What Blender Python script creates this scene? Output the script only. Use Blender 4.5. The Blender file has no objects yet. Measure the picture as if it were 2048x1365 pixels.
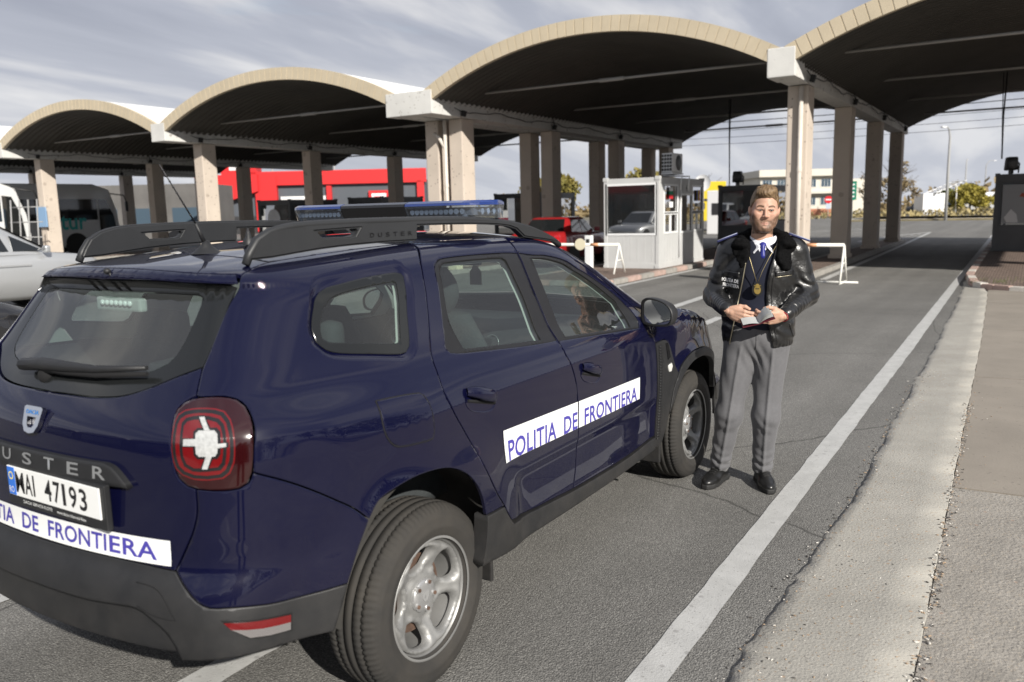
import bpy, bmesh, math, random
import numpy as np
from mathutils import Vector, Matrix
from mathutils.kdtree import KDTree
from mathutils.geometry import delaunay_2d_cdt
R=math.radians
scene=bpy.context.scene; COL=scene.collection
random.seed(7); RNG=np.random.default_rng(7)

# ------------------------------------------------------------------ camera
CAM_H=1.67
def setup_camera():
    AZ,PIT,ROL=.5596,.1557,-.0244
    cp,sp=math.cos(PIT),math.sin(PIT)
    fwd=Vector((math.cos(AZ)*cp,math.sin(AZ)*cp,-sp)); r0=Vector((math.sin(AZ),-math.cos(AZ),0)); u0=r0.cross(fwd)
    c,s=math.cos(ROL),math.sin(ROL); r=c*r0+s*u0; u=-s*r0+c*u0
    cam=bpy.data.cameras.new('camera'); o=bpy.data.objects.new('camera',cam); COL.objects.link(o)
    M=Matrix((r,u,-fwd)).transposed().to_4x4(); M.translation=(0,0,CAM_H); o.matrix_world=M
    cam.sensor_width=36; cam.lens=36*1654.43/2048; cam.clip_start=.05; cam.clip_end=3000
    cam.dof.use_dof=True; cam.dof.focus_distance=4.3; cam.dof.aperture_fstop=2.8
    scene.camera=o
setup_camera()
# ------------------------------------------------------------------ sky and sun
SUN_AZ=R(238); SUN_EL=R(28.5)      # where the sun stands
def setup_world():
    w=bpy.data.worlds.new('World'); scene.world=w; w.use_nodes=True; nt=w.node_tree; nt.nodes.clear()
    N=lambda t,**k:_node(nt,t,**k); L=nt.links.new
    out=N('ShaderNodeOutputWorld'); bg=N('ShaderNodeBackground'); bg.inputs['Strength'].default_value=.072
    sky=N('ShaderNodeTexSky'); sky.sky_type='NISHITA'; sky.sun_disc=False; sky.sun_elevation=SUN_EL; sky.sun_rotation=R(90)-SUN_AZ
    sky.air_density=1.2; sky.dust_density=1.5; sky.altitude=50
    tc=N('ShaderNodeTexCoord'); sep=N('ShaderNodeSeparateXYZ'); L(tc.outputs['Generated'],sep.inputs[0])
    # flat cloud deck: project the view direction onto a plane high above
    mz=N('ShaderNodeMath',operation='MAXIMUM'); L(sep.outputs['Z'],mz.inputs[0]); mz.inputs[1].default_value=0
    mad=N('ShaderNodeMath',operation='ADD'); L(mz.outputs[0],mad.inputs[0]); mad.inputs[1].default_value=.16
    dx=N('ShaderNodeMath',operation='DIVIDE'); L(sep.outputs['X'],dx.inputs[0]); L(mad.outputs[0],dx.inputs[1])
    dy=N('ShaderNodeMath',operation='DIVIDE'); L(sep.outputs['Y'],dy.inputs[0]); L(mad.outputs[0],dy.inputs[1])
    cmb=N('ShaderNodeCombineXYZ'); L(dx.outputs[0],cmb.inputs[0]); L(dy.outputs[0],cmb.inputs[1])
    n1=N('ShaderNodeTexNoise'); n1.inputs['Scale'].default_value=1.05; n1.inputs['Detail'].default_value=6; n1.inputs['Roughness'].default_value=.52; n1.inputs['Distortion'].default_value=.35
    mp=N('ShaderNodeMapping'); mp.inputs['Scale'].default_value=(.8,1.25,1); mp.inputs['Rotation'].default_value=(0,0,.6); mp.inputs['Location'].default_value=(2.3,.7,0); L(cmb.outputs[0],mp.inputs[0]); L(mp.outputs[0],n1.inputs['Vector'])
    cov=N('ShaderNodeValToRGB'); cov.color_ramp.elements[0].position=.12; cov.color_ramp.elements[1].position=.30; L(n1.outputs['Fac'],cov.inputs[0])
    n2=N('ShaderNodeTexNoise'); n2.inputs['Scale'].default_value=1.5; n2.inputs['Detail'].default_value=7; n2.inputs['Roughness'].default_value=.5; n2.inputs['Distortion'].default_value=.3
    mp2=N('ShaderNodeMapping'); mp2.inputs['Scale'].default_value=(.45,1.5,1); mp2.inputs['Rotation'].default_value=(0,0,.75); mp2.inputs['Location'].default_value=(5.1,3.3,0); L(cmb.outputs[0],mp2.inputs[0]); L(mp2.outputs[0],n2.inputs['Vector'])
    shade=N('ShaderNodeValToRGB'); e=shade.color_ramp.elements; e[0].position=.33; e[0].color=(2.5,2.75,3.5,1); e[1].position=.68; e[1].color=(8.0,7.9,7.8,1)
    m=e.new(.49); m.color=(3.7,3.95,4.7,1)
    L(n2.outputs['Fac'],shade.inputs[0])
    mix=N('ShaderNodeMix',data_type='RGBA'); L(cov.outputs['Color'],mix.inputs['Factor']); L(sky.outputs[0],mix.inputs['A']); L(shade.outputs['Color'],mix.inputs['B'])
    # brighter, greyer veil low over the horizon
    hz=N('ShaderNodeMapRange'); hz.inputs['From Min'].default_value=0; hz.inputs['From Max'].default_value=.30; hz.inputs['To Min'].default_value=.75; hz.inputs['To Max'].default_value=0; L(sep.outputs['Z'],hz.inputs['Value'])
    mix2=N('ShaderNodeMix',data_type='RGBA'); L(hz.outputs[0],mix2.inputs['Factor']); L(mix.outputs['Result'],mix2.inputs['A']); mix2.inputs['B'].default_value=(5.7,5.9,6.4,1)
    L(mix2.outputs['Result'],bg.inputs['Color']); L(bg.outputs[0],out.inputs[0])
def _node(nt,t,**k):
    n=nt.nodes.new(t)
    for a,b in k.items(): setattr(n,a,b)
    return n
setup_world()
def setup_sun():
    l=bpy.data.lights.new('sun','SUN'); l.energy=4.2; l.angle=R(.6); l.color=(1,.95,.87)
    o=bpy.data.objects.new('sun',l); COL.objects.link(o); o.location=(-20,-30,40)
    d=Vector((math.cos(SUN_AZ)*math.cos(SUN_EL),math.sin(SUN_AZ)*math.cos(SUN_EL),math.sin(SUN_EL)))
    o.rotation_euler=d.to_track_quat('Z','Y').to_euler()
setup_sun()
vs=scene.view_settings; vs.view_transform='Standard'; vs.look='None'; vs.exposure=.65; vs.gamma=1.0
scene.cycles.max_bounces=8; scene.cycles.transparent_max_bounces=16
# ------------------------------------------------------------------ materials
MATS={}
def mat(name,color=(.5,.5,.5),rough=.5,metal=0.,coat=0.,coat_rough=.03,spec=.5,var=0.,vscale=8.,bump=0.,bscale=60.,emit=None,col2=None,speck=None,sheen=0.,transmission=0.,bdetail=4.,vdetail=5.,rvar=0.):
    """procedural surface: base colour with noise variation, optional specks, noise bump"""
    m=bpy.data.materials.new(name); m.use_nodes=True; nt=m.node_tree; b=nt.nodes['Principled BSDF']; L=nt.links.new
    N=lambda t,**k:_node(nt,t,**k)
    b.inputs['Base Color'].default_value=(*color,1); b.inputs['Roughness'].default_value=rough; b.inputs['Metallic'].default_value=metal
    b.inputs['Coat Weight'].default_value=coat; b.inputs['Coat Roughness'].default_value=coat_rough; b.inputs['Specular IOR Level'].default_value=spec
    if sheen: b.inputs['Sheen Weight'].default_value=sheen; b.inputs['Sheen Roughness'].default_value=.4
    if transmission: b.inputs['Transmission Weight'].default_value=transmission
    tc=N('ShaderNodeTexCoord'); vec=tc.outputs['Object']
    if var or col2:
        n=N('ShaderNodeTexNoise'); n.inputs['Scale'].default_value=vscale; n.inputs['Detail'].default_value=vdetail; n.inputs['Roughness'].default_value=.6; L(vec,n.inputs['Vector'])
        rp=N('ShaderNodeValToRGB'); rp.color_ramp.elements[0].position=.3; rp.color_ramp.elements[1].position=.7
        c2=col2 or tuple(min(1,c*(1+var)) for c in color); c1=color if col2 else tuple(c*(1-var) for c in color)
        rp.color_ramp.elements[0].color=(*c1,1); rp.color_ramp.elements[1].color=(*c2,1); L(n.outputs['Fac'],rp.inputs[0]); src=rp.outputs['Color']
        if speck:
            for (sc,th,cc,am) in speck:
                v=N('ShaderNodeTexVoronoi'); v.inputs['Scale'].default_value=sc; L(vec,v.inputs['Vector'])
                wn=N('ShaderNodeSeparateColor'); L(v.outputs['Color'],wn.inputs[0])
                gt=N('ShaderNodeMath',operation='GREATER_THAN'); L(wn.outputs[0],gt.inputs[0]); gt.inputs[1].default_value=1-th
                lt=N('ShaderNodeMapRange'); lt.inputs['From Min'].default_value=.30; lt.inputs['From Max'].default_value=.42; lt.inputs['To Min'].default_value=am; lt.inputs['To Max'].default_value=0; L(v.outputs['Distance'],lt.inputs['Value'])
                mu=N('ShaderNodeMath',operation='MULTIPLY'); L(gt.outputs[0],mu.inputs[0]); L(lt.outputs[0],mu.inputs[1])
                mx=N('ShaderNodeMix',data_type='RGBA'); L(mu.outputs[0],mx.inputs['Factor']); L(src,mx.inputs['A']); mx.inputs['B'].default_value=(*cc,1); src=mx.outputs['Result']
        L(src,b.inputs['Base Color'])
        if rvar:
            mr=N('ShaderNodeMapRange'); mr.inputs['To Min'].default_value=rough-rvar; mr.inputs['To Max'].default_value=rough+rvar; L(n.outputs['Fac'],mr.inputs['Value']); L(mr.outputs[0],b.inputs['Roughness'])
    if bump:
        n=N('ShaderNodeTexNoise'); n.inputs['Scale'].default_value=bscale; n.inputs['Detail'].default_value=bdetail; L(vec,n.inputs['Vector'])
        bp=N('ShaderNodeBump'); bp.inputs['Strength'].default_value=1; bp.inputs['Distance'].default_value=bump; L(n.outputs['Fac'],bp.inputs['Height']); L(bp.outputs[0],b.inputs['Normal'])
    if emit: b.inputs['Emission Color'].default_value=(*emit[:3],1); b.inputs['Emission Strength'].default_value=emit[3]
    MATS[name]=m; return m
def add_dust(m,z0,z1,amt,col=(.15,.128,.10),scale=7.):
    """road dust: patchy film that thickens towards the sills and arches"""
    nt=m.node_tree; L=nt.links.new; b=nt.nodes['Principled BSDF']; N=lambda t,**k:_node(nt,t,**k)
    tc=N('ShaderNodeTexCoord'); sp=N('ShaderNodeSeparateXYZ'); L(tc.outputs['Object'],sp.inputs[0])
    mr=N('ShaderNodeMapRange'); mr.inputs['From Min'].default_value=z1; mr.inputs['From Max'].default_value=z0; mr.inputs['To Min'].default_value=.06; mr.inputs['To Max'].default_value=1; L(sp.outputs['Z'],mr.inputs['Value'])
    n=N('ShaderNodeTexNoise'); n.inputs['Scale'].default_value=scale; n.inputs['Detail'].default_value=9; n.inputs['Roughness'].default_value=.65; L(tc.outputs['Object'],n.inputs['Vector'])
    nr=N('ShaderNodeMapRange'); nr.inputs['From Min'].default_value=.35; nr.inputs['From Max'].default_value=.75; nr.inputs['To Max'].default_value=amt; L(n.outputs['Fac'],nr.inputs['Value'])
    mu=N('ShaderNodeMath',operation='MULTIPLY'); L(mr.outputs[0],mu.inputs[0]); L(nr.outputs[0],mu.inputs[1])
    mx=N('ShaderNodeMix',data_type='RGBA'); L(mu.outputs[0],mx.inputs['Factor'])
    s=b.inputs['Base Color']
    if s.links: L(s.links[0].from_socket,mx.inputs['A'])
    else: mx.inputs['A'].default_value=s.default_value
    mx.inputs['B'].default_value=(*col,1); L(mx.outputs['Result'],s)
    if b.inputs['Coat Weight'].default_value>.5:
        cr=N('ShaderNodeMath',operation='MULTIPLY_ADD'); L(mu.outputs[0],cr.inputs[0]); cr.inputs[1].default_value=.5; cr.inputs[2].default_value=b.inputs['Coat Roughness'].default_value; L(cr.outputs[0],b.inputs['Coat Roughness'])
def glass_mat(name,tint=(.62,.70,.68),refl=1.0,rough=0.,dirt=.04):
    m=bpy.data.materials.new(name); m.use_nodes=True; nt=m.node_tree; nt.nodes.clear(); N=lambda t,**k:_node(nt,t,**k); L=nt.links.new
    o=N('ShaderNodeOutputMaterial'); t=N('ShaderNodeBsdfTransparent'); t.inputs[0].default_value=(*tint,1)
    g=N('ShaderNodeBsdfGlossy'); g.inputs['Roughness'].default_value=rough; d=N('ShaderNodeBsdfDiffuse'); d.inputs[0].default_value=(.35,.36,.36,1)
    f=N('ShaderNodeFresnel'); f.inputs[0].default_value=1.52
    # a pane seen at a slant from inside must not turn into a total mirror: use the facing side's angle
    geo=N('ShaderNodeNewGeometry'); lw=N('ShaderNodeLayerWeight'); lw.inputs['Blend'].default_value=.5
    pw=N('ShaderNodeMath',operation='POWER'); L(lw.outputs['Facing'],pw.inputs[0]); pw.inputs[1].default_value=4.
    ma=N('ShaderNodeMath',operation='MULTIPLY_ADD'); L(pw.outputs[0],ma.inputs[0]); ma.inputs[1].default_value=.8*refl; ma.inputs[2].default_value=.075*refl
    md=N('ShaderNodeMixShader'); md.inputs[0].default_value=dirt; L(t.outputs[0],md.inputs[1]); L(d.outputs[0],md.inputs[2])
    mx=N('ShaderNodeMixShader'); L(ma.outputs[0],mx.inputs[0]); L(md.outputs[0],mx.inputs[1]); L(g.outputs[0],mx.inputs[2]); L(mx.outputs[0],o.inputs[0])
    MATS[name]=m; return m
# ------------------------------------------------------------------ object helpers
def link(name,me,m,parent=None,smooth=False):
    o=bpy.data.objects.new(name,me); COL.objects.link(o)
    if m is not None:
        for x in (m if isinstance(m,(list,tuple)) else [m]): me.materials.append(x)
    if parent is not None: o.parent=parent
    if smooth: me.polygons.foreach_set('use_smooth',[True]*len(me.polygons))
    return o
def tag(o,label,cat,group=None):
    o['label']=label; o['category']=cat
    if group: o['group']=group
    return o
def struct(o,kind='structure'): o['kind']=kind; return o
def empty(name,loc=(0,0,0),rz=0.):
    o=bpy.data.objects.new(name,None); COL.objects.link(o); o.location=loc; o.rotation_euler=(0,0,rz); o.empty_display_size=.2; return o
class MB:
    """collects simple solids, then links them as one mesh object"""
    def __init__(s): s.bm=bmesh.new()
    def _tf(s,vs,M):
        for v in vs: v.co=M@v.co
    def box(s,c,d,rz=0.,bev=0.,rot=None,mi=0,taper=None):
        vs=bmesh.ops.create_cube(s.bm,size=1)['verts']
        for v in vs:
            if taper and v.co.z>0: v.co.x*=taper[0]; v.co.y*=taper[1]
        M=Matrix.Translation(c)@(rot if rot is not None else Matrix.Rotation(rz,4,'Z'))@Matrix.Diagonal((*d,1))
        s._tf(vs,M); fs=list({f for v in vs for f in v.link_faces})
        for f in fs: f.material_index=mi
        if bev: bmesh.ops.bevel(s.bm,geom=list({e for v in vs for e in v.link_edges}),offset=bev,segments=2,affect='EDGES',profile=.6)
        return s
    def cyl(s,a,b,r,r2=None,n=16,cap=True,mi=0):
        a=Vector(a);b=Vector(b);d=b-a; r2=r if r2 is None else r2
        vs=bmesh.ops.create_cone(s.bm,cap_ends=cap,segments=n,radius1=r,radius2=r2,depth=d.length)['verts']
        M=Matrix.Translation((a+b)/2)@d.to_track_quat('Z','Y').to_matrix().to_4x4(); s._tf(vs,M)
        for f in {f for v in vs for f in v.link_faces}: f.material_index=mi
        return s
    def tube(s,pts,r,n=8,mi=0,cap=True):
        pts=[Vector(p) for p in pts]; rs=r if isinstance(r,(list,tuple)) else [r]*len(pts); rings=[]; up=None
        for i,p in enumerate(pts):
            t=((pts[min(i+1,len(pts)-1)]-pts[max(i-1,0)])).normalized()
            if up is None: up=Vector((0,0,1)) if abs(t.z)<.9 else Vector((1,0,0))
            x=up.cross(t).normalized(); y=t.cross(x).normalized(); up=y
            rings.append([s.bm.verts.new(p+x*math.cos(2*math.pi*k/n)*rs[i]+y*math.sin(2*math.pi*k/n)*rs[i]) for k in range(n)])
        for A,B in zip(rings[:-1],rings[1:]):
            for k in range(n): f=s.bm.faces.new((A[k],A[(k+1)%n],B[(k+1)%n],B[k])); f.material_index=mi; f.smooth=True
        if cap: s.bm.faces.new(rings[0][::-1]).material_index=mi; s.bm.faces.new(rings[-1]).material_index=mi
        return s
    def prism(s,poly,axis,a,b,holes=(),mi=0,bev=0.):
        """2-D outline extruded along an axis ('x','y','z') from a to b"""
        put={'x':lambda p,t:(t,p[0],p[1]),'y':lambda p,t:(p[0],t,p[1]),'z':lambda p,t:(p[0],p[1],t)}[axis]
        if holes:
            vs,es,_=loops_2d([poly]+list(holes)); T=cdt(vs,es,[poly],holes)
            for t,flip in ((a,True),(b,False)):
                V=[s.bm.verts.new(put(p,t)) for p in T[0]]
                for f in T[1]:
                    q=[V[i] for i in (f[::-1] if flip else f)]
                    try: s.bm.faces.new(q).material_index=mi
                    except ValueError: pass
            for lp in [poly]+list(holes):
                A=[s.bm.verts.new(put(p,a)) for p in lp]; B=[s.bm.verts.new(put(p,b)) for p in lp]; n=len(lp)
                for k in range(n): s.bm.faces.new((A[k],A[(k+1)%n],B[(k+1)%n],B[k])).material_index=mi
            return s
        A=[s.bm.verts.new(put(p,a)) for p in poly]; B=[s.bm.verts.new(put(p,b)) for p in poly]; n=len(poly)
        fs=[s.bm.faces.new(A[::-1]),s.bm.faces.new(B)]
        for k in range(n): fs.append(s.bm.faces.new((A[k],A[(k+1)%n],B[(k+1)%n],B[k])))
        for f in fs: f.material_index=mi
        if bev: bmesh.ops.bevel(s.bm,geom=list(fs[0].edges)+list(fs[1].edges),offset=bev,segments=2,affect='EDGES')
        return s
    def lathe(s,prof,M=None,n=32,mi=0):
        """profile of (radius, height) turned about local z"""
        M=M or Matrix(); rings=[[s.bm.verts.new(M@Vector((r*math.cos(2*math.pi*k/n),r*math.sin(2*math.pi*k/n),h))) for k in range(n)] for r,h in prof]
        for A,B in zip(rings[:-1],rings[1:]):
            for k in range(n):
                f=s.bm.faces.new((A[k],A[(k+1)%n],B[(k+1)%n],B[k])); f.smooth=True; f.material_index=mi
        return s
    def sphere(s,c,r,sc=(1,1,1),u=20,v=12,rot=None,mi=0):
        vs=bmesh.ops.create_uvsphere(s.bm,u_segments=u,v_segments=v,radius=r)['verts']
        M=Matrix.Translation(c)@(rot or Matrix())@Matrix.Diagonal((*sc,1)); s._tf(vs,M)
        for f in {f for q in vs for f in q.link_faces}: f.smooth=True; f.material_index=mi
        return s
    def quad(s,pts,mi=0):
        f=s.bm.faces.new([s.bm.verts.new(p) for p in pts]); f.material_index=mi; return s
    def grid(s,P,mi=0,closed_u=False,smooth=True):
        V=[[s.bm.verts.new(p) for p in row] for row in P]; n=len(V[0])
        for A,B in zip(V[:-1],V[1:]):
            for k in range(n if closed_u else n-1):
                f=s.bm.faces.new((A[k],A[(k+1)%n],B[(k+1)%n],B[k])); f.smooth=smooth; f.material_index=mi
        return s
    def build(s,name,m,parent=None,smooth=False,fix=True):
        me=bpy.data.meshes.new(name)
        if fix: bmesh.ops.recalc_face_normals(s.bm,faces=s.bm.faces)
        s.bm.to_mesh(me); s.bm.free(); return link(name,me,m,parent,smooth)
def copy_tree(o,parent=None):
    c=o.copy(); COL.objects.link(c)
    if parent is not None: c.parent=parent
    for ch in list(o.children): copy_tree(ch,c)
    return c
# ---- planar helpers
def loops_2d(loops):
    vs=[];es=[]
    for lp in loops:
        b=len(vs); vs+= [tuple(p) for p in lp]; es+=[(b+i,b+(i+1)%len(lp)) for i in range(len(lp))]
    return vs,es,None
def inside(P,poly):
    P=np.asarray(P,float); x,y=P[:,0],P[:,1]; c=np.zeros(len(P),bool); q=np.asarray(poly,float); j=len(q)-1
    for i in range(len(q)):
        xi,yi=q[i];xj,yj=q[j]
        if yi!=yj:
            c^=((yi>y)!=(yj>y))&(x<(xj-xi)*(y-yi)/(yj-yi)+xi)
        j=i
    return c
def cdt(vs,es,outer,holes=(),eps=1e-6):
    r=delaunay_2d_cdt([Vector(v) for v in vs],es,[],0,eps)
    V=np.array([tuple(v) for v in r[0]]); T=[tuple(f) for f in r[2]]
    Cn=np.array([V[list(f)].mean(0) for f in T]); k=np.zeros(len(T),bool)
    for o in outer: k|=inside(Cn,o)
    for h in holes: k&=~inside(Cn,h)
    T=[f for f,a in zip(T,k) if a]
    out=[]
    for f in T:
        A=V[f[1]]-V[f[0]];B=V[f[2]]-V[f[0]]
        cr=A[0]*B[1]-A[1]*B[0]
        if abs(cr)<1e-12: continue
        out.append(f if cr>0 else f[::-1])
    return V,out
def text_mesh(txt,size=1.,spacing=1.,ext=0.,bold=0.,res=3):
    cu=bpy.data.curves.new('t','FONT'); cu.body=txt; cu.size=size; cu.space_character=spacing; cu.extrude=ext; cu.offset=bold; cu.resolution_u=res; cu.align_x='LEFT'
    o=bpy.data.objects.new('t',cu); COL.objects.link(o); bpy.context.view_layer.update()
    dg=bpy.context.evaluated_depsgraph_get(); me=bpy.data.meshes.new_from_object(o.evaluated_get(dg)); bpy.data.objects.remove(o); bpy.data.curves.remove(cu)
    return me
def text_on(name,txt,M,width,height,m,parent=None,spacing=1.,bold=0.,fn=None,ext=0.):
    """lettering fitted into width x height, placed by matrix M (or by fn mapping flat coordinates to 3-D points)"""
    me=text_mesh(txt,1.,spacing,ext,bold); n=len(me.vertices); co=np.empty(n*3); me.vertices.foreach_get('co',co); co=co.reshape(-1,3)
    lo,hi=co[:,:2].min(0),co[:,:2].max(0); co[:,0]=(co[:,0]-lo[0])/(hi[0]-lo[0])*width; co[:,1]=(co[:,1]-lo[1])/(hi[1]-lo[1])*height
    if fn is not None: co=fn(co)
    me.vertices.foreach_set('co',co.ravel())
    if fn is None: me.transform(M)
    me.update(); return link(name,me,m,parent)
def sstep(a,b,x):
    t=np.clip((x-a)/(b-a),0,1); return t*t*(3-2*t)
# ================================================================== shape of the car body
# ---- car surface: implicit function in car space (x forward from rear axle, y left, z up) ----
def tab(x,xs,ys):
    """smooth interpolation (monotone-ish cubic) of a table"""
    xs=np.asarray(xs,float);ys=np.asarray(ys,float)
    d=np.diff(ys)/np.diff(xs); m=np.zeros(len(xs)); m[1:-1]=(d[:-1]+d[1:])/2
    same=(d[:-1]*d[1:])>0; m[1:-1]=np.where(same,m[1:-1],0); m[0]=d[0];m[-1]=d[-1]
    x=np.clip(x,xs[0],xs[-1]); i=np.clip(np.searchsorted(xs,x)-1,0,len(xs)-2)
    h=xs[i+1]-xs[i]; t=(x-xs[i])/h; t2=t*t;t3=t2*t
    return ys[i]*(2*t3-3*t2+1)+h*m[i]*(t3-2*t2+t)+ys[i+1]*(3*t2-2*t3)+h*m[i+1]*(t3-t2)
def sst(a,b,x):
    t=np.clip((x-a)/(b-a),0,1); return t*t*(3-2*t)
def smax(a,b,k):
    h=np.clip(.5+.5*(a-b)/k,0,1); return b+(a-b)*h+k*h*(1-h)
def smin(a,b,k): return -smax(-a,-b,k)
XRZ=([.24,.30,.38,.45,.55,.62,.66,.70,.80,.90,1.0,1.08,1.17,1.25,1.30,1.38,1.43,1.446,1.456,1.474,1.495,1.6],
     [-.70,-.78,-.86,-.90,-.905,-.895,-.88,-.858,-.848,-.84,-.83,-.812,-.76,-.685,-.645,-.585,-.547,-.532,-.53,-.563,-.572,-.565])
def xrear(y,z):
    ay=np.abs(y)
    return tab(z,*XRZ)+.115*(ay/.8)**2.2
YSZ=([.22,.30,.40,.50,.65,.80,.92,1.02,1.10,1.2],[.80,.845,.872,.884,.892,.896,.892,.882,.862,.82])
def yside(x,z):
    y=tab(z,*YSZ)
    y=y-.05*sst(-.25,-.95,x)-.07*sst(2.75,3.5,x)
    zz=np.clip(z,.2,1.2)
    r=np.hypot(x,zz-.335); y=y+.042*sst(.66,.43,r)*sst(1.1,.75,zz)
    r=np.hypot(x-2.673,zz-.335); y=y+.038*sst(.62,.44,r)*sst(1.1,.75,zz)
    # haunch over the rear wheel, lower door scallop
    y=y+.016*sst(.35,.0,np.abs(x+.05))*sst(.80,.95,zz)*sst(1.12,1.0,zz)
    y=y-.014*sst(.0,.09,x-.48)*sst(2.05,1.9,x)*sst(.66,.60,zz)*sst(.36,.44,zz)
    return y
def ytumble(x,z):
    return tab(z,[1.0,1.08,1.2,1.35,1.5,1.6],[.880,.852,.800,.735,.672,.632])-.075*sst(-.0,-.55,x)-.03*sst(1.3,2.3,x)
def zroof(x,y):
    zc=tab(x,[-.70,-.5,-.25,.2,.7,1.1,1.45,1.6],[1.500,1.525,1.548,1.578,1.590,1.585,1.556,1.53])
    return zc-.034*(np.abs(y)/.56)**2.4
def zwind(x,y):   # windscreen
    return 1.562-(x-1.42)*.505-.05*(np.abs(y)/.65)**2
def zhood(x,y):
    return tab(x,[1.5,2.0,2.4,2.8,3.2,3.45],[1.14,1.125,1.10,1.03,.89,.78])-.035*sst(.2,.75,np.abs(y))+.028*sst(.60,.72,np.abs(y))
def F(x,y,z):
    ay=np.abs(y)
    side=ay-yside(x,z)
    rear=xrear(y,z)-x
    front=x-(3.42-.30*(ay/.85)**2.5-.10*np.clip((z-.75)/.3,0,1)**2)
    kr=.20+.14*sst(1.2,.9,z)
    low=smax(smax(side,rear*.98,kr),front,.30)
    top=np.where(x>1.9,z-zhood(x,y),z-(1.13+.0*x)); 
    top=z-(1.13*sst(2.05,1.75,x)+zhood(x,y)*sst(1.75,2.05,x))
    low=smax(low,top,.09)
    gs=(ay-ytumble(x,z))*.93
    gr=rear*.88
    gh=smax(gs,gr,.16)
    rf=smax(z-zroof(x,y),(z-zwind(x,y))*.88,.10)
    gh=smax(gh,rf,.032+.053*sst(-.60,-.47,x))
    return smin(low,gh,.055)
# ---- chart (u,v) -> ray
XC,YO,RC,RE=-.25,.35,.45,.20
XF=2.90
def zc(x):
    return np.where(x<1.42,1.56,np.maximum(1.57-(x-1.42)*.505,1.06))-.17
def chart_dir(u,v):
    """origin and direction on the right side (y<0)"""
    u=np.asarray(u,float);v=np.asarray(v,float)
    ph=np.clip((XC-u)/RC,0,np.pi/2); phf=np.clip((u-XF)/RC,0,np.pi/2)
    ox=np.clip(u,XC,XF); oy=-YO+np.clip(XC-RC*np.pi/2-u,0,YO)+np.clip(u-(XF+RC*np.pi/2),0,YO)
    dx=-np.sin(ph)+np.sin(phf); dy=-np.cos(ph)*np.cos(phf)
    z0=zc(ox); el=np.clip((v-z0)/RE,0,np.pi/2)
    oz=np.minimum(v,z0)
    return ox,oy,oz,dx*np.cos(el),dy*np.cos(el),np.sin(el)
def surf(u,v,off=0.):
    ox,oy,oz,dx,dy,dz=chart_dir(u,v)
    lo=np.zeros_like(ox);hi=np.full_like(ox,1.3)
    # scan for the first crossing, then bisect
    ts=np.linspace(0.05,1.3,30); hit=np.full(ox.shape,1.3); done=np.zeros(ox.shape,bool)
    for a,b in zip(ts[:-1],ts[1:]):
        val=F(ox+dx*b,oy+dy*b,oz+dz*b)>0
        new=val&~done; lo=np.where(new,a,lo);hi=np.where(new,b,hi);done|=val
    for _ in range(21):
        m=(lo+hi)/2; s=F(ox+dx*m,oy+dy*m,oz+dz*m)>0
        hi=np.where(s,m,hi);lo=np.where(s,lo,m)
    t=(lo+hi)/2
    P=np.stack([ox+dx*t,oy+dy*t,oz+dz*t],-1)
    return P
def normal(P,e=.004):
    x,y,z=P[...,0],P[...,1],P[...,2]
    n=np.stack([F(x+e,y,z)-F(x-e,y,z),F(x,y+e,z)-F(x,y-e,z),F(x,y,z+e)-F(x,y,z-e)],-1)
    return n/np.linalg.norm(n,axis=-1,keepdims=True)
def inv_chart(P):
    x,y,z=P[...,0],P[...,1],P[...,2]
    ph=np.where(x<XC,np.arctan2(XC-x,np.maximum(-YO-y,1e-9)),0)
    u=np.where(x>=XC,x,np.where(y<-YO,XC-RC*ph,XC-RC*np.pi/2-(y+YO)))
    phf=np.where(x>XF,np.arctan2(x-XF,np.maximum(-YO-y,1e-9)),0)
    u=np.where(x>XF,np.where(y<-YO,XF+RC*phf,XF+RC*np.pi/2+(y+YO)),u)
    ox=np.clip(u,XC,XF);oy=-YO+np.clip(XC-RC*np.pi/2-u,0,YO)+np.clip(u-(XF+RC*np.pi/2),0,YO)
    z0=zc(ox); hd=np.hypot(x-ox,y-oy)
    v=np.where(z<z0,z,z0+RE*np.arctan2(z-z0,hd))
    return u,v
XR=lambda z: xrear(0.,z)
# ================================================================== ground, kerbs and markings
def rough_strip(pts_l,pts_r,z,rnd,step=.05,mb=None):
    """flat strip between two ragged edges given as (x,y) polylines"""
    def res(p,k):
        out=[]; 
        for (x0,y0),(x1,y1) in zip(p[:-1],p[1:]):
            n=max(1,int(math.hypot(x1-x0,y1-y0)/step))
            out+=[(x0+(x1-x0)*i/n,y0+(y1-y0)*i/n) for i in range(n)]
        return out+[p[-1]]
    A=res(pts_l,0);B=res(pts_r,1); n=min(len(A),len(B),900)
    A=[A[int(i*(len(A)-1)/(n-1))] for i in range(n)];B=[B[int(i*(len(B)-1)/(n-1))] for i in range(n)]
    ra=np.convolve(RNG.normal(0,rnd,n+6),[.25,.5,.25],'same')[:n]; rb=np.convolve(RNG.normal(0,rnd,n+6),[.25,.5,.25],'same')[:n]
    mb=mb or MB(); mb.grid([[(a[0],a[1]+e,z) for a,e in zip(A,ra)],[(b[0],b[1]+e,z) for b,e in zip(B,rb)]],smooth=False); return mb
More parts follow.
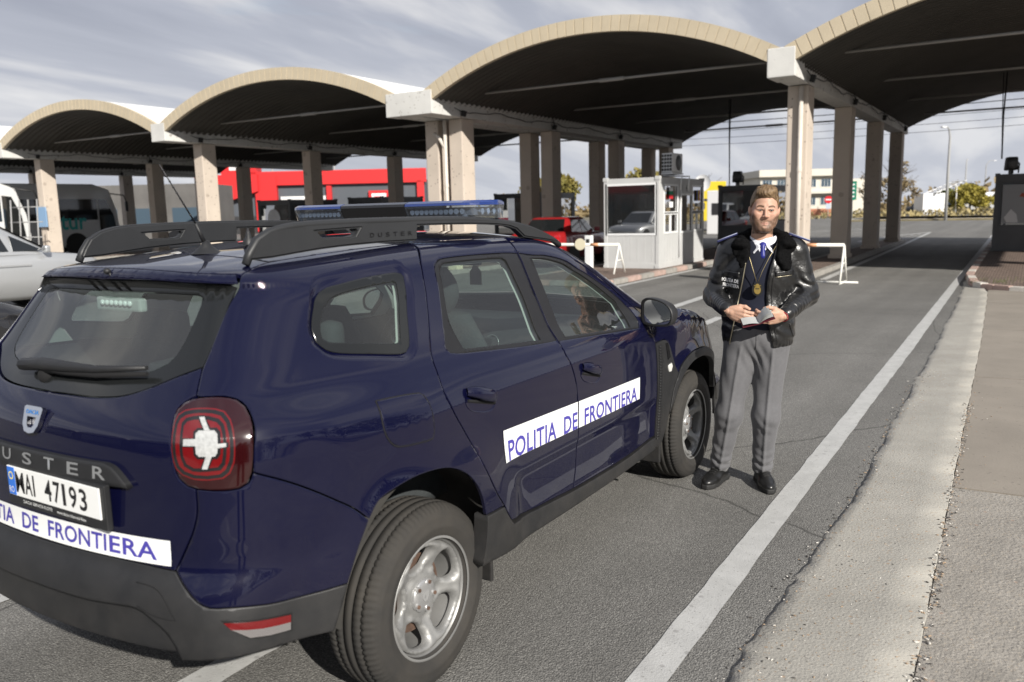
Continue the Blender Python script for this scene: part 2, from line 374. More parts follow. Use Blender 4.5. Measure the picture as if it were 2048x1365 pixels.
def asphalt_mat():
    """worn road surface: stone chips of differing grey set in dark binder, with broad stains"""
    m=mat('asphalt',(.1,.1,.1),rough=.9,spec=.3); nt=m.node_tree; L=nt.links.new; b=nt.nodes['Principled BSDF']; N=lambda t,**k:_node(nt,t,**k)
    tc=N('ShaderNodeTexCoord'); v=N('ShaderNodeTexVoronoi'); v.inputs['Scale'].default_value=140; L(tc.outputs['Object'],v.inputs['Vector'])
    sc=N('ShaderNodeSeparateColor'); L(v.outputs['Color'],sc.inputs[0])
    rp=N('ShaderNodeValToRGB'); e=rp.color_ramp.elements; e[0].position=0; e[0].color=(.175,.171,.160,1); e[1].position=1; e[1].color=(.315,.308,.288,1); k=e.new(.75); k.color=(.215,.210,.198,1); L(sc.outputs[0],rp.inputs[0])
    gp=N('ShaderNodeMapRange'); gp.inputs['From Min'].default_value=.38; gp.inputs['From Max'].default_value=.62; gp.inputs['To Min'].default_value=0; gp.inputs['To Max'].default_value=.65; L(v.outputs['Distance'],gp.inputs['Value'])
    m1=N('ShaderNodeMix',data_type='RGBA'); L(gp.outputs[0],m1.inputs['Factor']); L(rp.outputs['Color'],m1.inputs['A']); m1.inputs['B'].default_value=(.095,.092,.087,1)
    n=N('ShaderNodeTexNoise'); n.inputs['Scale'].default_value=.55; n.inputs['Detail'].default_value=9; n.inputs['Roughness'].default_value=.65; L(tc.outputs['Object'],n.inputs['Vector'])
    mr=N('ShaderNodeMapRange'); mr.inputs['From Min'].default_value=.3; mr.inputs['From Max'].default_value=.7; mr.inputs['To Min'].default_value=.80; mr.inputs['To Max'].default_value=1.16; L(n.outputs['Fac'],mr.inputs['Value'])
    # wheel tracks: polished, slightly darker bands along the lane
    mp=N('ShaderNodeMapping'); mp.inputs['Scale'].default_value=(.03,1.1,1); L(tc.outputs['Object'],mp.inputs['Vector']); n2=N('ShaderNodeTexNoise'); n2.inputs['Scale'].default_value=1.6; n2.inputs['Detail'].default_value=3; L(mp.outputs[0],n2.inputs['Vector'])
    mr2=N('ShaderNodeMapRange'); mr2.inputs['From Min'].default_value=.35; mr2.inputs['From Max'].default_value=.65; mr2.inputs['To Min'].default_value=.88; mr2.inputs['To Max'].default_value=1.08; L(n2.outputs['Fac'],mr2.inputs['Value'])
    mu=N('ShaderNodeMath',operation='MULTIPLY'); L(mr.outputs[0],mu.inputs[0]); L(mr2.outputs[0],mu.inputs[1])
    # hairline cracks
    vc=N('ShaderNodeTexVoronoi',feature='DISTANCE_TO_EDGE'); vc.inputs['Scale'].default_value=.22; wn=N('ShaderNodeTexNoise'); wn.inputs['Scale'].default_value=1.2; wn.inputs['Detail'].default_value=6; L(tc.outputs['Object'],wn.inputs['Vector']); wa=N('ShaderNodeMix',data_type='RGBA'); wa.inputs['Factor'].default_value=.18; L(tc.outputs['Object'],wa.inputs['A']); L(wn.outputs['Color'],wa.inputs['B']); L(wa.outputs['Result'],vc.inputs['Vector'])
    cr=N('ShaderNodeMapRange'); cr.inputs['From Max'].default_value=.0016; cr.inputs['To Min'].default_value=.45; cr.inputs['To Max'].default_value=1; L(vc.outputs['Distance'],cr.inputs['Value']); mu2=N('ShaderNodeMath',operation='MULTIPLY'); L(mu.outputs[0],mu2.inputs[0]); L(cr.outputs[0],mu2.inputs[1])
    vm=N('ShaderNodeVectorMath',operation='SCALE'); L(m1.outputs['Result'],vm.inputs[0]); L(mu2.outputs[0],vm.inputs['Scale']); L(vm.outputs[0],b.inputs['Base Color'])
    bp=N('ShaderNodeBump',invert=True); bp.inputs['Distance'].default_value=.004; L(v.outputs['Distance'],bp.inputs['Height']); L(bp.outputs[0],b.inputs['Normal'])
    return m
def build_ground():
    asph=asphalt_mat()
    b=MB(); b.quad([(-60,-120,0),(420,-120,0),(420,320,0),(-60,320,0)]); struct(b.build('ground',asph))
    # worn tracks: slightly darker resurfaced lane under the canopy entry
    paintw=mat('road_paint',(.42,.42,.41),rough=.8,var=.12,vscale=7,vdetail=12,bump=.002,bscale=130,speck=[(95,.10,(.22,.215,.205),.7),(30,.04,(.24,.235,.23),.6)])
    ln=lambda nm,l,r,rnd=.006,z=.004: struct(rough_strip(l,r,z,rnd).build(nm,paintw))
    ln('edge_line',[(-1.5,1.06),(2.5,1.13),(5.9,1.165),(20,1.31),(60,1.72)],[(-1.5,.94),(2.6,.998),(6.3,1.033),(10.5,1.06),(20,1.175),(60,1.57)],.0035)
    ln('lane_line',[(-.5,2.53),(4.0,2.55)],[(-.5,2.395),(4.0,2.41)])
    ln('lane_line',[(-.5,3.93),(2.9,3.95)],[(-.5,3.78),(2.9,3.80)])
    ln('lane_line',[(8.2,3.90),(12.25,4.00)],[(8.2,3.75),(12.25,3.86)])
    ln('lane_line',[(9.5,5.04),(15.2,5.20)],[(9.5,4.88),(15.2,5.03)])
    ln('lane_line',[(16.0,7.62),(24.,7.66),(36,7.7)],[(16.,7.47),(24.,7.51),(36,7.55)])
    ln('lane_line',[(19.2,3.93),(33,4.22),(50,4.66)],[(19.2,3.77),(33,4.06),(50,4.52)])
    ln('lane_line',[(38.5,6.4),(44,6.0),(50,4.8)],[(38.5,6.2),(44,5.8),(50,4.6)])
    ln('lane_line',[(45,12.8),(52,11.5),(58,9.),(60,7)],[(45,12.6),(52,11.3),(57.7,8.8),(59.7,7)])
    for k in range(6): ln('hatch_line',[(38.2+k*1.6,4.55+k*.03),(39.2+k*1.6,5.9-k*.2)],[(38.5+k*1.6,4.55+k*.03),(39.5+k*1.6,5.9-k*.2)],.004)
    # concrete gutter strip, falling towards the road
    conc=mat('gutter_concrete',(.335,.32,.285),rough=.93,var=.14,vscale=2.2,vdetail=10,bump=.004,bscale=85,speck=[(75,.16,(.30,.235,.17),.65),(95,.10,(.46,.44,.40),.8),(85,.07,(.17,.155,.14),.7),(50,.025,(.33,.21,.12),.6)])
    n=900; xs=np.linspace(-2,19.6,n)
    e1=np.interp(xs,[-2,2.7,4.8,10.4,16,19.6],[.82,.835,.775,.86,.98,1.10]); e2=np.interp(xs,[-2,3,11,16,17.0,18.2,19.6],[.17,.255,.42,.56,.60,.74,1.0])
    j=np.convolve(RNG.normal(0,.010,n+8),np.ones(3)/3,'same')[:n]+np.convolve(RNG.normal(0,.05,n+40),np.ones(20)/20,'same')[:n]
    rows=[[(x,a+d,.001) for x,a,d in zip(xs,e1,j)],[(x,a+d*.6-.016,.014) for x,a,d in zip(xs,e1,j)]]
    for t in (.15,.4,.7,1.): rows.append([(x,a+(c-a)*t,.016+.026*t+.002*math.sin(x*1.3)*(1-t)) for x,a,c in zip(xs,e1,e2)])
    rows.append([(x,c-.004+.003*math.sin(x*7)+.002*math.sin(x*23),.0385) for x,c in zip(xs,e2)]); rows.append([(x,c-.012,.0) for x,c in zip(xs,e2)])
    b=MB(); b.grid(rows); struct(b.build('gutter_strip',conc))
    # paving slabs beside it: the near one pebbly, the next smooth and brownish
    peb=mat('pebble_concrete',(.275,.255,.225),rough=.95,var=.2,vscale=3.5,vdetail=10,bump=.007,bscale=65,speck=[(80,.28,(.33,.285,.225),.8),(100,.22,(.16,.145,.13),.8),(110,.13,(.42,.39,.35),.8),(40,.02,(.36,.22,.15),.5)])
    smo=mat('smooth_concrete',(.245,.217,.182),rough=.9,var=.12,vscale=1.6,vdetail=9,bump=.0015,bscale=60,speck=[(40,.05,(.16,.14,.12),.6)])
    seams=[-2,5.21,8.71,12.05,15.2,17.4]
    for k,(a,c) in enumerate(zip(seams[:-1],seams[1:])):
        rows=[]
        for yy in (0,.08,.35,1.2,3.5,9.):
            rows.append([(x,np.interp(x,[-2,3,11,16,17.0],[.17,.247,.411,.551,.592])-yy,.0375+.012*min(1,yy)) for x in np.linspace(a+.012,c-.012,30)])
        b=MB(); b.grid(rows); 
        for r in (0,-1): pass
        side=[[(x,y,z) for x,y,z in rows[0]],[(x,y+.004,0) for x,y,z in rows[0]]]; b.grid(side)
        for xi in (0,-1): b.grid([[r[xi] for r in rows],[(r[xi][0],r[xi][1],0) for r in rows]])
        struct(b.build('pavement',peb if k==0 else smo))
    dirt=mat('joint_dirt',(.10,.088,.072),rough=1,var=.4,vscale=30,bump=.01,bscale=60)
    b=MB(); b.quad([(-2,-9,.030),(17.0,-9,.030),(17.0,.56,.030),(-2,.14,.030)]); struct(b.build('pavement_bed',dirt))
    # litter of crumbs, cigarette ends and pebbles along the joint
    lit=mat('pale_crumbs',(.62,.59,.54),rough=.8); stone=mat('dark_grit',(.055,.05,.046),rough=.9); tan=mat('tan_pebble',(.34,.25,.17),rough=.85)
    mbs=[MB(),MB(),MB()]
    def crumb(x,y,z,s,k):
        v=bmesh.ops.create_icosphere(mbs[k].bm,subdivisions=1,radius=s)['verts']
        M=Matrix.Translation((x,y,z+s*.35))@Matrix.Rotation(random.random()*6.3,4,'Z')@Matrix.Diagonal((1+random.random()*1.2,.8,.55,1))
        for q in v: q.co=M@(q.co*(1+random.uniform(-.2,.2)))
    for _ in range(520):
        x=random.uniform(2.6,7.5); yj=float(np.interp(x,[-2,3,11],[.17,.24,.41])); y=yj+random.gauss(0,.018); crumb(x,y,.042,random.uniform(.002,.006),random.choices((0,1,2),(2,4,3))[0])
    for _ in range(900):
        x=random.uniform(2.4,9); e=float(np.interp(x,[2.7,4.8,10.4],[.835,.775,.86])); 
        y=e-abs(random.gauss(0,.25)); crumb(x,y,.016+.026*min(1,max(0,(e-y)/.58)),random.uniform(.0015,.0042),random.choices((0,1,2),(2,2,5))[0])
    for _ in range(160):
        x=random.uniform(2.4,9); e=float(np.interp(x,[2.7,4.8,10.4],[.835,.775,.86])); crumb(x,e+abs(random.gauss(0,.03)),.002,random.uniform(.002,.006),random.choices((0,1,2),(1,5,2))[0])
    for k,(m_,nm) in enumerate(((lit,'pale_litter'),(stone,'grit'),(tan,'pebbles'))): mbs[k].build(nm,m_,smooth=False)['kind']='stuff'
    # islands: kerb stones and brown brick paving
    brick=mat('island_brick',(.20,.145,.115),rough=.9,var=.25,vscale=5,bump=.004,bscale=70)
    brick_lines(brick)
    kerb=mat('kerb_pink',(.40,.29,.25),rough=.85,var=.18,vscale=9,bump=.003,bscale=60); kerbw=mat('kerb_white',(.58,.55,.50),rough=.8,var=.15,vscale=9,bump=.003,bscale=60); kgrey=mat('kerb_grey',(.30,.285,.26),rough=.88,var=.2,vscale=7,bump=.003,bscale=60)
    def island(nm,poly,kmats,h=.12,stone=.75,kw=.16):
        q=np.array(poly,float); per=[]
        # walk the outline in stones
        mb=[MB() for _ in kmats]; i=0
        nq=len(q); ins=[]
        for a in range(nq):
            p0,p1,p2=q[a-1],q[a],q[(a+1)%nq]; d1=(p1-p0)/np.linalg.norm(p1-p0);d2=(p2-p1)/np.linalg.norm(p2-p1); n1=np.array([-d1[1],d1[0]]);n2=np.array([-d2[1],d2[0]]); m=n1+n2; m/=np.linalg.norm(m); ins.append(p1+m*kw/max(.4,m@n1))
        ins=np.array(ins)
        for a in range(nq):
            b_=(a+1)%nq; L_=np.linalg.norm(q[b_]-q[a]); k=max(1,int(round(L_/stone)))
            for s in range(k):
                t0,t1=s/k+.006/L_,(s+1)/k-.006/L_
                o0,o1=q[a]+(q[b_]-q[a])*t0,q[a]+(q[b_]-q[a])*t1; i0,i1=ins[a]+(ins[b_]-ins[a])*t0,ins[a]+(ins[b_]-ins[a])*t1
                mb[i%len(kmats)].prism([tuple(o0),tuple(o1),tuple(i1),tuple(i0)],'z',0,h+random.uniform(-.004,.004),bev=.012); i+=1
        b=MB(); b.prism([tuple(x) for x in ins],'z',0,h-.012); top=struct(b.build(nm,brick))
        for m_,k_ in zip(mb,kmats): struct(m_.build(nm+'_kerb',k_))
    cr=[(17.45+.55*0,0)]
    R_=[(17.1,-7),(17.1,-.35)]+[(18.6-1.5*math.cos(a),-.35+1.32*math.sin(a)) for a in np.linspace(.25,1.45,6)]+[(20.2,1.13),(28,1.2),(44,1.32),(44,-7)]
    island('traffic_island',R_[::-1],[kerb,kerbw,kerb],stone=.6)
    island('traffic_island',[(19.0,5.35),(18.75,4.95),(18.75,4.45),(19.0,4.08),(28,4.22),(37.6,4.36),(38,4.8),(37.6,5.35)],[kgrey],stone=.9)
    island('traffic_island',[(16.6,10.3),(16.1,9.8),(16.05,8.3),(16.6,7.72),(26,7.76),(37.6,7.8),(37.6,10.3)],[kgrey,kerb],stone=.8)
    island('traffic_island',[(17,16.4),(17,13.2),(38,13.2),(38,16.4)],[kgrey],stone=1.)
    island('traffic_island',[(17,27),(17,24.2),(38,24.2),(38,27)],[kgrey],stone=1.)
    island('traffic_island',[(17,37.5),(17,34.8),(38,34.8),(38,37.5)],[kgrey],stone=1.)
    # far side: verge, earth and hazy land
    verge=mat('dry_verge',(.20,.165,.085),rough=1,var=.35,vscale=.6,vdetail=9,bump=.04,bscale=6)
    b=MB(); b.prism([(80,-40),(95,-40),(95,14),(80,14)],'z',0,.14); struct(b.build('verge',verge))
    b=MB(); b.prism([(80,-40),(80.3,-40),(80.3,14.3),(95,14.3),(95,14),(80.3,14)],'z',0,.17); struct(b.build('verge_kerb',kerbw))
    b=MB(); b.quad([(118,-120,.02),(420,-120,.02),(420,320,.02),(118,320,.02)]); struct(b.build('field',mat('field_earth',(.16,.145,.10),rough=1,var=.3,vscale=.05)))
    gr=MB()
    for _ in range(260):
        x,y=random.choice(((random.uniform(17.9,18.6),random.uniform(.3,.9)),(random.uniform(18.0,18.9),random.uniform(-.6,.4)),(random.uniform(36.5,37.6),random.uniform(4.5,5.2)),(random.uniform(19,19.3),random.uniform(4.3,5.0))))
        a=random.random()*6.3; h=random.uniform(.03,.10); gr.quad([(x,y,.105),(x+.008*math.cos(a),y+.008*math.sin(a),.105),(x+.03*math.cos(a+1),y+.03*math.sin(a+1),.105+h),(x+.028*math.cos(a+1),y+.028*math.sin(a+1),.105+h)])
    gr.build('weeds',mat('weed_green',(.10,.13,.035),rough=.9))['kind']='stuff'
def brick_lines(m):
    nt=m.node_tree; L=nt.links.new; b=nt.nodes['Principled BSDF']; src=b.inputs['Base Color'].links[0].from_socket
    br=nt.nodes.new('ShaderNodeTexBrick'); br.inputs['Scale'].default_value=4.5; br.inputs['Mortar Size'].default_value=.03; br.inputs['Color1'].default_value=(1,1,1,1); br.inputs['Color2'].default_value=(.75,.75,.78,1); br.inputs['Mortar'].default_value=(.42,.42,.42,1)
    tc=nt.nodes.new('ShaderNodeTexCoord'); L(tc.outputs['Object'],br.inputs['Vector'])
    mx=nt.nodes.new('ShaderNodeMix'); mx.data_type='RGBA'; mx.blend_type='MULTIPLY'; mx.inputs['Factor'].default_value=1; L(src,mx.inputs['A']); L(br.outputs['Color'],mx.inputs['B']); L(mx.outputs['Result'],b.inputs['Base Color'])
# ================================================================== the canopy
CAN_X0,CAN_X1=18.365,37.4
BEAMS=[(-6.05,-5.48,1),(4.38,4.95,1),(13.85,15.42,2),(25.23,25.95,1),(35.75,36.4,1),(46.2,46.8,1)]
def build_canopy():
    root=empty('border_canopy',(CAN_X0,10,0)); tag(root,'long open canopy of cream-edged barrel vaults on beige concrete columns','canopy')
    root.location=(0,0,0)
    conc=mat('canopy_white_concrete',(.58,.575,.55),rough=.85,var=.10,vscale=1.3,vdetail=10,bump=.003,bscale=30,speck=[(7,.10,(.16,.14,.12),.55),(16,.10,(.20,.17,.14),.6)])
    colm=mat('column_beige',(.53,.46,.39),rough=.85,var=.08,vscale=1.1,vdetail=10,bump=.002,bscale=40,speck=[(5,.07,(.25,.20,.16),.5),(18,.04,(.14,.11,.09),.7)])
    cream=mat('fascia_cream',(.49,.42,.305),rough=.6,var=.06,vscale=2,bump=.001,bscale=30)
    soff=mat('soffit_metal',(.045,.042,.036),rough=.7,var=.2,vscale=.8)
    roofw=mat('roof_white',(.78,.78,.77),rough=.6,var=.05,vscale=.6)
    pipe=mat('drain_pipe',(.60,.55,.49),rough=.5,var=.08,vscale=6); rodm=mat('tie_rod_grey',(.36,.35,.33),rough=.6); cab=mat('cable_black',(.02,.02,.02),rough=.7)
    XS=[20.2,25.5,30.85,36.2]
    for bi,(y0,y1,n) in enumerate(BEAMS):
        ws=[(y0,y1)] if n==1 else [(y0,y0+.72),(y1-.72,y1)]
        b=MB()
        for a,c in ws:
            m=(a+c)/2; w=c-a
            b.box(((CAN_X0+CAN_X1)/2,m,4.80),(CAN_X1-CAN_X0,w,.26),bev=.012); b.box(((CAN_X0+CAN_X1)/2+.04,m,4.505),(CAN_X1-CAN_X0-.08,w-.10,.35),bev=.012)
        if n==2: b.box((CAN_X0+.22,(y0+y1)/2,4.63),(.52,y1-y0+.012,.62),bev=.012)
        else: b.box((CAN_X0+.40,(y0+y1)/2,4.62),(.86,y1-y0+.012,.60),bev=.02)
        bm=b.build('beam',conc,root)
        for x in XS:
            for a,c in ws:
                m=(a+c)/2; b=MB(); b.box((x,m,2.22),(.62,.46,4.20),bev=.03); b.box((x,m,.16),(.70,.54,.12),bev=.02); b.build('column',colm,root)
        if bi in (1,2):
            yy=y0+.20 if bi==1 else (y0+y1)/2-.1; b=MB(); xx=XS[0]-.37
            b.tube([(xx,yy,.1),(xx,yy,4.30)],.055,10); b.cyl((xx,yy,2.4),(xx,yy,2.5),.066); 
            if bi==2: b.tube([(xx,yy,3.5),(xx+.02,yy+.25,3.85),(xx+.05,yy+.42,3.95)],.055,10)
            b.build('drainpipe',pipe,root)
        # cables looped along the beam
        b=MB()
        for s in (y0-.02,):
            pts=[(x,s,4.52+.05*math.sin(x*2.1)+.025*math.sin(x*5.3)) for x in np.arange(CAN_X0+1,CAN_X1-.5,.35)]; b.tube(pts,.012,5)
            for x in XS[1:]:
                b.tube([(x-.5,s,4.7),(x-.42,s-.03,4.45),(x-.55,s-.02,4.33),(x-.6,s,4.5)],.014,5)
        b.build('beam_cable',cab,root)
        for x in XS: b=MB(); b.box((x-.45,y0-.06,4.42),(.12,.10,.16),rot=Matrix.Rotation(.3,4,'X')); b.build('floodlight',cab,root)
    vaults=[(BEAMS[i][1]-.30,BEAMS[i+1][0]+.30) for i in range(len(BEAMS)-1)]
    vaults=[(-5.75,4.62),(4.70,14.15),(15.12,25.45),(25.7,36.0),(36.1,46.5)]
    for vi,(ya,yb) in enumerate(vaults):
        half=(yb-ya)/2; ym=(ya+yb)/2; rise=1.22; z0=4.90
        Rr=(half*half+rise*rise)/(2*rise); zc_=z0+rise-Rr; am=math.asin(half/Rr)
        def pt(x,t,dr): a=-am+2*am*t; return (x,ym+(Rr+dr)*math.sin(a),zc_+(Rr+dr)*math.cos(a))
        xs=np.arange(CAN_X0+.10,CAN_X1+.25,.0625); wave=[.022 if (k//2)%2 else -.022 for k in range(len(xs))]
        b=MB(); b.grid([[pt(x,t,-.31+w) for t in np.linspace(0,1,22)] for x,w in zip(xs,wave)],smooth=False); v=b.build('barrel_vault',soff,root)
        b=MB(); b.grid([[pt(x,t,0.0+.012*((k%4)<2)) for t in np.linspace(-.005,1.005,26)] for k,x in enumerate(np.arange(CAN_X0+.06,CAN_X1+.25,.12))],smooth=False); b.build('roof_sheet',roofw,v)
        # ribbed cream edge: sheets lapped every quarter metre
        nseg=int(2*am*Rr/.235); b=MB()
        for k in range(nseg):
            for (ta,tb,off) in ((k/nseg,(k+.88)/nseg,0.),((k+.88)/nseg,(k+1)/nseg,-.022)):
                x0=CAN_X0-.02+(0.010 if off else 0)
                r0,r1=-.335,.022
                P=[pt(x0,ta,r0),pt(x0,tb,r0),pt(x0,tb,r1),pt(x0,ta,r1)]; b.quad(P)
                b.quad([pt(x0,ta,r1),pt(x0,tb,r1),pt(x0+.13,tb,r1),pt(x0+.13,ta,r1)]); b.quad([pt(x0,ta,r0),pt(x0,tb,r0),pt(x0+.13,tb,r0),pt(x0+.13,ta,r0)])
                b.quad([pt(x0,ta,r0),pt(x0,ta,r1),pt(x0+.05,ta,r1),pt(x0+.05,ta,r0)]); b.quad([pt(x0,tb,r0),pt(x0,tb,r1),pt(x0+.05,tb,r1),pt(x0+.05,tb,r0)])
        b.build('fascia',cream,v,fix=False)
        b=MB(); b.grid([[pt(CAN_X1+.24,t,r) for t in np.linspace(0,1,22)] for r in (-.335,.02)]); b.build('rear_fascia',soff,v)
        for x in XS:
            b=MB(); b.tube([(x,ya+.15,4.95),(x,ym-1,4.965),(x,yb-.15,4.98)],.032,8); b.cyl((x,ym-.35,4.966),(x,ym+.35,4.966),.05,n=10); b.build('tie_rod',rodm,v)
        # white discs stand in for daylight through gaps where sheets meet the beam
        b=MB(); 
        for x in np.arange(CAN_X0+.5,CAN_X1-.3,.25): b.cyl((x,yb-.36,4.975),(x,yb-.39,4.96),.035,n=8)
        b.build('gap_light_discs',MATS['roof_white'],v)
    # cables under the far side
    return root
# ================================================================== booths
def build_booths():
    wht=mat('booth_white',(.50,.505,.50),rough=.5,var=.05,vscale=2,bump=.001,bscale=20); gry=mat('booth_grey',(.11,.115,.12),rough=.5,var=.1,vscale=3); frm=mat('booth_window_frame',(.74,.75,.75),rough=.4); dfr=mat('booth_dark_frame',(.09,.095,.10),rough=.45)
    bglass=glass_mat('booth_glass',(.16,.18,.19),6.2,dirt=.03); roofm=mat('booth_roof',(.30,.30,.30),rough=.8); ink=mat('booth_ink',(.02,.02,.02),rough=.6)
    red=mat('flag_red',(.55,.02,.03),rough=.6); grn=mat('flag_green',(.0,.22,.10),rough=.6); wh=mat('flag_white',(.8,.8,.8),rough=.6); yel=mat('flag_yellow',(.75,.55,.03),rough=.6); bl=mat('flag_blue',(.02,.08,.35),rough=.6)
    inn=mat('booth_inside',(.05,.05,.05),rough=.9)
    def booth(nm,x,y,lx,ly,h,wall,frame,label,winf,wins,group=None,base=.12):
        """container cabin with its near right corner at (x,y); it runs lx forwards and ly to the left. winf: front windows (y0,y1,z0,z1); wins: side windows (x0,x1,z0,z1)"""
        t=empty(nm,(x,y,base)); tag(t,label,'booth',group); 
        b=MB(); pw=.10
        for dx in (pw/2,lx-pw/2):
            for dy in (pw/2,ly-pw/2): b.box((dx,dy,h/2),(pw,pw,h),bev=.008); b.box((dx,dy,h-.03),(pw+.03,pw+.03,.10),bev=.006); b.box((dx,dy,.03),(pw+.03,pw+.03,.08),bev=.006)
        for z in (.05,h-.08):
            b.box((lx/2,.04,z),(lx-2*pw,.07,.14)); b.box((lx/2,ly-.04,z),(lx-2*pw,.07,.14)); b.box((.04,ly/2,z),(.07,ly-2*pw,.14)); b.box((lx-.04,ly/2,z),(.07,ly-2*pw,.14))
        b.build('corner_frame',wall,t)
        b=MB(); b.box((lx/2,ly/2,h-.045),(lx-.05,ly-.05,.07)); b.build('cabin_roof',roofm,t)
        b=MB(); b.box((lx/2,ly/2,.05),(lx-.2,ly-.2,.06)); b.build('cabin_floor',inn,t)
        def wall_panel(ax,length,wins,at,name):
            # ribbed sheet with window openings
            poly=[(pw,.12),(length-pw,.12),(length-pw,h-.15),(pw,h-.15)]; holes=[[(a,c),(b_,c),(b_,d),(a,d)] for a,b_,c,d in wins]
            m=MB(); m.prism(poly,ax,at-.015,at+.015,holes=holes) if holes else m.prism(poly,ax,at-.015,at+.015)
            o=m.build('wall_panel',wall,t)
            m=MB(); s=-.018 if at<.5 else .018
            k=pw+.1
            while k<length-pw:
                zt=min([c for a,b_,c,d in wins if a-.05<k<b_+.05],default=h-.18)-.04
                if ax=='x': m.box((at+s*.85,k,(zt+.15)/2+.0),(.008,.012,zt-.15))
                else: m.box((k,at+s*.85,(zt+.15)/2),(.012,.008,zt-.15))
                k+=.20
            m.build('wall_ribs',wall,o)
            for a,b_,c,d in wins:
                m=MB(); f=.055
                m.prism([(a-f,c-f),(b_+f,c-f),(b_+f,d+f),(a-f,d+f)],ax,at-.03,at+.03,holes=[[(a,c),(b_,c),(b_,d),(a,d)]]); w=m.build('window_frame',frame,t)
                m=MB(); pts=[(a,c),(b_,c),(b_,d),(a,d)]; m.quad([(at,p,q) if ax=='x' else (p,at,q) for p,q in pts]); m.build('pane',bglass,w)
                if b_-a<1.1 and d-c<.6:
                    m=MB(); mm=(a+b_)/2; m.box((at,mm,(c+d)/2) if ax=='x' else (mm,at,(c+d)/2),(.05,.05,d-c) ); m.build('mullion',frame,w)
        wall_panel('x',ly,winf,.03,'f'); wall_panel('y',lx,wins,.03,'s')
        wall_panel('x',ly,[(.3,ly-.3,.95,h-.35)],lx-.03,'b'); wall_panel('y',lx,[(.4,lx-.4,1.,h-.4)],ly-.03,'l')
        b=MB(); b.box((lx/2,ly*.55,.75),(lx-.5,.5,.05)); b.box((lx*.5,ly*.6,.5),(.45,.45,.9),bev=.05); b.box((lx*.5,ly*.6,1.2),(.35,.4,.7),bev=.08); b.build('desk_and_chair',inn,t)
        return t
    L,W,H=3.4,1.56,2.33
    t=booth('border_booth',20.17,8.10,L,W,H,wht,frm,'white ribbed border booth numbered 6 beside a red car',[(.12,W-.10,.90,2.13)],[(.40,1.30,1.44,2.10),(.42,1.28,.92,1.36),(1.62,2.40,.90,1.86),(2.50,3.28,1.44,2.10),(2.52,3.26,.92,1.36)])
    b=MB(); b.box((1.98,-.005,2.06),(.62,.02,.24),bev=.004); pn=b.build('number_panel',wht,t)
    text_on('booth_number','6',Matrix(((1,0,0,1.90),(0,0,-1,-.0165),(0,1,0,1.97),(0,0,0,1))),.12,.18,ink,pn,bold=.01)
    for z,m in ((2.02,wh),(1.92,grn),(1.82,red)): b=MB(); b.box((.80,-.012,z),(.26,.006,.10)); b.build('flag_sticker',m,t)
    b=MB(); b.box((.80,-.012,1.62),(.26,.006,.15)); b.build('notice',wh,t)
    for x,m in ((2.82,bl),(2.91,yel),(3.0,red)): b=MB(); b.box((x,-.012,1.86),(.09,.006,.30)); b.build('flag_sticker',m,t)
    b=MB(); b.box((2.95,-.012,1.60),(.22,.006,.10)); b.build('notice',wh,t)
    b=MB(); b.tube([(1.42,-.02,.2),(1.42,-.03,1.5),(1.46,-.04,1.7),(1.46,-.04,2.3)],.018,6); b.build('conduit',frm,t)
    # air conditioner on a bracket over the roof edge
    a=empty('air_conditioner',(21.20,8.30,2.46)); tag(a,'white outdoor air conditioner unit on a bracket over the white booth','air conditioner')
    b=MB(); b.box((.38,0,.38),(.78,.30,.50),bev=.02); b.build('casing',frm,a)
    b=MB(); 
    for k in range(5):
        for j in range(4): b.box((-.016,-.11+.075*j,.20+.09*k),(.012,.055,.065))
    b.build('side_grille',ink,a)
    b=MB(); b.lathe([(.20,0),(.20,.012),(.03,.012),(0,.012)],Matrix.Translation((.45,-.151,.38))@Matrix.Rotation(R(90),4,'X'),28); b.build('fan_grille',gry,a)
    b=MB(); b.tube([(.1,-.35,-.35),(.1,-.38,.02),(.1,.15,.05)],.02,6); b.tube([(.68,-.35,-.35),(.68,-.38,.02),(.68,.15,.05)],.02,6); b.box((.4,0,.10),(.8,.32,.04)); b.build('bracket',frm,a)
    # dark booth behind the officer, same island
    t2=booth('border_booth',30.1,8.05,3.2,1.75,2.28,gry,dfr,'dark grey border booth behind the officer, carrying a black speaker',[(.15,1.60,.85,2.08)],[(.3,1.4,.95,2.05),(1.7,2.9,.95,2.05)])
    t3=booth('border_booth',29.31,-1.2,3.6,2.2,2.30,gry,dfr,'grey border booth at the right edge on the brick island',[(.15,2.02,.78,2.02)],[(.3,1.6,.9,2.02),(1.9,3.3,.9,2.02)])
    t4=booth('border_booth',33.8,19.4,3.4,2.6,2.38,gry,dfr,'dark booth seen behind the double columns left of the red car',[(.2,2.4,.5,2.15)],[(.3,1.6,.9,2.1),(1.9,3.1,.9,2.1)])
    t5=booth('border_booth',28.0,29.7,3.2,2.2,2.35,gry,dfr,'dark booth with a white round poster left of the blue light bar',[(.2,2.0,.8,2.1)],[(.3,1.5,.9,2.1),(1.8,2.9,.9,2.1)])
    t6=booth('border_booth',31.0,26.6,3.2,2.2,2.40,gry,dfr,'dark booth under the air unit below the red shop front',[(.2,2.0,.8,2.1)],[(.3,1.5,.9,2.1),(1.8,2.9,.9,2.1)])
    b=MB(); b.lathe([(.42,0),(.40,.01),(0,.012)],Matrix.Translation((-.01,1.1,1.5))@Matrix.Rotation(R(-90),4,'Y'),28); b.box((-.02,1.1,1.62),(.02,.5,.35)); b.build('poster',wh,t5)
    for k,(z,m) in enumerate(((1.75,wh),(1.45,red),(1.2,yel))): b=MB(); b.box((-.012,.7+.35*k,z),(.01,.4,.28)); b.build('poster',m,t6)
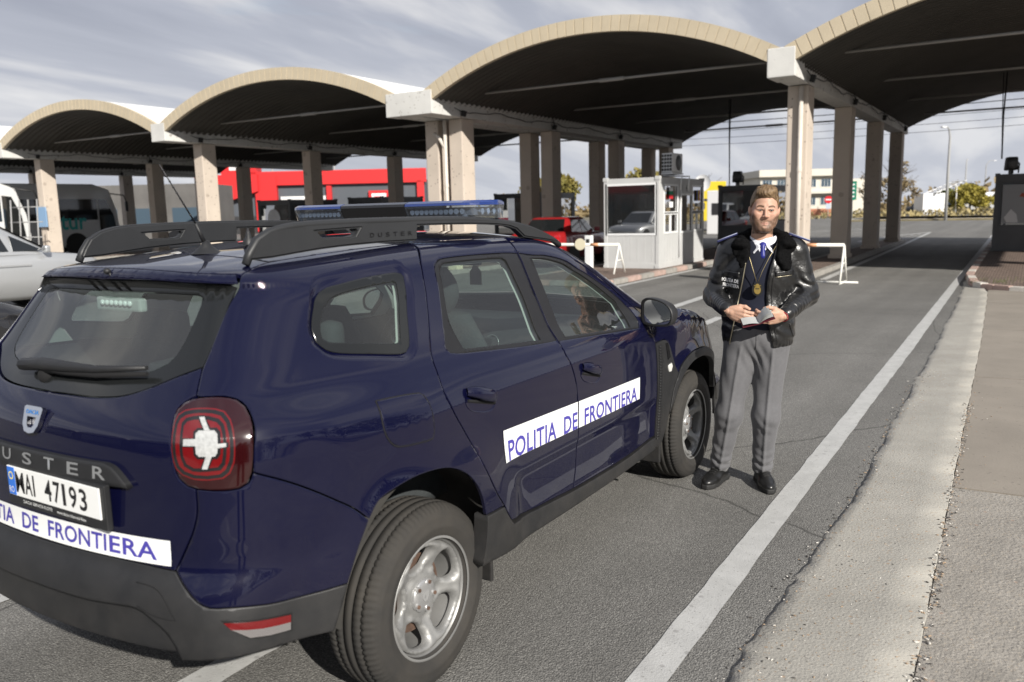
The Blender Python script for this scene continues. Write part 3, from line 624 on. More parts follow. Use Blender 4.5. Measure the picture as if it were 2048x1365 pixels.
    for z,m in ((1.75,wh),(1.55,grn),(1.35,red)): b=MB(); b.box((.9,-.012,z),(.5,.006,.18)); b.build('flag_sticker',m,t6)
    # posters on the right booth's big pane: orange figure on a pale ground (plain shapes)
    b=MB(); b.box((.022,1.1,1.40),(.012,1.78,1.15)); pst=b.build('window_poster',mat('poster_pale',(.36,.37,.38),rough=.4),t3)
    fig=[(.55,.80),(.95,.80),(1.0,1.15),(1.25,1.55),(1.55,1.62),(1.5,1.72),(1.15,1.70),(.85,1.45),(.62,1.62),(.5,1.72),(.45,1.6),(.6,1.35)]
    b=MB(); b.prism(fig[::-1],'x',.006,.014); b.build('poster_figure',mat('poster_orange',(.45,.09,.045),rough=.4),pst)
    b=MB(); b.prism([(1.55,.85),(1.85,.85),(1.92,1.0),(1.75,1.25),(1.6,1.1)][::-1],'x',.006,.014); b.build('poster_splash',wh,pst)
    # speakers / lamps standing on booth roofs
    def speaker(x,y,z,label,rz=0):
        s=empty('loudspeaker',(x,y,z),rz); tag(s,label,'loudspeaker')
        b=MB(); b.box((0,0,.30),(.34,.34,.40),bev=.05,taper=(.85,.85)); b.build('housing',ink,s); b=MB(); b.lathe([(.15,0),(.13,.03),(.05,.05),(0,.03)],Matrix.Translation((-.17,0,.30))@Matrix.Rotation(R(-90),4,'Y'),20); b.build('grille',dfr,s); b=MB(); b.box((0,.0,.05),(.3,.06,.1)); b.tube([(0,-.2,.02),(0,-.22,.3),(0,-.17,.34)],.02,6); b.build('bracket',ink,s)
    speaker(30.3,9.15,2.40,'black loudspeaker on the dark booth behind the officer'); speaker(29.6,.62,2.42,'black loudspeaker on the grey booth at the right edge',.3)
    def bin_box(): pass
    # service point post beside the booth
    p=empty('card_post',(20.0,10.02,.10)); tag(p,'slim white post with a black slot left of the white booth','post')
    b=MB(); b.box((0,0,.44),(.16,.18,.88),bev=.01); b.build('post_body',frm,p); b=MB(); b.box((-.082,0,.72),(.006,.10,.13)); b.build('slot',ink,p)
def build_barriers():
    wh=mat('barrier_white',(.74,.73,.68),rough=.45,var=.06,vscale=6); rd=mat('barrier_orange',(.60,.30,.16),rough=.5); cr=mat('barrier_disc',(.66,.61,.45),rough=.6)
    def barrier(x,y,y2,label,disc,grp='barrier arms across the lanes'):
        t=empty('barrier_arm',(x,y,0)); tag(t,label,'barrier',grp); L=y2-y
        b=MB(); b.cyl((0,0,.80),(0,L,.80),.036,n=12); arm=b.build('arm',wh,t,True)
        for a in np.arange(.55,L-.2,1.5): b=MB(); b.cyl((0,a,.80),(0,a+.22,.80),.0375,n=12); b.build('orange_band',rd,arm,True)
        b=MB()
        for dx in (-.36,.36): b.tube([(dx,0,.02),(0,0,.80)],.022,8)
        b.tube([(-.36,0,.02),(.36,0,.02)],.022,8); b.tube([(-.17,0,.42),(.17,0,.42)],.016,8); b.tube([(0,-.30,.02),(0,.55,.02)],.022,8); b.build('a_frame_stand',wh,t)
        if disc is not None:
            b=MB(); b.cyl((-.045,disc,.81),(-.06,disc,.81),.145,n=28); b.build('round_sign',cr,t)
        b=MB(); b.box((.1,L+.1,.5),(.3,.3,.9),bev=.02); b.build('barrier_box',cr,t)
    barrier(18.6,8.50,13.4,'white and orange barrier arm with a round disc in front of the red car',1.04)
    barrier(18.47,3.30,5.6,'white barrier arm on an A frame stand right of the officer',None)
# ================================================================== the police car
def build_car():
    CX,CY=2.156,2.568
    root=empty('police_car',(CX,CY,0)); tag(root,'dark blue police SUV with white POLITIA DE FRONTIERA strips and a roof light bar','police car')
    paint=mat('navy_paint',(.0026,.0031,.0190),rough=.38,metal=0.,coat=1.,coat_rough=.015,spec=.05)
    plast=mat('car_black_plastic',(.015,.0155,.017),rough=.5,var=.15,vscale=14,bump=.0006,bscale=420)
    add_dust(paint,.30,.85,.055); add_dust(plast,.25,.75,.16)
    frit=mat('black_glass_frame',(.012,.013,.0135),rough=.15,spec=.45)
    film=mat('pillar_black',(.010,.010,.011),rough=.4)
    dark=mat('car_gap_black',(.004,.004,.005),rough=.9)
    glass=glass_mat('car_glass',(.66,.76,.73),1.0)
    rglass=glass_mat('car_rear_glass',(.60,.71,.69),1.15,dirt=.07)
    trimgrey=mat('cabin_light_trim',(.42,.44,.42),rough=.85)
    cabin=mat('cabin_dark',(.022,.024,.026),rough=.8,var=.2,vscale=6)
    seatm=mat('seat_cloth',(.035,.04,.042),rough=.95,var=.25,vscale=10,bump=.002,bscale=90)
    white=mat('sign_white',(.80,.81,.80),rough=.35)
    signblue=mat('sign_blue',(.06,.05,.33),rough=.4)
    chrome=mat('chrome',(.75,.76,.78),rough=.12,metal=1.)
    def crom(pts,closed=True,step=.03,sharp=38):
        """resample a traced outline with smooth curves, keeping its sharp corners"""
        p=np.array(pts,float); n=len(p); out=[]
        cs=math.cos(R(sharp))
        def corner(i):
            a=p[i]-p[i-1]; b=p[(i+1)%n]-p[i]; la,lb=np.hypot(*a),np.hypot(*b)
            return la<1e-9 or lb<1e-9 or (a@b)/(la*lb)<cs
        for i in range(n if closed else n-1):
            p1=p[i];p2=p[(i+1)%n]
            p0=p1-(p2-p1) if (corner(i) or (not closed and i==0)) else p[i-1]
            j=(i+1)%n; p3=p2+(p2-p1) if (corner(j) or (not closed and j==n-1)) else p[(i+2)%n]
            d=np.hypot(*(p2-p1)); k=max(1,int(round(d/step)))
            d01=max(np.hypot(*(p1-p0)),1e-6);d23=max(np.hypot(*(p3-p2)),1e-6)
            m1=(p2-p0)/(d01+d)*d; m2=(p3-p1)/(d+d23)*d
            for t in np.arange(k)/k:
                t2=t*t;t3=t2*t; out.append((2*t3-3*t2+1)*p1+(t3-2*t2+t)*m1+(3*t2-2*t3)*p2+(t3-t2)*m2)
        if not closed: out.append(p[-1])
        return np.array(out)
    def area(q): x,y=q[:,0],q[:,1]; return .5*np.sum(x*np.roll(y,-1)-np.roll(x,-1)*y)
    def offset(q,d):
        """move an outline inwards by d (outwards when negative)"""
        s=1 if area(q)>0 else -1
        a=q-np.roll(q,1,0); b=np.roll(q,-1,0)-q
        a/=np.linalg.norm(a,axis=1,keepdims=True)+1e-12; b/=np.linalg.norm(b,axis=1,keepdims=True)+1e-12
        na=np.stack([-a[:,1],a[:,0]],1)*s; nb=np.stack([-b[:,1],b[:,0]],1)*s; m=na+nb; l=np.linalg.norm(m,axis=1,keepdims=True); m/=l+1e-9
        c=np.clip((m*na).sum(1,keepdims=True),.45,1); return q+m*d/c
    def near(A,B):
        kd=KDTree(len(B))
        for i,q in enumerate(B): kd.insert((q[0],q[1],0),i)
        kd.balance(); return np.array([kd.find((q[0],q[1],0))[2] for q in A])
    def panel(name,poly,m,parent,holes=(),gap=.0022,off=0.,flange=.016,step=.026,both=False,rim=.005,mirror=False,resample=True,hole_gap=0.,extra=None,fn=None,keep_center=True,sharp=38,smooth_gap=True):
        """a body panel: traced outline in the unrolled (u,v) chart, filled, laid on the body surface, with its turned-in edge"""
        q=crom(poly,step=step,sharp=sharp) if resample else np.array(poly,float)
        qo=offset(q,gap) if gap else q
        if both: # never pull the centre line in
            c=np.abs(q[:,0]+1.307)<2e-3; qo[c]=q[c]; c2=q[:,0]>3.9; 
        hs=[offset(crom(h,step=step) if resample else np.array(h,float),-hole_gap) for h in holes]
        loops=[qo]+hs
        pts=[];edges=[]
        for lp in loops:
            b=len(pts); pts+=[tuple(x) for x in lp]; edges+=[(b+i,b+(i+1)%len(lp)) for i in range(len(lp))]
        if rim:
            for k,lp in enumerate(loops):
                r_=offset(lp,rim if k==0 else -rim); ok=inside(r_,qo)
                for h in hs: ok&=~inside(r_,h)
                # keep only the ring points that stayed clear of the outline
                D=near(r_,np.concatenate(loops)); ok&=D>rim*.7
                pts+=[tuple(x) for x,a in zip(r_,ok) if a]
        lo,hi=qo.min(0),qo.max(0); gx=np.arange(lo[0]+step*.5,hi[0],step); gy=np.arange(lo[1]+step*.5,hi[1],step)
        G=np.array([(x,y) for i,x in enumerate(gx) for y in (gy+ (step*.5 if i%2 else 0))])
        if len(G):
            ok=inside(G,qo)
            for h in hs: ok&=~inside(G,h)
            allp=np.concatenate(loops); 
            D=near(G,allp); ok&=D>max(rim*1.8,step*.45)
            pts+=[tuple(x) for x in G[ok]]
        V,T=cdt(pts,edges,[qo],hs)
        f=fn or surf3
        P,Nn=f(V[:,0],V[:,1]); P=P+Nn*off
        nv=len(P); allP=[P];allN=[Nn]; faces=[t for t in T]; base=nv
        # (u grows forward, v up: on the right side seen from outside u runs to the right)
        loopidx=[]; b=0
        tree={}
        for i,v in enumerate(V): tree.setdefault((round(v[0],5),round(v[1],5)),i)
        for k,lp in enumerate(loops):
            idx=[]
            for x in lp:
                i=tree.get((round(float(x[0]),5),round(float(x[1]),5)))
                if i is None: i=int(np.argmin(np.hypot(V[:,0]-x[0],V[:,1]-x[1])))
                if not idx or idx[-1]!=i: idx.append(i)
            loopidx.append(idx)
        if flange:
            for k,idx in enumerate(loopidx):
                cen=np.array([0,0,0.])
                A=P[idx]; nn=Nn[idx]; n=len(idx)
                ccw=area(V[idx])>0; hole=k>0
                # edge lip: same outline pushed inwards along the normal
                B=A-nn*flange; s0=base; allP+= [A,B]; tang=np.roll(A,-1,0)-np.roll(A,1,0); tang/=np.linalg.norm(tang,axis=1,keepdims=True)+1e-9
                outn=np.cross(tang,nn)*(1 if ccw else -1)*(-1 if hole else 1)
                allN+= [outn,outn]; base+=2*n
                for i in range(n):
                    j=(i+1)%n
                    if both and abs(V[idx[i]][0]+1.307)<3e-3 and abs(V[idx[j]][0]+1.307)<3e-3: continue
                    fq=(s0+i,s0+n+i,s0+n+j,s0+j); 
                    faces.append(fq if (ccw!=hole) else fq[::-1])
                if smooth_gap and rim:
                    t_=nn*.82+outn*.57; allN[0][idx]=t_/np.linalg.norm(t_,axis=1,keepdims=True)
        P=np.concatenate(allP);Nn=np.concatenate(allN)
        if both:
            c=np.abs(P[:,1])<2.5e-3; P[c,1]=0; Nn[c,1]=0
        def mk(nm,P,Nn,F_):
            me=bpy.data.meshes.new(nm); me.from_pydata(P.tolist(),[],[list(map(int,x)) for x in F_]); me.update()
            me.polygons.foreach_set('use_smooth',[True]*len(me.polygons)); me.normals_split_custom_set_from_vertices(Nn.tolist())
            return link(nm,me,m,parent)
        if both:
            P2=P*[1,-1,1];N2=Nn*[1,-1,1]; n=len(P)
            F2=[tuple(n+i for i in x[::-1]) for x in faces]
            o=mk(name,np.concatenate([P,P2]),np.concatenate([Nn,N2]),faces+F2); return o
        o=mk(name,P,Nn,faces)
        if mirror:
            par=parent if not isinstance(mirror,bpy.types.Object) else mirror
            o2=mk(name,P*[1,-1,1],Nn*[1,-1,1],[x[::-1] for x in faces]); o2.parent=par; return o,o2
        return o
    def surf3(u,v):
        P=surf(u,v); return P,normal(P)
    def top3(x,y):
        """roof, windscreen and bonnet: the first surface met from above"""
        z=np.full(x.shape,1.9); dz=.01
        lo=np.full(x.shape,.5);hi=np.full(x.shape,1.8)
        done=np.zeros(x.shape,bool)
        for zz in np.arange(1.8,.5,-.02):
            val=(F(x,y,np.full(x.shape,zz))<0)&~done; lo=np.where(val,zz,lo);hi=np.where(val,zz+.02,hi);done|=val
        for _ in range(20):
            m_=(lo+hi)/2;s=F(x,y,m_)<0; lo=np.where(s,m_,lo);hi=np.where(s,hi,m_)
        P=np.stack([x,y,(lo+hi)/2],-1); return P,normal(P)
    # ---------------------------------------------------------------- the line between side panels and roof / windscreen / bonnet
    lipu=np.linspace(-1.307,-.66,14); lipP=surf(lipu,np.full(14,1.473)); lip2=[tuple(p[:2]) for p in lipP]
    K=[(float(lipP[-1][0]),float(lipP[-1][1])),(-.44,-.52),(-.37,-.495),(-.28,-.465),(-.1,-.478),(.2,-.503),(.5,-.527),(.8,-.55),(1.05,-.57),(1.3,-.598),(1.42,-.612),(1.6,-.64),(1.8,-.675),(1.95,-.70),(2.07,-.715)]
    K2=[(2.07,-.715),(2.2,-.735),(2.45,-.755),(2.7,-.765),(2.9,-.74),(3.08,-.68),(3.2,-.58),(3.28,-.42),(3.33,-.2),(3.34,0)]
    def to_uv(xy):
        a=np.array(xy); P,_=top3(a[:,0],a[:,1]); u,v=inv_chart(P); return np.stack([u,v],1)
    Kuv=to_uv(crom(K,closed=False,step=.04)); K2uv=to_uv(crom(K2,closed=False,step=.05))
    def k_between(a,b): # part of the line by u, ordered forward
        q=Kuv[np.argsort(Kuv[:,0])]; return [tuple(x) for x in q if a<x[0]<b]
    def k_at(u): q=Kuv[np.argsort(Kuv[:,0])]; return (u,float(np.interp(u,q[:,0],q[:,1])))
    # ---------------------------------------------------------------- traced outlines
    gate=[(-.733,1.246),(-.734,1.238),(-.731,1.203),(-.729,1.176)]
    gate_low=[(-.713,.936),(-.713,.87),(-.725,.813),(-.739,.774),(-.768,.702)]
    lamp=[(-.775,1.123),(-.772,1.143),(-.754,1.161),(-.719,1.172),(-.664,1.174),(-.627,1.164),(-.607,1.146),(-.595,1.119),(-.59,1.086),(-.592,1.028),(-.598,.974),(-.607,.947),(-.625,.934),(-.66,.931),(-.705,.935),(-.73,.943),(-.75,.964),(-.76,.991),(-.766,1.033),(-.77,1.079)]
    qseam=[(-.598,.974),(-.545,.941),(-.48,.893),(-.42,.843),(-.369,.798),(-.331,.757)]
    arch_hi=[(-.333,.753),(-.291,.799),(-.209,.819),(-.104,.826),(.021,.811),(.112,.772),(.189,.701),(.228,.634),(.248,.565)]
    rdr=[(.341,1.507),(.259,1.451),(.224,1.403),(.182,1.312),(.123,1.192),(.106,1.144),(.082,1.068),(.103,.998),(.160,.908),(.205,.831),(.252,.746),(.322,.631),(.376,.563),(.399,.527),(.437,.482)]
    dbot=[(.437,.482),(.634,.452),(.861,.436),(1.015,.426),(1.292,.419),(1.656,.416),(1.99,.431)]
    dmid=[(.964,1.496),(.937,1.45),(.938,1.381),(.946,1.247),(.952,1.111),(.969,1.046),(1.001,.99),(1.030,.915),(1.041,.827),(1.045,.742),(1.043,.652),(1.035,.52),(1.023,.46),(1.015,.426)]
    ffront=[(1.934,1.012),(1.969,.945),(1.988,.733),(1.993,.634),(1.99,.519),(1.99,.431)]
    ftop=[(1.285,1.463),(1.441,1.41),(1.569,1.343),(1.735,1.246),(1.878,1.15),(1.905,1.085),(1.934,1.012)]
    kr,km=k_at(.37),k_at(1.0)
    lipc=(-.64,1.441)
    # ---------------------------------------------------------------- body: quarter panels, bumper skin, fenders, roof
    quarter=[(.144,1.428),(.138,1.436),(.111,1.44),(-.04,1.438),(-.177,1.43),(-.219,1.427),(-.256,1.418),(-.293,1.402),(-.325,1.367),(-.347,1.324),(-.344,1.288),(-.311,1.26),(-.262,1.245),(-.14,1.225),(-.021,1.207),(.011,1.209),(.037,1.225),(.054,1.252),(.098,1.348),(.134,1.411)]
    qrec=offset(crom(quarter,step=.03),-.026)
    # deeper and wider pressing above and behind the quarter window
    qpoly=[lipc]+k_between(-.63,.36)+[kr]+rdr[:-2]+arch_hi[::-1]+qseam[::-1][1:]+[(-.595,1.03),(-.59,1.086),(-.595,1.119),(-.607,1.146),(-.627,1.164),(-.664,1.174),(-.719,1.173)]+gate[::-1]+[(-.711,1.328),(-.685,1.395)]
    bq=panel('quarter_panel',qpoly,paint,root,holes=[quarter],step=.012,mirror=True,hole_gap=.024,flange=0.012,rim=.004)
    # bevelled pressing down to the fixed quarter window
    def ring(name,inner,outer,m,depth_in,depth_out=0.,parent=root):
        a,b=np.array(outer),np.array(inner); n=len(a)
        rows=[]; norms=[]
        for t in (0,.25,.5,.75,1.):
            q=a*(1-t)+b*t; P,Nn=surf3(q[:,0],q[:,1]); s=t*t*(3-2*t); d=depth_out+(depth_in-depth_out)*s; rows.append(P-Nn*d)
        V=np.concatenate(rows); Fs=[]
        for k in range(4):
            for i in range(n): j=(i+1)%n; Fs.append((k*n+i,k*n+j,(k+1)*n+j,(k+1)*n+i))
        if area(a)<0: Fs=[f[::-1] for f in Fs]
        for sgn in (1,-1):
            me=bpy.data.meshes.new(name); me.from_pydata((V*[1,sgn,1]).tolist(),[],[f if sgn==1 else f[::-1] for f in Fs]); me.update(); link(name,me,m,parent,True)
    q0=crom(quarter,step=.017); ring('window_recess',q0,offset(q0,-.024),paint,.017,-.0)
    qin=[(.09,1.417),(.066,1.419),(-.059,1.417),(-.172,1.41),(-.222,1.402),(-.258,1.387),(-.293,1.349),(-.312,1.314),(-.312,1.296),(-.293,1.283),(-.225,1.272),(-.016,1.243),(.006,1.253),(.044,1.326),(.086,1.405)]
    for o in panel('quarter_window_frame',quarter,frit,root,holes=[qin],gap=0.,off=-.013,flange=.004,mirror=True,rim=.003): pass
    panel('quarter_window',qin,glass,root,gap=0,off=-.015,flange=0,rim=0,mirror=True,step=.05)
    bline=[(-.768,.699),(-.764,.691),(-.738,.657),(-.715,.628),(-.69,.612),(-.66,.609),(-.619,.602),(-.569,.591),(-.497,.585),(-.408,.586)]
    bsk=[(-.607,.947),(-.625,.934),(-.66,.931),(-.705,.935)]+gate_low+bline+[(-.373,.676),(-.333,.753)]+qseam[::-1][1:-1]+[(-.598,.974)]
    panel('bumper_skin',bsk,paint,root,mirror=True,step=.017)
    bot=[(-.425,.53),(-.448,.452),(-.562,.458),(-.66,.462),(-.737,.458),(-.809,.452),(-.961,.45),(-1.1,.448),(-1.307,.447)]
    crease=[(-1.307,.585),(-1.175,.585),(-.989,.586),(-.865,.594),(-.84,.588),(-.81,.566),(-.785,.54),(-.765,.50),(-.755,.455)]
    btop=[(-1.307,.705),(-1.26,.705),(-1.043,.707),(-.884,.706),(-.768,.699)]
    bumper=btop+bline[1:]+[(-.425,.53),(-.448,.452),(-.562,.458),(-.66,.462),(-.74,.458)]+crease[::-1]
    panel('rear_bumper',bumper,plast,root,both=True,gap=.001,step=.017,flange=.03)
    val=crease[:-1]+[(-.757,.457),(-.809,.452),(-.961,.45),(-1.1,.448),(-1.307,.447)]
    panel('bumper_valance',val,plast,root,both=True,gap=.001,off=-.030,step=.017,flange=.05)
    # dark sheet behind all the gaps, following the body a little deeper
    # ---------------------------------------------------------------- tailgate
    tg=[(-1.307,1.149),(-1.196,1.15),(-1.1,1.151),(-1.008,1.157),(-.951,1.167),(-.891,1.188),(-.816,1.219),(-.736,1.246)]+gate[1:]+[(-.754,1.161),(-.772,1.143),(-.775,1.123),(-.77,1.079),(-.766,1.033),(-.76,.991),(-.75,.964),(-.73,.943)]+gate_low+btop[::-1]
    tail=panel('tailgate',tg,paint,root,both=True,step=.014)
    gl=[(-1.307,1.444),(-1.029,1.447),(-.754,1.446),(-.65,1.44),(-.68,1.405),(-.711,1.328),(-.736,1.248),(-.816,1.221),(-.891,1.19),(-.951,1.169),(-1.008,1.159),(-1.1,1.153),(-1.196,1.152),(-1.307,1.151)]
    cl=[(-1.307,1.425),(-1.0,1.427),(-.87,1.426),(-.838,1.42),(-.828,1.405),(-.832,1.372),(-.846,1.301),(-.857,1.273),(-.876,1.252),(-.92,1.232),(-.99,1.216),(-1.128,1.21),(-1.307,1.207)]
    cmir=[x for x in cl]
    # the black-printed border as a strip between the two outlines, the clear pane inside it
    fr=gl[:]+[] ; frame_poly=[gl[0]]+gl[1:]+cl[::-1]
    panel('rear_window_frame',frame_poly,frit,tail,both=True,gap=.0015,off=-.004,flange=.006,rim=0)
    rw=panel('rear_window',cl,rglass,tail,both=True,gap=0,off=-.005,flange=0,rim=0,step=.04)
    # spoiler: lip face, underside and top
    lf=[(float(u),1.4725) for u in lipu]+[(-.64,1.445),(-.754,1.4475),(-1.029,1.449),(-1.307,1.446)]
    panel('spoiler_lip',lf,paint,tail,both=True,gap=0.0005,flange=.004,step=.02,rim=0)
    seam=[(-.28,-.462),(-.272,-.35),(-.268,-.2),(-.266,0)]
    sp=lip2+[(-.44,-.52),(-.37,-.495)]+seam
    def top_panel(name,xy,m,parent,**k):
        """same as panel, over the (x,y) plan; the plan runs with y negative on the right"""
        return panel(name,xy,m,parent,fn=top3,**k)
    def mirror_xy(half): # half outline from centre to centre, y<=0
        return half
    def top_both(name,half,m,parent,off=0.,flange=.012,step=.035,gap=.002,rim=.005):
        h=crom(half,closed=False,step=step); full=np.concatenate([h,(h*[1,-1])[::-1][1:-1]])
        # make it counter-clockwise seen from above
        if area(full)<0: full=full[::-1]
        return panel(name,full,m,parent,fn=top3,off=off,flange=flange,step=step,gap=gap,rim=rim,resample=False)
    top_both('spoiler_top',sp,paint,tail,gap=.0015,step=.025)
    kxy=[p for p in K if -.3<p[0]<1.35]
    wtop=[(1.4,0),(1.395,-.2),(1.385,-.4),(1.36,-.56)]
    roof=[(-.262,0),(-.264,-.2),(-.268,-.35),(-.276,-.458)]+kxy[1:]+[(1.33,-.602)]+wtop[::-1]
    rf=top_both('roof',roof,paint,root)
    wbot=[(2.17,0),(2.165,-.3),(2.13,-.52),(2.06,-.69)]
    ws=[(1.403,0),(1.398,-.2),(1.388,-.4),(1.365,-.57)]+[(1.45,-.60),(1.6,-.622),(1.8,-.655),(1.95,-.682)]+wbot[::-1]
    top_both('windscreen',ws,glass,root,off=-.003,flange=0.,rim=0,step=.06)
    for s in (1,-1):
        pl_=crom([(1.335,-.602),(1.42,-.612),(1.6,-.64),(1.8,-.675),(1.95,-.70),(2.07,-.715),(2.06,-.692),(1.95,-.684),(1.8,-.657),(1.6,-.624),(1.45,-.602),(1.365,-.572)],step=.03)
        pl_=pl_*[1,s]; pl_=pl_ if area(pl_)>0 else pl_[::-1]
        panel('windscreen_pillar',pl_,film,root,fn=top3,gap=0,flange=.004,rim=0,resample=False)
    hood=[(2.2,0),(2.19,-.3),(2.15,-.53),(2.10,-.70)]+K2[1:]
    top_both('bonnet',hood,paint,root,step=.04)
    cowl=[(2.172,0),(2.167,-.3),(2.132,-.52),(2.075,-.70),(2.098,-.70),(2.148,-.53),(2.188,-.3),(2.198,0)]
    top_both('cowl',cowl,plast,root,off=-.006,gap=0,rim=0)
    # ---------------------------------------------------------------- doors
    rwin=[(.345,1.447),(.381,1.456),(.59,1.458),(.829,1.455),(.925,1.452)]
    rtrim=[(.208,1.19),(.27,1.329),(.301,1.399),(.320,1.435),(.345,1.447),(.381,1.456),(.59,1.458),(.829,1.455),(.931,1.450),(.933,1.381),(.941,1.247),(.946,1.112),(.85,1.115),(.617,1.131),(.424,1.147),(.274,1.16),(.221,1.17)]
    rgl=[(.374,1.441),(.406,1.446),(.798,1.442),(.821,1.434),(.829,1.412),(.848,1.304),(.835,1.129),(.537,1.153),(.31,1.171),(.288,1.271),(.330,1.40)]
    rgl=[(.288,1.268),(.330,1.40),(.345,1.428),(.374,1.441),(.406,1.446),(.798,1.442),(.821,1.434),(.829,1.412),(.846,1.304),(.835,1.131),(.537,1.153),(.31,1.171)]
    rd=rdr+dbot[1:4]+dmid[::-1][1:]+[km]+k_between(.38,.99)[::-1]+[kr]
    rdo=panel('rear_door',rd,paint,root,holes=[rtrim],step=.014,mirror=True)
    for d_,s in zip(rdo,(1,-1)): pass
    ftrim=[(.943,1.450),(1.043,1.441),(1.171,1.434),(1.357,1.405),(1.547,1.326),(1.745,1.211),(1.815,1.150),(1.812,1.10),(1.782,1.056),(1.336,1.084),(.956,1.108),(.950,1.247),(.943,1.381)]
    fgl=[(1.031,1.431),(1.158,1.425),(1.335,1.395),(1.512,1.314),(1.694,1.204),(1.705,1.15),(1.69,1.073),(1.352,1.098),(1.032,1.118),(1.036,1.309)]
    fd=dmid+dbot[4:]+ffront[::-1][1:]+ftop[::-1][1:]+[k_at(1.2)]+[(x[0],x[1]) for x in k_between(1.01,1.19)[::-1]]+[km]
    ft_=[(1.878,1.15),(1.735,1.246),(1.569,1.343),(1.441,1.41),(1.33,1.455),(1.24,1.478),(1.13,1.492)]
    fd=dmid+dbot[4:]+ffront[::-1][1:]+[(1.905,1.085)]+ft_
    fdo=panel('front_door',fd,paint,root,holes=[ftrim],step=.014,mirror=True)
    for d_,q_,g_,nm in ((rdo,rtrim,rgl,'rear'),(fdo,ftrim,fgl,'front')):
        a,b=panel('window_trim',q_,film,d_[0],holes=[g_],gap=.0008,off=-.002,flange=.006,mirror=d_[1],rim=.003)
        panel('door_window',g_,glass,d_[0],gap=0,off=-.007,flange=0,rim=0,mirror=d_[1],step=.05)
    # thin bright line of the window seal and the glass run between pane and mirror triangle
    def line(name,uv,w,m,parent,off=.001,mirror=False,closed=False,h=.002):
        q=crom(uv,closed=closed,step=.02); P,Nn=surf3(q[:,0],q[:,1])
        for s in ((1,-1) if mirror else (1,)):
            b=MB(); b.tube([tuple(p) for p in (P+Nn*off)*[1,s,1]],w,6); b.build(name,m,parent if s==1 or mirror is True else mirror)
    seal=mat('window_seal',(.012,.012,.013),rough=.5)
    # ---------------------------------------------------------------- front pillars, fenders and nose
    ap=[(1.0,0)]
    apil=[km]+k_between(1.02,2.06)+[to_uv([(2.07,-.715)])[0].tolist()]+[(2.02,1.075),(1.934,1.014),(1.907,1.087)]+ft_
    panel('front_pillar',apil,paint,root,mirror=True,step=.02,rim=.003,gap=.0015)
    k0=to_uv([(2.07,-.715)])[0]
    arch_o=[(2.284,.733),(2.329,.772),(2.452,.818),(2.565,.83),(2.68,.825),(2.79,.79),(2.90,.72),(2.99,.62),(3.06,.50)]
    tri=[(1.984,.951),(2.109,.949),(2.164,.913),(2.235,.799),(2.284,.733)]
    fen=[tuple(k0),(2.03,1.072),(1.936,1.012),(1.969,.951)]+tri+arch_o[1:]+[(3.3,.52),(3.607,.52),(3.8,.52),(3.957,.52)]+[(3.957,.80)]
    fen=fen+[(float(a),float(b)) for a,b in K2uv[::-1] if a<3.93][0:-1]
    panel('fender',fen,paint,root,mirror=True,step=.04)
    trimF=tri+[(2.209,.649),(2.151,.516),(2.12,.43),(2.099,.372),(2.06,.352),(2.0,.36),(1.992,.431),(1.993,.634),(1.988,.733),(1.969,.945)]
    for o in panel('fender_trim',trimF,plast,root,mirror=True,off=.004,gap=.002): pass
    archlip=arch_o+[(3.02,.50),(2.95,.60),(2.86,.685),(2.76,.745),(2.66,.775),(2.56,.78),(2.452,.77),(2.34,.722),(2.265,.655),(2.205,.57),(2.15,.516),(2.209,.649)]
    archlip=[(2.209,.649),(2.284,.733)]+arch_o[1:]+[(3.01,.50),(2.945,.60),(2.86,.682),(2.765,.742),(2.66,.775),(2.56,.782),(2.452,.77),(2.345,.725),(2.27,.665),(2.215,.595),(2.151,.516)]
    panel('arch_trim',archlip,plast,root,mirror=True,off=.006,gap=.001,flange=.03)
    sill=[(.248,.565),(.30,.564),(.366,.563),(.39,.527),(.428,.482),(.445,.468)]+[(a,b-.006) for a,b in dbot[1:]]+[(2.0,.352),(1.862,.35),(1.29,.345),(.8,.348),(.389,.36),(.281,.37),(.232,.372),(.246,.472)]
    panel('sill_cladding',sill,plast,root,mirror=True,off=.008,gap=.001,flange=.06,rim=.008)
    fb=[(3.06,.50),(3.3,.515),(3.607,.515),(3.957,.515),(3.957,.26),(3.6,.27),(3.3,.28),(3.08,.30)]
    panel('front_bumper',fb,plast,root,mirror=True,step=.05)
    hl=[(3.22,.74),(3.36,.80),(3.52,.80),(3.6,.78),(3.6,.70),(3.45,.685),(3.3,.69)]
    panel('headlight',hl,mat('headlight_glass',(.6,.62,.65),rough=.08,coat=1),root,mirror=True,off=.004,gap=0)
    gr=[(3.62,.785),(3.957,.785),(3.957,.66),(3.62,.67)]
    panel('grille',gr,plast,root,mirror=True,off=.004,gap=0)
    # side indicator and vent strip on the black fender trim
    ind=[(2.135,.80),(2.175,.81),(2.192,.79),(2.175,.762),(2.14,.765)]
    panel('side_indicator',ind,mat('clear_lamp',(.75,.75,.72),rough=.1,coat=1),root,off=.010,gap=0,flange=.006,rim=.003,mirror=True)
    rb=MB()
    for k in range(34):
        v=.925-k*.0155; P,Nn=surf3(np.array([2.002,2.042]),np.array([v,v+.001])); A=P+Nn*.0075
        rb.tube([tuple(A[0]),tuple(A[1])],.0045,5)
    rb.build('trim_ribs',plast,root)
    badge=[(2.10,.93),(2.135,.93),(2.165,.845),(2.13,.835)]
    panel('fender_badge',badge,mat('badge_black',(.01,.01,.011),rough=.15),root,off=.008,gap=0,flange=.004,rim=0)
    # ---------------------------------------------------------------- fuel flap (its own lid in the quarter panel, slightly proud)
    flap=[(-.239,1.092),(-.157,1.089),(-.044,1.08),(-.03,1.071),(-.017,1.041),(-.016,.953),(-.03,.926),(-.065,.926),(-.193,.939),(-.223,.958),(-.245,1.003)]
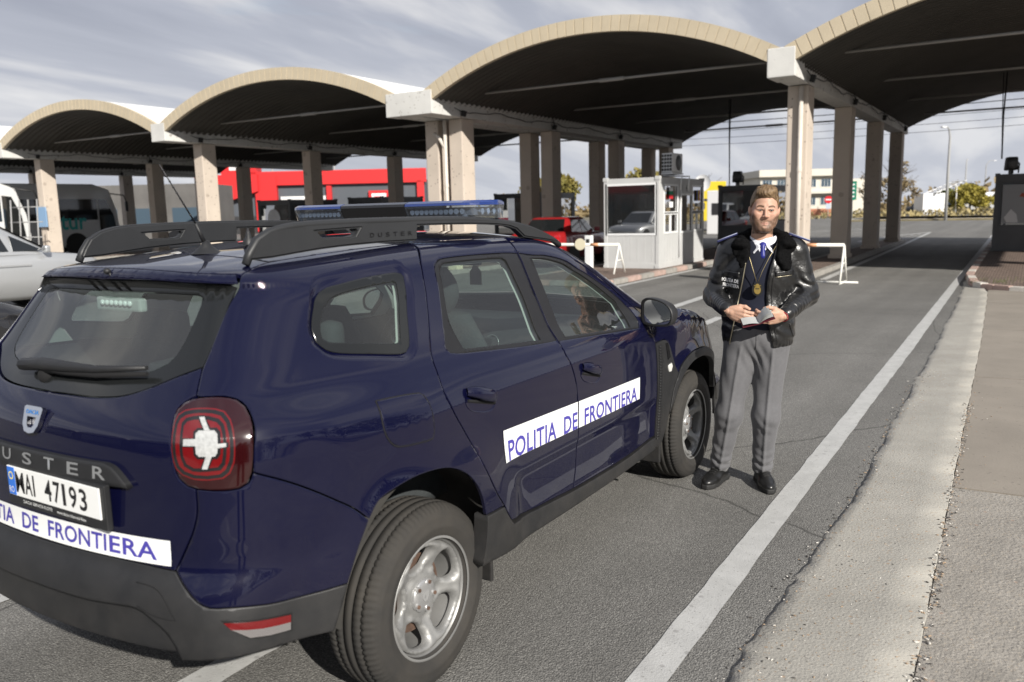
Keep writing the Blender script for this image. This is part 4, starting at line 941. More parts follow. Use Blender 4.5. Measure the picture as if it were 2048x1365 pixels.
    panel('fuel_flap',flap,paint,root,off=.0035,gap=.002,rim=.004,flange=.004)
    fo=crom(flap,step=.02); P,Nn=surf3(fo[:,0],fo[:,1]); b=MB(); pts=[tuple(p) for p in P+Nn*.0004]; b.tube(pts+[pts[0],pts[1]],.0028,6); b.build('flap_gap',dark,root)
    # door handles: shell recess and grip
    for (u,v,r_,nm,dr) in ((.285,.992,-14,'rear',rdo),(1.175,.932,-14,'front',fdo)):
        for s,par in ((1,dr[0]),(-1,dr[1])):
            th=np.linspace(0,2*np.pi,40,endpoint=False); cr,sr=math.cos(R(r_)),math.sin(R(r_))
            ex,ey=.098*np.sign(np.cos(th))*np.abs(np.cos(th))**.75,.047*np.sign(np.sin(th))*np.abs(np.sin(th))**.75
            # cup
            rows=[]
            for t,dp in ((1.,0.0005),(.93,.002),(.75,.011),(.45,.016),(.02,.017)):
                uu=u+(ex*cr-ey*sr)*t; vv=v+(ex*sr+ey*cr)*t; P,Nn=surf3(uu,vv); rows.append((P+Nn*(.0022-dp if t>.9 else .002-dp*.12))*[1,s,1])
            b=MB(); b.grid(rows,closed_u=True); b.build('handle_cup',paint,par)
            # grip over the upper half
            rows=[]
            n=17
            for k in range(n):
                a=-1+2*k/(n-1); ring_=[]
                w=.024*(1-.35*abs(a)**3); bow=.022*(1-abs(a)**4)+.004
                for j in range(10):
                    ph=2*math.pi*j/10
                    lx=a*.092; ly=.018+w*.9*math.cos(ph)-.004*a; dz_=bow+.009*math.sin(ph)
                    P,Nn=surf3(np.array([u+lx*cr-ly*sr]),np.array([v+lx*sr+ly*cr])); ring_.append(tuple(((P+Nn*dz_)*[1,s,1])[0]))
                rows.append(ring_)
            b=MB(); b.grid(rows,closed_u=True); b.build('door_handle',paint,par)
            P,Nn=surf3(np.array([u-.085*cr+.008*sr,u,u+.09*cr+.008*sr]),np.array([v-.085*sr-.008*cr,v-.008*cr,v+.09*sr-.008*cr])); b=MB(); b.tube([tuple(x) for x in (P+Nn*.004)*[1,s,1]],.0055,6); b.build('handle_shadow_gap',dark,par)
    # ---------------------------------------------------------------- tail lamps
    red_dark=mat('lamp_dark_red',(.020,.0012,.002),rough=.12,coat=1,coat_rough=.02)
    red=mat('lamp_red',(.13,.0035,.005),rough=.18,coat=1,coat_rough=.02)
    lblack=mat('lamp_black',(.012,.012,.013),rough=.2,coat=.6)
    lwhite=mat('lamp_white',(.40,.41,.41),rough=.25,coat=1,bump=.001,bscale=180,var=.2,vscale=120); lgrey=mat('lamp_smoke',(.16,.15,.15),rough=.15,coat=1,bump=.001,bscale=200)
    def lscale(q,c,sx,sy): q=np.array(q); c=np.array(c); return (c+(q-c)*[sx,sy]).tolist()
    lring=[(-.766,1.081),(-.766,1.112),(-.761,1.129),(-.746,1.14),(-.71,1.146),(-.672,1.144),(-.652,1.137),(-.638,1.118),(-.63,1.087),(-.628,1.048),(-.631,1.007),(-.64,.98),(-.654,.966),(-.683,.962),(-.714,.964),(-.739,.974),(-.754,.99),(-.763,1.028)]
    lin=[(-.742,1.083),(-.743,1.108),(-.735,1.12),(-.718,1.125),(-.683,1.125),(-.661,1.118),(-.65,1.105),(-.644,1.069),(-.645,1.029),(-.648,1.005),(-.657,.991),(-.682,.988),(-.713,.988),(-.731,1.0),(-.739,1.023),(-.742,1.056)]
    lc=(-.69,1.055)
    LL=panel('tail_lamp',lamp,red_dark,root,mirror=True,off=.004,gap=.003,flange=.02,rim=.006,step=.02)
    for L_,s in zip(LL,(0,1)): pass
    def lpart(nm,q,m,off,**k): return panel(nm,q,m,LL[0],mirror=LL[1],off=off,gap=0,flange=.0015,rim=0,step=.02,**k)
    lpart('lamp_ring',lring,red,.0062); lpart('lamp_ring_inner',lscale(lring,lc,.955,.955),lblack,.0078)
    lpart('lamp_light_guide',lscale(lring,lc,.84,.85),red,.0094); lpart('lamp_bezel',lin,lblack,.011); lpart('lamp_reflector',lscale(lin,lc,.86,.87),red,.0126)
    cr_=[(-.705,1.084),(-.699,1.091),(-.667,1.091),(-.661,1.083),(-.661,1.037),(-.666,1.028),(-.697,1.028),(-.703,1.036)]
    lpart('lamp_cross_base',lscale(cr_,(-.683,1.06),1.25,1.2),lblack,.0142); lpart('reversing_lamp',cr_,lwhite,.016)
    for q in ([(-.731,1.07),(-.704,1.072),(-.704,1.055),(-.731,1.054)],[(-.661,1.06),(-.644,1.061),(-.644,1.052),(-.661,1.049)],[(-.702,1.121),(-.691,1.122),(-.677,1.092),(-.687,1.091)],[(-.683,1.029),(-.672,1.028),(-.681,.995),(-.692,.995)]):
        lpart('lamp_spoke_base',lscale(q,np.mean(q,0),1.5,1.25),lblack,.0144); lpart('lamp_spoke',q,lwhite,.0158)
    # reflector in the bumper
    rfl=[(-.667,.571),(-.603,.556),(-.544,.545),(-.546,.500),(-.587,.505),(-.623,.514),(-.642,.535)]
    panel('bumper_lamp_housing',lscale(rfl,(-.6,.535),1.08,1.18),mat('lamp_housing',(.012,.012,.012),rough=.4),root,mirror=True,off=.002,gap=0,flange=.002,rim=0)
    RR=panel('bumper_reflector',[(-.667,.571),(-.603,.556),(-.544,.545),(-.545,.523),(-.6,.532),(-.655,.549)],red,root,mirror=True,off=.006,gap=0,flange=.003,rim=0)
    panel('fog_lamp',[(-.655,.549),(-.6,.532),(-.545,.523),(-.546,.500),(-.587,.505),(-.623,.514),(-.642,.535)],lgrey,root,mirror=True,off=.005,gap=0,flange=.003,rim=0)
    # parking-sensor style cover outline on the bumper
    line('tow_cover_gap',[(-.86,.66),(-.815,.655),(-.79,.635),(-.772,.60),(-.76,.575),(-.80,.578),(-.85,.60)],.0016,dark,root,off=.0005)
    # ---------------------------------------------------------------- rear furniture: moulding, plate, badge, wiper, sign
    mo=[(-1.307,.985),(-1.195,.987),(-1.05,.996),(-.962,1.004),(-.935,1.001),(-.915,.985),(-.856,.945),(-.93,.940),(-1.006,.935),(-1.194,.93),(-1.307,.929)]
    mo=[(-1.307,.985),(-1.15,.985),(-1.0,.985),(-.945,.985),(-.925,.978),(-.90,.955),(-.875,.925),(-1.0,.921),(-1.194,.921),(-1.307,.921)]
    panel('tailgate_moulding',mo,plast,tail,both=True,off=.020,gap=0,flange=.022,rim=.012,step=.02)
    def onrear(off,y0,z0):
        def f(co):
            y=y0-co[:,0]; z=z0+co[:,1]; uu=-1.307+np.abs(y); P,_=surf3(uu,z); Nn=normal(P); P=P+Nn*(off+co[:,2:3]*0); P[:,1]=y; return P
        return f
    tm=mat('moulding_letters',(.34,.35,.36),rough=.35,metal=.5)
    for ch,yy in zip('DUSTER',(.235,.120,.0,-.118,-.232,-.345)):
        text_on('moulding_letter',ch,None,.052,.036,tm,tail,fn=onrear(.0215,yy+.026,.938),bold=.012)
    # number plate with holder
    pz0,pz1,py0,py1=.828,.922,.118,-.372
    px=-.872
    b=MB(); b.box((px+.012,(py0+py1)/2,(pz0+pz1)/2-.012),(.02,.525,.135),bev=.004); b.build('plate_holder',plast,tail)
    b=MB(); b.box((px-.001,(py0+py1)/2,(pz0+pz1)/2),(.005,.490,.094),bev=.002); npl=b.build('number_plate',white,tail)
    b=MB(); b.box((px-.0045,py0-.024,(pz0+pz1)/2),(.0015,.038,.088)); b.build('plate_country_band',mat('plate_blue',(.03,.16,.62),rough=.4),npl)
    Mx=lambda y,z,x: Matrix(((0,0,-1,x),(-1,0,0,y),(0,1,0,z),(0,0,0,1)))
    ink=mat('plate_ink',(.012,.012,.014),rough=.5)
    for ch,yy,w in (('M',.072,.048),('A',.019,.040),('I',-.027,.009),('4',-.090,.038),('7',-.139,.036),('1',-.186,.016),('9',-.222,.038),('3',-.273,.038)):
        text_on('plate_letter',ch,Mx(yy,pz0+.014,px-.0045),w,.067,ink,npl,bold=.016)
    text_on('plate_country_code','RO',Mx(py0-.009,pz0+.010,px-.0062),.028,.020,white,npl)
    b=MB()
    for k in range(12):
        a=2*math.pi*k/12; b.cyl((px-.0052,py0-.024+.011*math.cos(a),pz1-.030+.011*math.sin(a)),(px-.0062,py0-.024+.011*math.cos(a),pz1-.030+.011*math.sin(a)),.0022,n=5)
    b.build('plate_stars',mat('star_yellow',(.8,.65,.1),rough=.5),npl)
    text_on('holder_lettering','DACIA SERVICII FLOTE',Mx(.050,pz0-.021,px+.0018),.16,.010,white,tail); text_on('holder_lettering','www.dacia.ro/servicii-flote',Mx(-.135,pz0-.022,px+.0018),.15,.010,white,tail)
    # shield badge
    bz0,bz1=1.030,1.108
    sh=[(.050,bz1),(.040,bz1+.005),(-.040,bz1+.005),(-.050,bz1),(-.042,bz0+.026),(-.026,bz0+.004),(0,bz0-.001),(.026,bz0+.004),(.042,bz0+.026)]
    hol=[(.025,bz0+.050),(.019,bz0+.026),(.010,bz0+.017),(-.010,bz0+.017),(-.019,bz0+.026),(-.025,bz0+.050)]
    b=MB(); b.prism([(x,z) for x,z in sh[::-1]],'x',-.010,.004,holes=[[(x,z) for x,z in hol]]); bd=b.build('maker_badge',chrome,tail)
    Pb=surf(np.array([-1.307]),np.array([1.07]))[0]; sl=math.atan2(float(XR(1.02)-XR(1.12)),.10)
    bd.matrix_local=Matrix.Translation((float(Pb[0])-.006,0,1.07))@Matrix.Rotation(-sl,4,'Y')@Matrix.Translation((0,0,-1.07))
    tb=text_on('badge_lettering','DACIA',Matrix(((0,0,-1,-.0108),(-1,0,0,.034),(0,1,0,bz1-.020),(0,0,0,1))),.068,.013,mat('badge_blue',(.03,.20,.55),rough=.3),bd,bold=.01)
    # rear wiper, washer nozzle, high brake lamp
    b=MB(); W0=surf3(np.array([-1.307+.19,-1.307+.08,-1.307+.06,-1.307+.2,-1.307+.40]),np.array([1.196,1.205,1.206,1.208,1.222])); 
    Pw=W0[0]+W0[1]*.03; Pw[:,1]=[.19,.08,-.06,-.2,-.40]
    b.tube([tuple(p) for p in Pw],[.020,.022,.018,.012,.007],8); b.build('wiper_arm',plast,rw)
    Pw2=Pw+np.array([0,0,-.018]); b=MB(); b.tube([tuple(p) for p in Pw2[1:]],[.010,.011,.010,.007],6); b.sphere(tuple(Pw[1]-W0[1][1]*.02+np.array([0,0,-.025])),.03); b.build('wiper_blade',dark,rw)
    nz=surf3(np.array([-1.307]),np.array([1.464])); p=nz[0][0]; b=MB(); b.sphere((p[0]-.006,-.02,p[2]),.012,(1,1,.8)); b.tube([(p[0],-.02,p[2]),(p[0]+.0,-.03,p[2]-.02)],.005,6); b.build('washer_nozzle',plast,tail)
    # white lettered strip on the tailgate
    def rear_strip(y0,y1,z0,z1,nm,m,par,off):
        ys=np.linspace(y0,y1,28); rows=[]
        for z in np.linspace(z0,z1,6):
            P=surf(-1.307+np.abs(ys),np.full(28,z)); Nn=normal(P); P=P+Nn*off; P[:,1]=np.where(ys>0,np.abs(P[:,1]),P[:,1]); rows.append([tuple(p) for p in P])
        b=MB(); b.grid(rows); return b.build(nm,m,par,smooth=True)
    SGN=1
    ys0,ys1=.66,-.545
    ys0=.52
    def strip_fn(off,u0,v0):
        def f(co):
            s=co[:,0]; uu=u0+s; uu2=np.where(uu< -1.307, -2*1.307-uu, uu); P=surf(uu2,v0+co[:,1]); Nn=normal(P); P=P+Nn*off; P[:,1]=np.where(uu< -1.307,-P[:,1],P[:,1]); return P
        return f
    # runs along the unrolled rear from the left lamp side to just short of the right shut line
    U0,U1,V0,V1=-1.760,-.779,.711,.784
    g_=strip_fn(.0025,U0,V0); rows=[]
    for vv in np.linspace(0,V1-V0,5):
        xs=np.linspace(0,U1-U0,50); rows.append([tuple(p) for p in g_(np.stack([xs,np.full(50,vv),xs*0],1))])
    b=MB(); b.grid(rows); gs=b.build('tailgate_sign',white,tail,smooth=True)
    text_on('sign_lettering','POLITIA  DE  FRONTIERA',None,U1-U0-.075,.052,signblue,gs,fn=strip_fn(.0036,U0+.04,V0+.011),bold=.018,spacing=1.05)
    # door signs
    for (d_,u0,u1,txt,tu0,tu1) in ((rdo,.421,1.036,'POLITIA  DE',.448,1.030),(fdo,1.047,1.738,'FRONTIERA',1.100,1.700)):
        def sf(off,ua):
            def f(co):
                uu=ua+co[:,0]; tilt=(uu-.421)/1.31; vv=.715-.021*tilt+co[:,1]*(1-.10*tilt); P=surf(uu,vv); return P+normal(P)*off
            return f
        h=.127; rows=[]
        for vv in np.linspace(0,h,6):
            xs=np.linspace(0,u1-u0,40); rows.append([tuple(p) for p in sf(.0022,u0)(np.stack([xs,np.full(40,vv),xs*0],1))])
        b=MB(); b.grid(rows); so=b.build('door_sign',white,d_[0],smooth=True)
        text_on('sign_lettering',txt,None,tu1-tu0,.083,signblue,so,fn=sf(.0034,tu0),bold=.018,spacing=1.05)
    # ---------------------------------------------------------------- roof rails
    railm=mat('roof_rail_grey',(.021,.022,.024),rough=.5,var=.1,vscale=5)
    topc=[(-.37,1.535),(-.351,1.57),(-.323,1.606),(-.275,1.631),(-.209,1.646),(-.095,1.653),(.158,1.657),(.453,1.656),(.689,1.652),(.916,1.639),(1.125,1.612),(1.259,1.578),(1.377,1.538),(1.43,1.512)]
    basec=[(1.11,1.54),(1.045,1.594),(.95,1.612),(.70,1.622),(.415,1.626),(.405,1.562),(.02,1.562),(-.2,1.55),(-.34,1.533)]
    basec=[(1.30,1.53),(1.12,1.552),(1.06,1.59),(.95,1.61),(.70,1.62),(.415,1.623),(.408,1.565),(.2,1.565),(-.05,1.557),(-.28,1.538)]
    slot=[(-.087,1.617),(.075,1.622),(.112,1.622),(.09,1.598),(.06,1.594),(-.06,1.594)]
    def rail_y(x): return -.462-.082*(x+.3)
    for s in (1,-1):
        P2=np.concatenate([crom(topc,closed=False,step=.05),crom(basec,closed=False,step=.06,sharp=25)])
        vs,es,_=loops_2d([P2,slot]); V,T=cdt(vs,es,[P2],[slot]); nV=len(V); w=.021
        def y_of(x,z,sd): # top edge narrower than the foot
            return (rail_y(x)+sd*w*(1.-.35*np.clip((z-1.60)/.06,0,1)))*s
        me=bpy.data.meshes.new('roof_rail')
        vts=[(x,float(y_of(x,z,1)),z) for x,z in V]+[(x,float(y_of(x,z,-1)),z) for x,z in V]
        fcs=[list(map(int,t)) for t in T]+[[int(nV+i) for i in t[::-1]] for t in T]
        key={}
        for i,v in enumerate(V): key.setdefault((round(v[0],5),round(v[1],5)),i)
        for lp in (P2,np.array(slot)):
            idx=[key.get((round(float(a),5),round(float(c),5))) for a,c in lp]; idx=[i for i in idx if i is not None]
            for a,c in zip(idx,idx[1:]+idx[:1]): fcs.append([a,c,nV+c,nV+a])
        me.from_pydata(vts,[],fcs); bm=bmesh.new(); bm.from_mesh(me); bmesh.ops.recalc_face_normals(bm,faces=bm.faces)
        ed=[e for e in bm.edges if len(e.link_faces)==2 and e.calc_face_angle(0)>.9]
        bmesh.ops.bevel(bm,geom=ed,offset=.007,segments=3,affect='EDGES',clamp_overlap=True); bm.to_mesh(me); bm.free()
        rr=link('roof_rail',me,railm,root,False)
        bb=MB()
        # the raised bow above a recessed foot panel
        tp=crom(topc,closed=False,step=.04); bb.tube([(float(x),float((rail_y(x)-.004)*s),float(z)-.012) for x,z in tp],[.014]*len(tp),8); bb.build('rail_bow',railm,rr,smooth=True)
        if s==1:
            for ch,xx in zip('DUSTER',(.155,.195,.235,.275,.315,.355)):
                Mt=Matrix(((1,0,0,xx),(0,0,-1,float(rail_y(xx)-.0226)),(0,1,0,1.588),(0,0,0,1))); text_on('rail_letter',ch,Mt,.022,.016,mat('rail_letter_black',(.008,.008,.009),rough=.3) if 'rail_letter_black' not in MATS else MATS['rail_letter_black'],rr,bold=.01)
    # roof seam beside the rail
    # ---------------------------------------------------------------- light bar
    lbx0,lbx1=.78,1.02; cx=.92
    clear=glass_mat('bar_lens',(.66,.74,.84),1.2,dirt=.10); blue=mat('bar_blue_top',(.018,.04,.17),rough=.18,coat=.8); ledm=mat('led_cell',(.62,.66,.72),rough=.15,metal=.6)
    def bar_prof(y): # plan half-depth: rounded at the ends
        a=abs(y)/.585; return .155*math.sqrt(max(0,1-max(0,(a-.72)/.28)**2.2))+.006
    def bar_seg(y0,y1,nm,m,z0,z1,k0,k1,n=14,par=root):
        rows=[]
        for t in np.linspace(y0,y1,n):
            h=bar_prof(t); yo=1.0
            def pt(xx,zz,kk): return (cx+xx*kk,t,zz)
            rows.append([pt(-h,z0,k0),pt(-h,z1,k1),pt(h,z1,k1),pt(h,z0,k0)])
        b=MB(); b.grid(rows,closed_u=True,smooth=False); b.bm.faces.new([v for v in b.bm.verts][:4]); b.bm.verts.ensure_lookup_table(); b.bm.faces.new([b.bm.verts[-4+i] for i in range(4)][::-1]); return b.build(nm,m,par)
    bar=empty('x'); bpy.data.objects.remove(bar)
    b=MB(); b.box((cx,0,1.628),(.20,.80,.02),bev=.004); base=b.build('light_bar_base',plast,root)
    for y0,y1,nm,m,mt in ((-.585,-.195,'light_bar_lens',clear,blue),(-.19,.19,'light_bar_centre',dark,lblack),(.195,.585,'light_bar_lens',clear,blue)):
        o=bar_seg(y0,y1,nm,m,1.642,1.700,.84,1.0); bar_seg(y0,y1,'light_bar_top',mt,1.7005,1.711,1.,.985,par=o); bar_seg(y0,y1,'light_bar_crown',mt,1.7115,1.721,.985,.80,par=o)
        if nm=='light_bar_lens':
            bb=MB(); s_=-1 if y0<0 else 1
            for k in range(11):
                y=s_*(.222+.0265*k); h=bar_prof(y)
                bb.cyl((cx-h*.80,y,1.674),(cx-h*.88,y,1.674),.0075,.0125,n=12); bb.cyl((cx+h*.80,y,1.674),(cx+h*.88,y,1.674),.0075,.0125,n=12)
            for k in range(4):
                bb.cyl((cx-.07+.045*k,s_*.535,1.674),(cx-.07+.045*k,s_*.552,1.674),.0075,.0125,n=12)
            for k in range(5):
                xx=-.10+k*.045
            bb.build('led_row',ledm,o)
            bb=MB(); bb.box((cx,s_*.345,1.656),(.24,.29,.012)); bb.box((cx,s_*.36,1.675),(.20,.33,.034)); bb.build('led_board',mat('led_board',(.16,.17,.19),rough=.4) if 'led_board' not in MATS else MATS['led_board'],o)
    # aerial and shark-fin stub
    ra=surf3(np.array([1.]),np.array([1.]))
    zr=float(top3(np.array([-.225]),np.array([-.09]))[0][0][2])
    b=MB(); b.lathe([(.045,0),(.032,.012),(.016,.028),(.010,.045),(0.0,.046)],Matrix.Translation((-.225,-.09,zr-.002))@Matrix.Diagonal((1.3,1,1,1)),20); b.tube([(-.228,-.09,zr+.03),(-.262,-.09,zr+.105)],[.008,.006],8)
    b.tube([(-.262,-.09,zr+.105),(-.385,-.09,1.852)],[.0028,.002],6)
    for k in range(9): t=.15+k*.095; p=Vector((-.262,-.09,zr+.105)).lerp(Vector((-.385,-.09,1.852)),t); b.sphere(p,.0038,u=8,v=6)
    b.build('roof_aerial',plast,root)
    zr=float(top3(np.array([0.]),np.array([-.09]))[0][0][2])
    b=MB(); b.sphere((0.02,-.09,zr),.055,(1.15,.62,.55)); b.lathe([(.022,.0),(.020,.02),(.012,.026),(.012,.034),(.009,.036),(.009,.046),(.006,.048),(.005,.06),(0,.061)],Matrix.Translation((-.035,-.09,zr+.004)),14); b.build('gps_aerial',plast,root)
    # ---------------------------------------------------------------- mirrors
    for s in (1,-1):
        M0=Matrix.Diagonal((1,s,1,1))@Matrix.Translation((1.83,-.955,1.135))@Matrix.Rotation(R(-9),4,'Z')
        rows=[]
        outline=[(-.095,.005),(-.09,.055),(-.06,.072),(0,.066),(.055,.045),(.085,.01),(.088,-.03),(.07,-.062),(.02,-.072),(-.05,-.070),(-.085,-.058),(-.094,-.03)]
        oc=crom(outline,step=.012,sharp=80)
        for d,k in ((0,.97),(.0,1.),(.012,1.03),(.05,1.0),(.085,.84),(.105,.6),(.112,.3),(.113,.02)):
            rows.append([tuple(M0@Vector((d,-y*k,z*k+ (0.0)))) for y,z in oc])
        b=MB(); b.grid(rows,closed_u=True); mr=b.build('door_mirror',plast,root)
        P=[tuple(M0@Vector((.010,-y*.86,z*.86))) for y,z in oc]; b=MB(); b.quad(P); b.build('mirror_glass',mat('mirror_silver',(.80,.83,.85),rough=.01,metal=1.) if 'mirror_silver' not in MATS else MATS['mirror_silver'],mr)
        b=MB(); P=[tuple(M0@Vector((.006,-y*.97,z*.97))) for y,z in oc]; Q=[tuple(M0@Vector((.008,-y*.87,z*.87))) for y,z in oc]; b.grid([P,Q],closed_u=True); b.build('mirror_rim',film,mr)
        b=MB(); b.tube([tuple(M0@Vector((.05,.06,-.05))),tuple(M0@Vector((.06,.115,-.075))),(1.80,-.835*s,1.075)],[.028,.024,.03],10); b.build('mirror_arm',plast,mr)
    # ---------------------------------------------------------------- wheels
    tyrem=mat('tyre_rubber',(.020,.0195,.019),rough=.85,var=.35,vscale=5,col2=(.040,.036,.031),bump=.0008,bscale=200)
    rimm=mat('steel_wheel_silver',(.27,.27,.265),rough=.45,metal=.45,var=.12,vscale=9,rvar=.08)
    rust=mat('rusty_drum',(.10,.06,.042),rough=.8,var=.5,vscale=18)
    hub=mat('wheel_cap_silver',(.50,.50,.50),rough=.35,metal=.7)
    def wheel(x,side,rot):
        w=empty('wheel',(x,-.765*side,.335)); w.parent=root; w.rotation_euler=(R(90) if side==1 else R(-90),0,0)
        # local z points outwards
        b=MB(); H=.098
        prof=[(.207,-.085),(.222,-.102),(.258,-.112),(.298,-.108),(.322,-.092),(.332,-.070),(.3345,-.052),(.328,-.051),(.328,-.044),(.3355,-.043),(.336,-.018),(.329,-.017),(.329,-.008),(.336,-.007),(.336,.018),(.329,.019),(.329,.028),(.3355,.029),(.3345,.055),(.327,.0565),(.327,.062),(.333,.064),(.330,.076),(.320,.094),(.306,.103),(.296,.107),(.293,.1095),(.284,.1105),(.262,.113),(.255,.1155),(.248,.113),(.232,.108),(.219,.101),(.212,.094),(.205,.085)]
        n=360; rings=[]
        for r,h in prof:
            row=[]
            for k in range(n):
                a=2*math.pi*k/n; rr=r
                if r>.31 and abs(h)<.098 and k%4==0 and abs(h)>.030: rr=r-.005
                row.append((rr*math.cos(a),rr*math.sin(a),h))
            rings.append(row)
        b.grid(rings,closed_u=True); b.build('tyre',tyrem,w,fix=True)
        # raised sidewall marks
        # rim: barrel + pressed disc with five windows
        b=MB(); b.lathe([(.209,.100),(.217,.103),(.219,.098),(.214,.090),(.208,.083),(.200,.074),(.196,.05),(.188,.0),(.19,-.08)],n=72); 
        rim=b.build('rim',rimm,w,smooth=True)
        def win(k): # kidney outlines in polar form
            a0=2*math.pi*k/5+rot; pts=[]
            for rr,da in ((.098,0),(.102,.17),(.114,.33),(.146,.43),(.166,.41),(.179,.28),(.182,0),(.179,-.28),(.166,-.41),(.146,-.43),(.114,-.33),(.102,-.17)): pts.append((rr*math.cos(a0+da),rr*math.sin(a0+da)))
            return crom(pts,step=.012,sharp=85)
        wins=[win(k) for k in range(5)]
        outer=np.array([(.197*math.cos(a),.197*math.sin(a)) for a in np.linspace(0,2*np.pi,72,endpoint=False)]); inner=np.array([(.020*math.cos(a),.020*math.sin(a)) for a in np.linspace(0,2*np.pi,12,endpoint=False)])
        pts=[];es=[]
        for lp in [outer]+wins: b0=len(pts); pts+=[tuple(p) for p in lp]; es+=[(b0+i,b0+(i+1)%len(lp)) for i in range(len(lp))]
        gg=[]
        for rr in np.arange(.0,.195,.0075):
            m_=max(1,int(2*math.pi*rr/.0085))
            gg+=[(rr*math.cos(2*math.pi*(i+.3)/m_),rr*math.sin(2*math.pi*(i+.3)/m_)) for i in range(m_)]
        gg=np.array(gg); ok=np.ones(len(gg),bool); allw=np.concatenate(wins)
        for q in wins: ok&=~inside(gg,q)
        ok&=np.min(np.hypot(gg[:,None,0]-allw[None,:,0],gg[:,None,1]-allw[None,:,1]),1)>.004
        V,T=cdt(pts+[tuple(p) for p in gg[ok]],es,[outer],wins)
        rr=np.hypot(V[:,0],V[:,1]); an=np.arctan2(V[:,1],V[:,0])-rot
        dw=np.min(np.hypot(V[:,None,0]-allw[None,:,0],V[:,None,1]-allw[None,:,1]),1)
        ph=np.cos(5*an)  # 1 at window centres, -1 on the spokes
        z=tab(rr,[0,.045,.062,.085,.115,.15,.178,.190,.197],[.048,.050,.052,.047,.060,.078,.084,.080,.066])
        z=z-.016*sstep(.012,.0,dw)+.010*sstep(.004,.016,dw)*sstep(.045,.022,dw)*sstep(.08,.1,rr)*(.4+.6*sstep(-.6,.4,ph))-.012*sstep(.2,-.8,ph)*sstep(.07,.10,rr)*sstep(.185,.15,rr)
        b=MB(); vv=[b.bm.verts.new((float(p[0]),float(p[1]),float(q))) for p,q in zip(V,z)]
        for t in T:
            try: b.bm.faces.new([vv[int(i)] for i in t])
            except ValueError: pass
        # window edges turned inwards
        key={}
        for i,v in enumerate(V): key.setdefault((round(v[0],5),round(v[1],5)),i)
        for q in wins:
            idx=[key.get((round(float(p[0]),5),round(float(p[1]),5))) for p in q]; idx=[i for i in idx if i is not None]
            lo=[b.bm.verts.new((float(V[i][0]),float(V[i][1]),float(z[i])-.016)) for i in idx]
            for k in range(len(idx)): j=(k+1)%len(idx); b.bm.faces.new((vv[idx[k]],lo[k],lo[j],vv[idx[j]]))
        b.build('wheel_disc',rimm,rim,smooth=True)
        b=MB(); b.lathe([(.060,.050),(.060,.058),(.055,.064),(.035,.066),(.0,.067)],n=40); 
        for k in range(5):
            a=2*math.pi*(k+.5)/5+rot; b.cyl((.050*math.cos(a),.050*math.sin(a),.055),(.050*math.cos(a),.050*math.sin(a),.069),.0125,.0115,n=12)
        cap=b.build('wheel_cap',hub,rim)
        b=MB()
        for k in range(5):
            a=2*math.pi*(k+.5)/5+rot; b.cyl((.050*math.cos(a),.050*math.sin(a),.062),(.050*math.cos(a),.050*math.sin(a),.0735),.0085,.007,n=6)
        b.build('wheel_bolts',rust,rim)
        b=MB(); em=[(.020,.016),(.017,-.004),(.008,-.018),(-.008,-.018),(-.017,-.004),(-.020,.016)]; b.prism(em,'z',.066,.0685,holes=[[(.010,.004),(.005,-.010),(-.005,-.010),(-.010,.004)]]); b.build('cap_emblem',mat('emblem_grey',(.25,.25,.25),rough=.4) if 'emblem_grey' not in MATS else MATS['emblem_grey'],cap)
        b=MB(); b.cyl((0,0,-.06),(0,0,.012),.140,n=40); b.cyl((0,0,.012),(0,0,.02),.085,n=30); b.build('brake_drum',rust,w)
        return w
    wheel(0,1,R(100)); wheel(2.673,1,R(60)); wheel(0,-1,R(20)); wheel(2.673,-1,R(0))
    # wheel wells and floor
    liner=mat('wheel_well_liner',(.045,.043,.040),rough=.9,var=.4,vscale=5)
    for x in (0,2.673):
        for s in (1,-1):
            a=np.linspace(R(5),R(172),34); rr=.455
            rows=[[(x+rr*math.cos(t)*1.0,y*s,.36+rr*math.sin(t)) for t in a] for y in (-.86,-.70,-.56)]
            rows=[[(px_,(y_ if k else (-.86*s)),pz_) for (px_,y_,pz_) in row] for k,row in enumerate(rows)]
            b=MB(); b.grid(rows)
            b.grid([rows[2],[(x+.02*math.cos(t),-.55*s,.36+.02*math.sin(t)) for t in a]])
            b.build('wheel_well',liner,root,smooth=True)
    b=MB(); b.box((1.3,0,.36),(3.2,1.02,.14)); b.box((1.34,0,.40),(1.55,1.56,.10)); b.box((-.62,0,.50),(.28,1.2,.10)); b.box((2.95,0,.42),(.5,1.3,.2)); b.cyl((-.5,.25,.44),(-.62,.62,.40),.09); b.build('underbody',dark,root)
    for s in (1,-1):
        for xx in (.40,2.15):
            b=MB(); b.box((xx,-.79*s,.315),(.02,.12,.17),bev=.006); b.build('mud_flap',plast,root)
    # inner skin: hides the paint's back, light grey trim around the windows
    iq=[(.17,1.43)]
    for s in (1,-1):
        def inner(nm,poly,holes,m,off):
            q=crom(poly,step=.05); hs=[crom(h,step=.04) for h in holes]; pts=[];es=[]
            for lp in [q]+hs: b0=len(pts); pts+=[tuple(p) for p in lp]; es+=[(b0+i,b0+(i+1)%len(lp)) for i in range(len(lp))]
            V,T=cdt(pts,es,[q],hs); P,Nn=surf3(V[:,0],V[:,1]); P=(P-Nn*off)*[1,s,1]
            me=bpy.data.meshes.new(nm); me.from_pydata(P.tolist(),[],[list(map(int,t)) for t in T]); me.update(); return link(nm,me,m,root,True)
        up_=[(-.60,1.24),(-.58,1.33),(-.52,1.40),(-.42,1.45),(-.3,1.48)]+k_between(-.1,1.32)+[(1.5,1.37),(1.7,1.25),(1.86,1.12),(1.86,1.06),(1.0,1.08),(.55,1.12),(.2,1.15),(-.2,1.2),(-.5,1.22)]
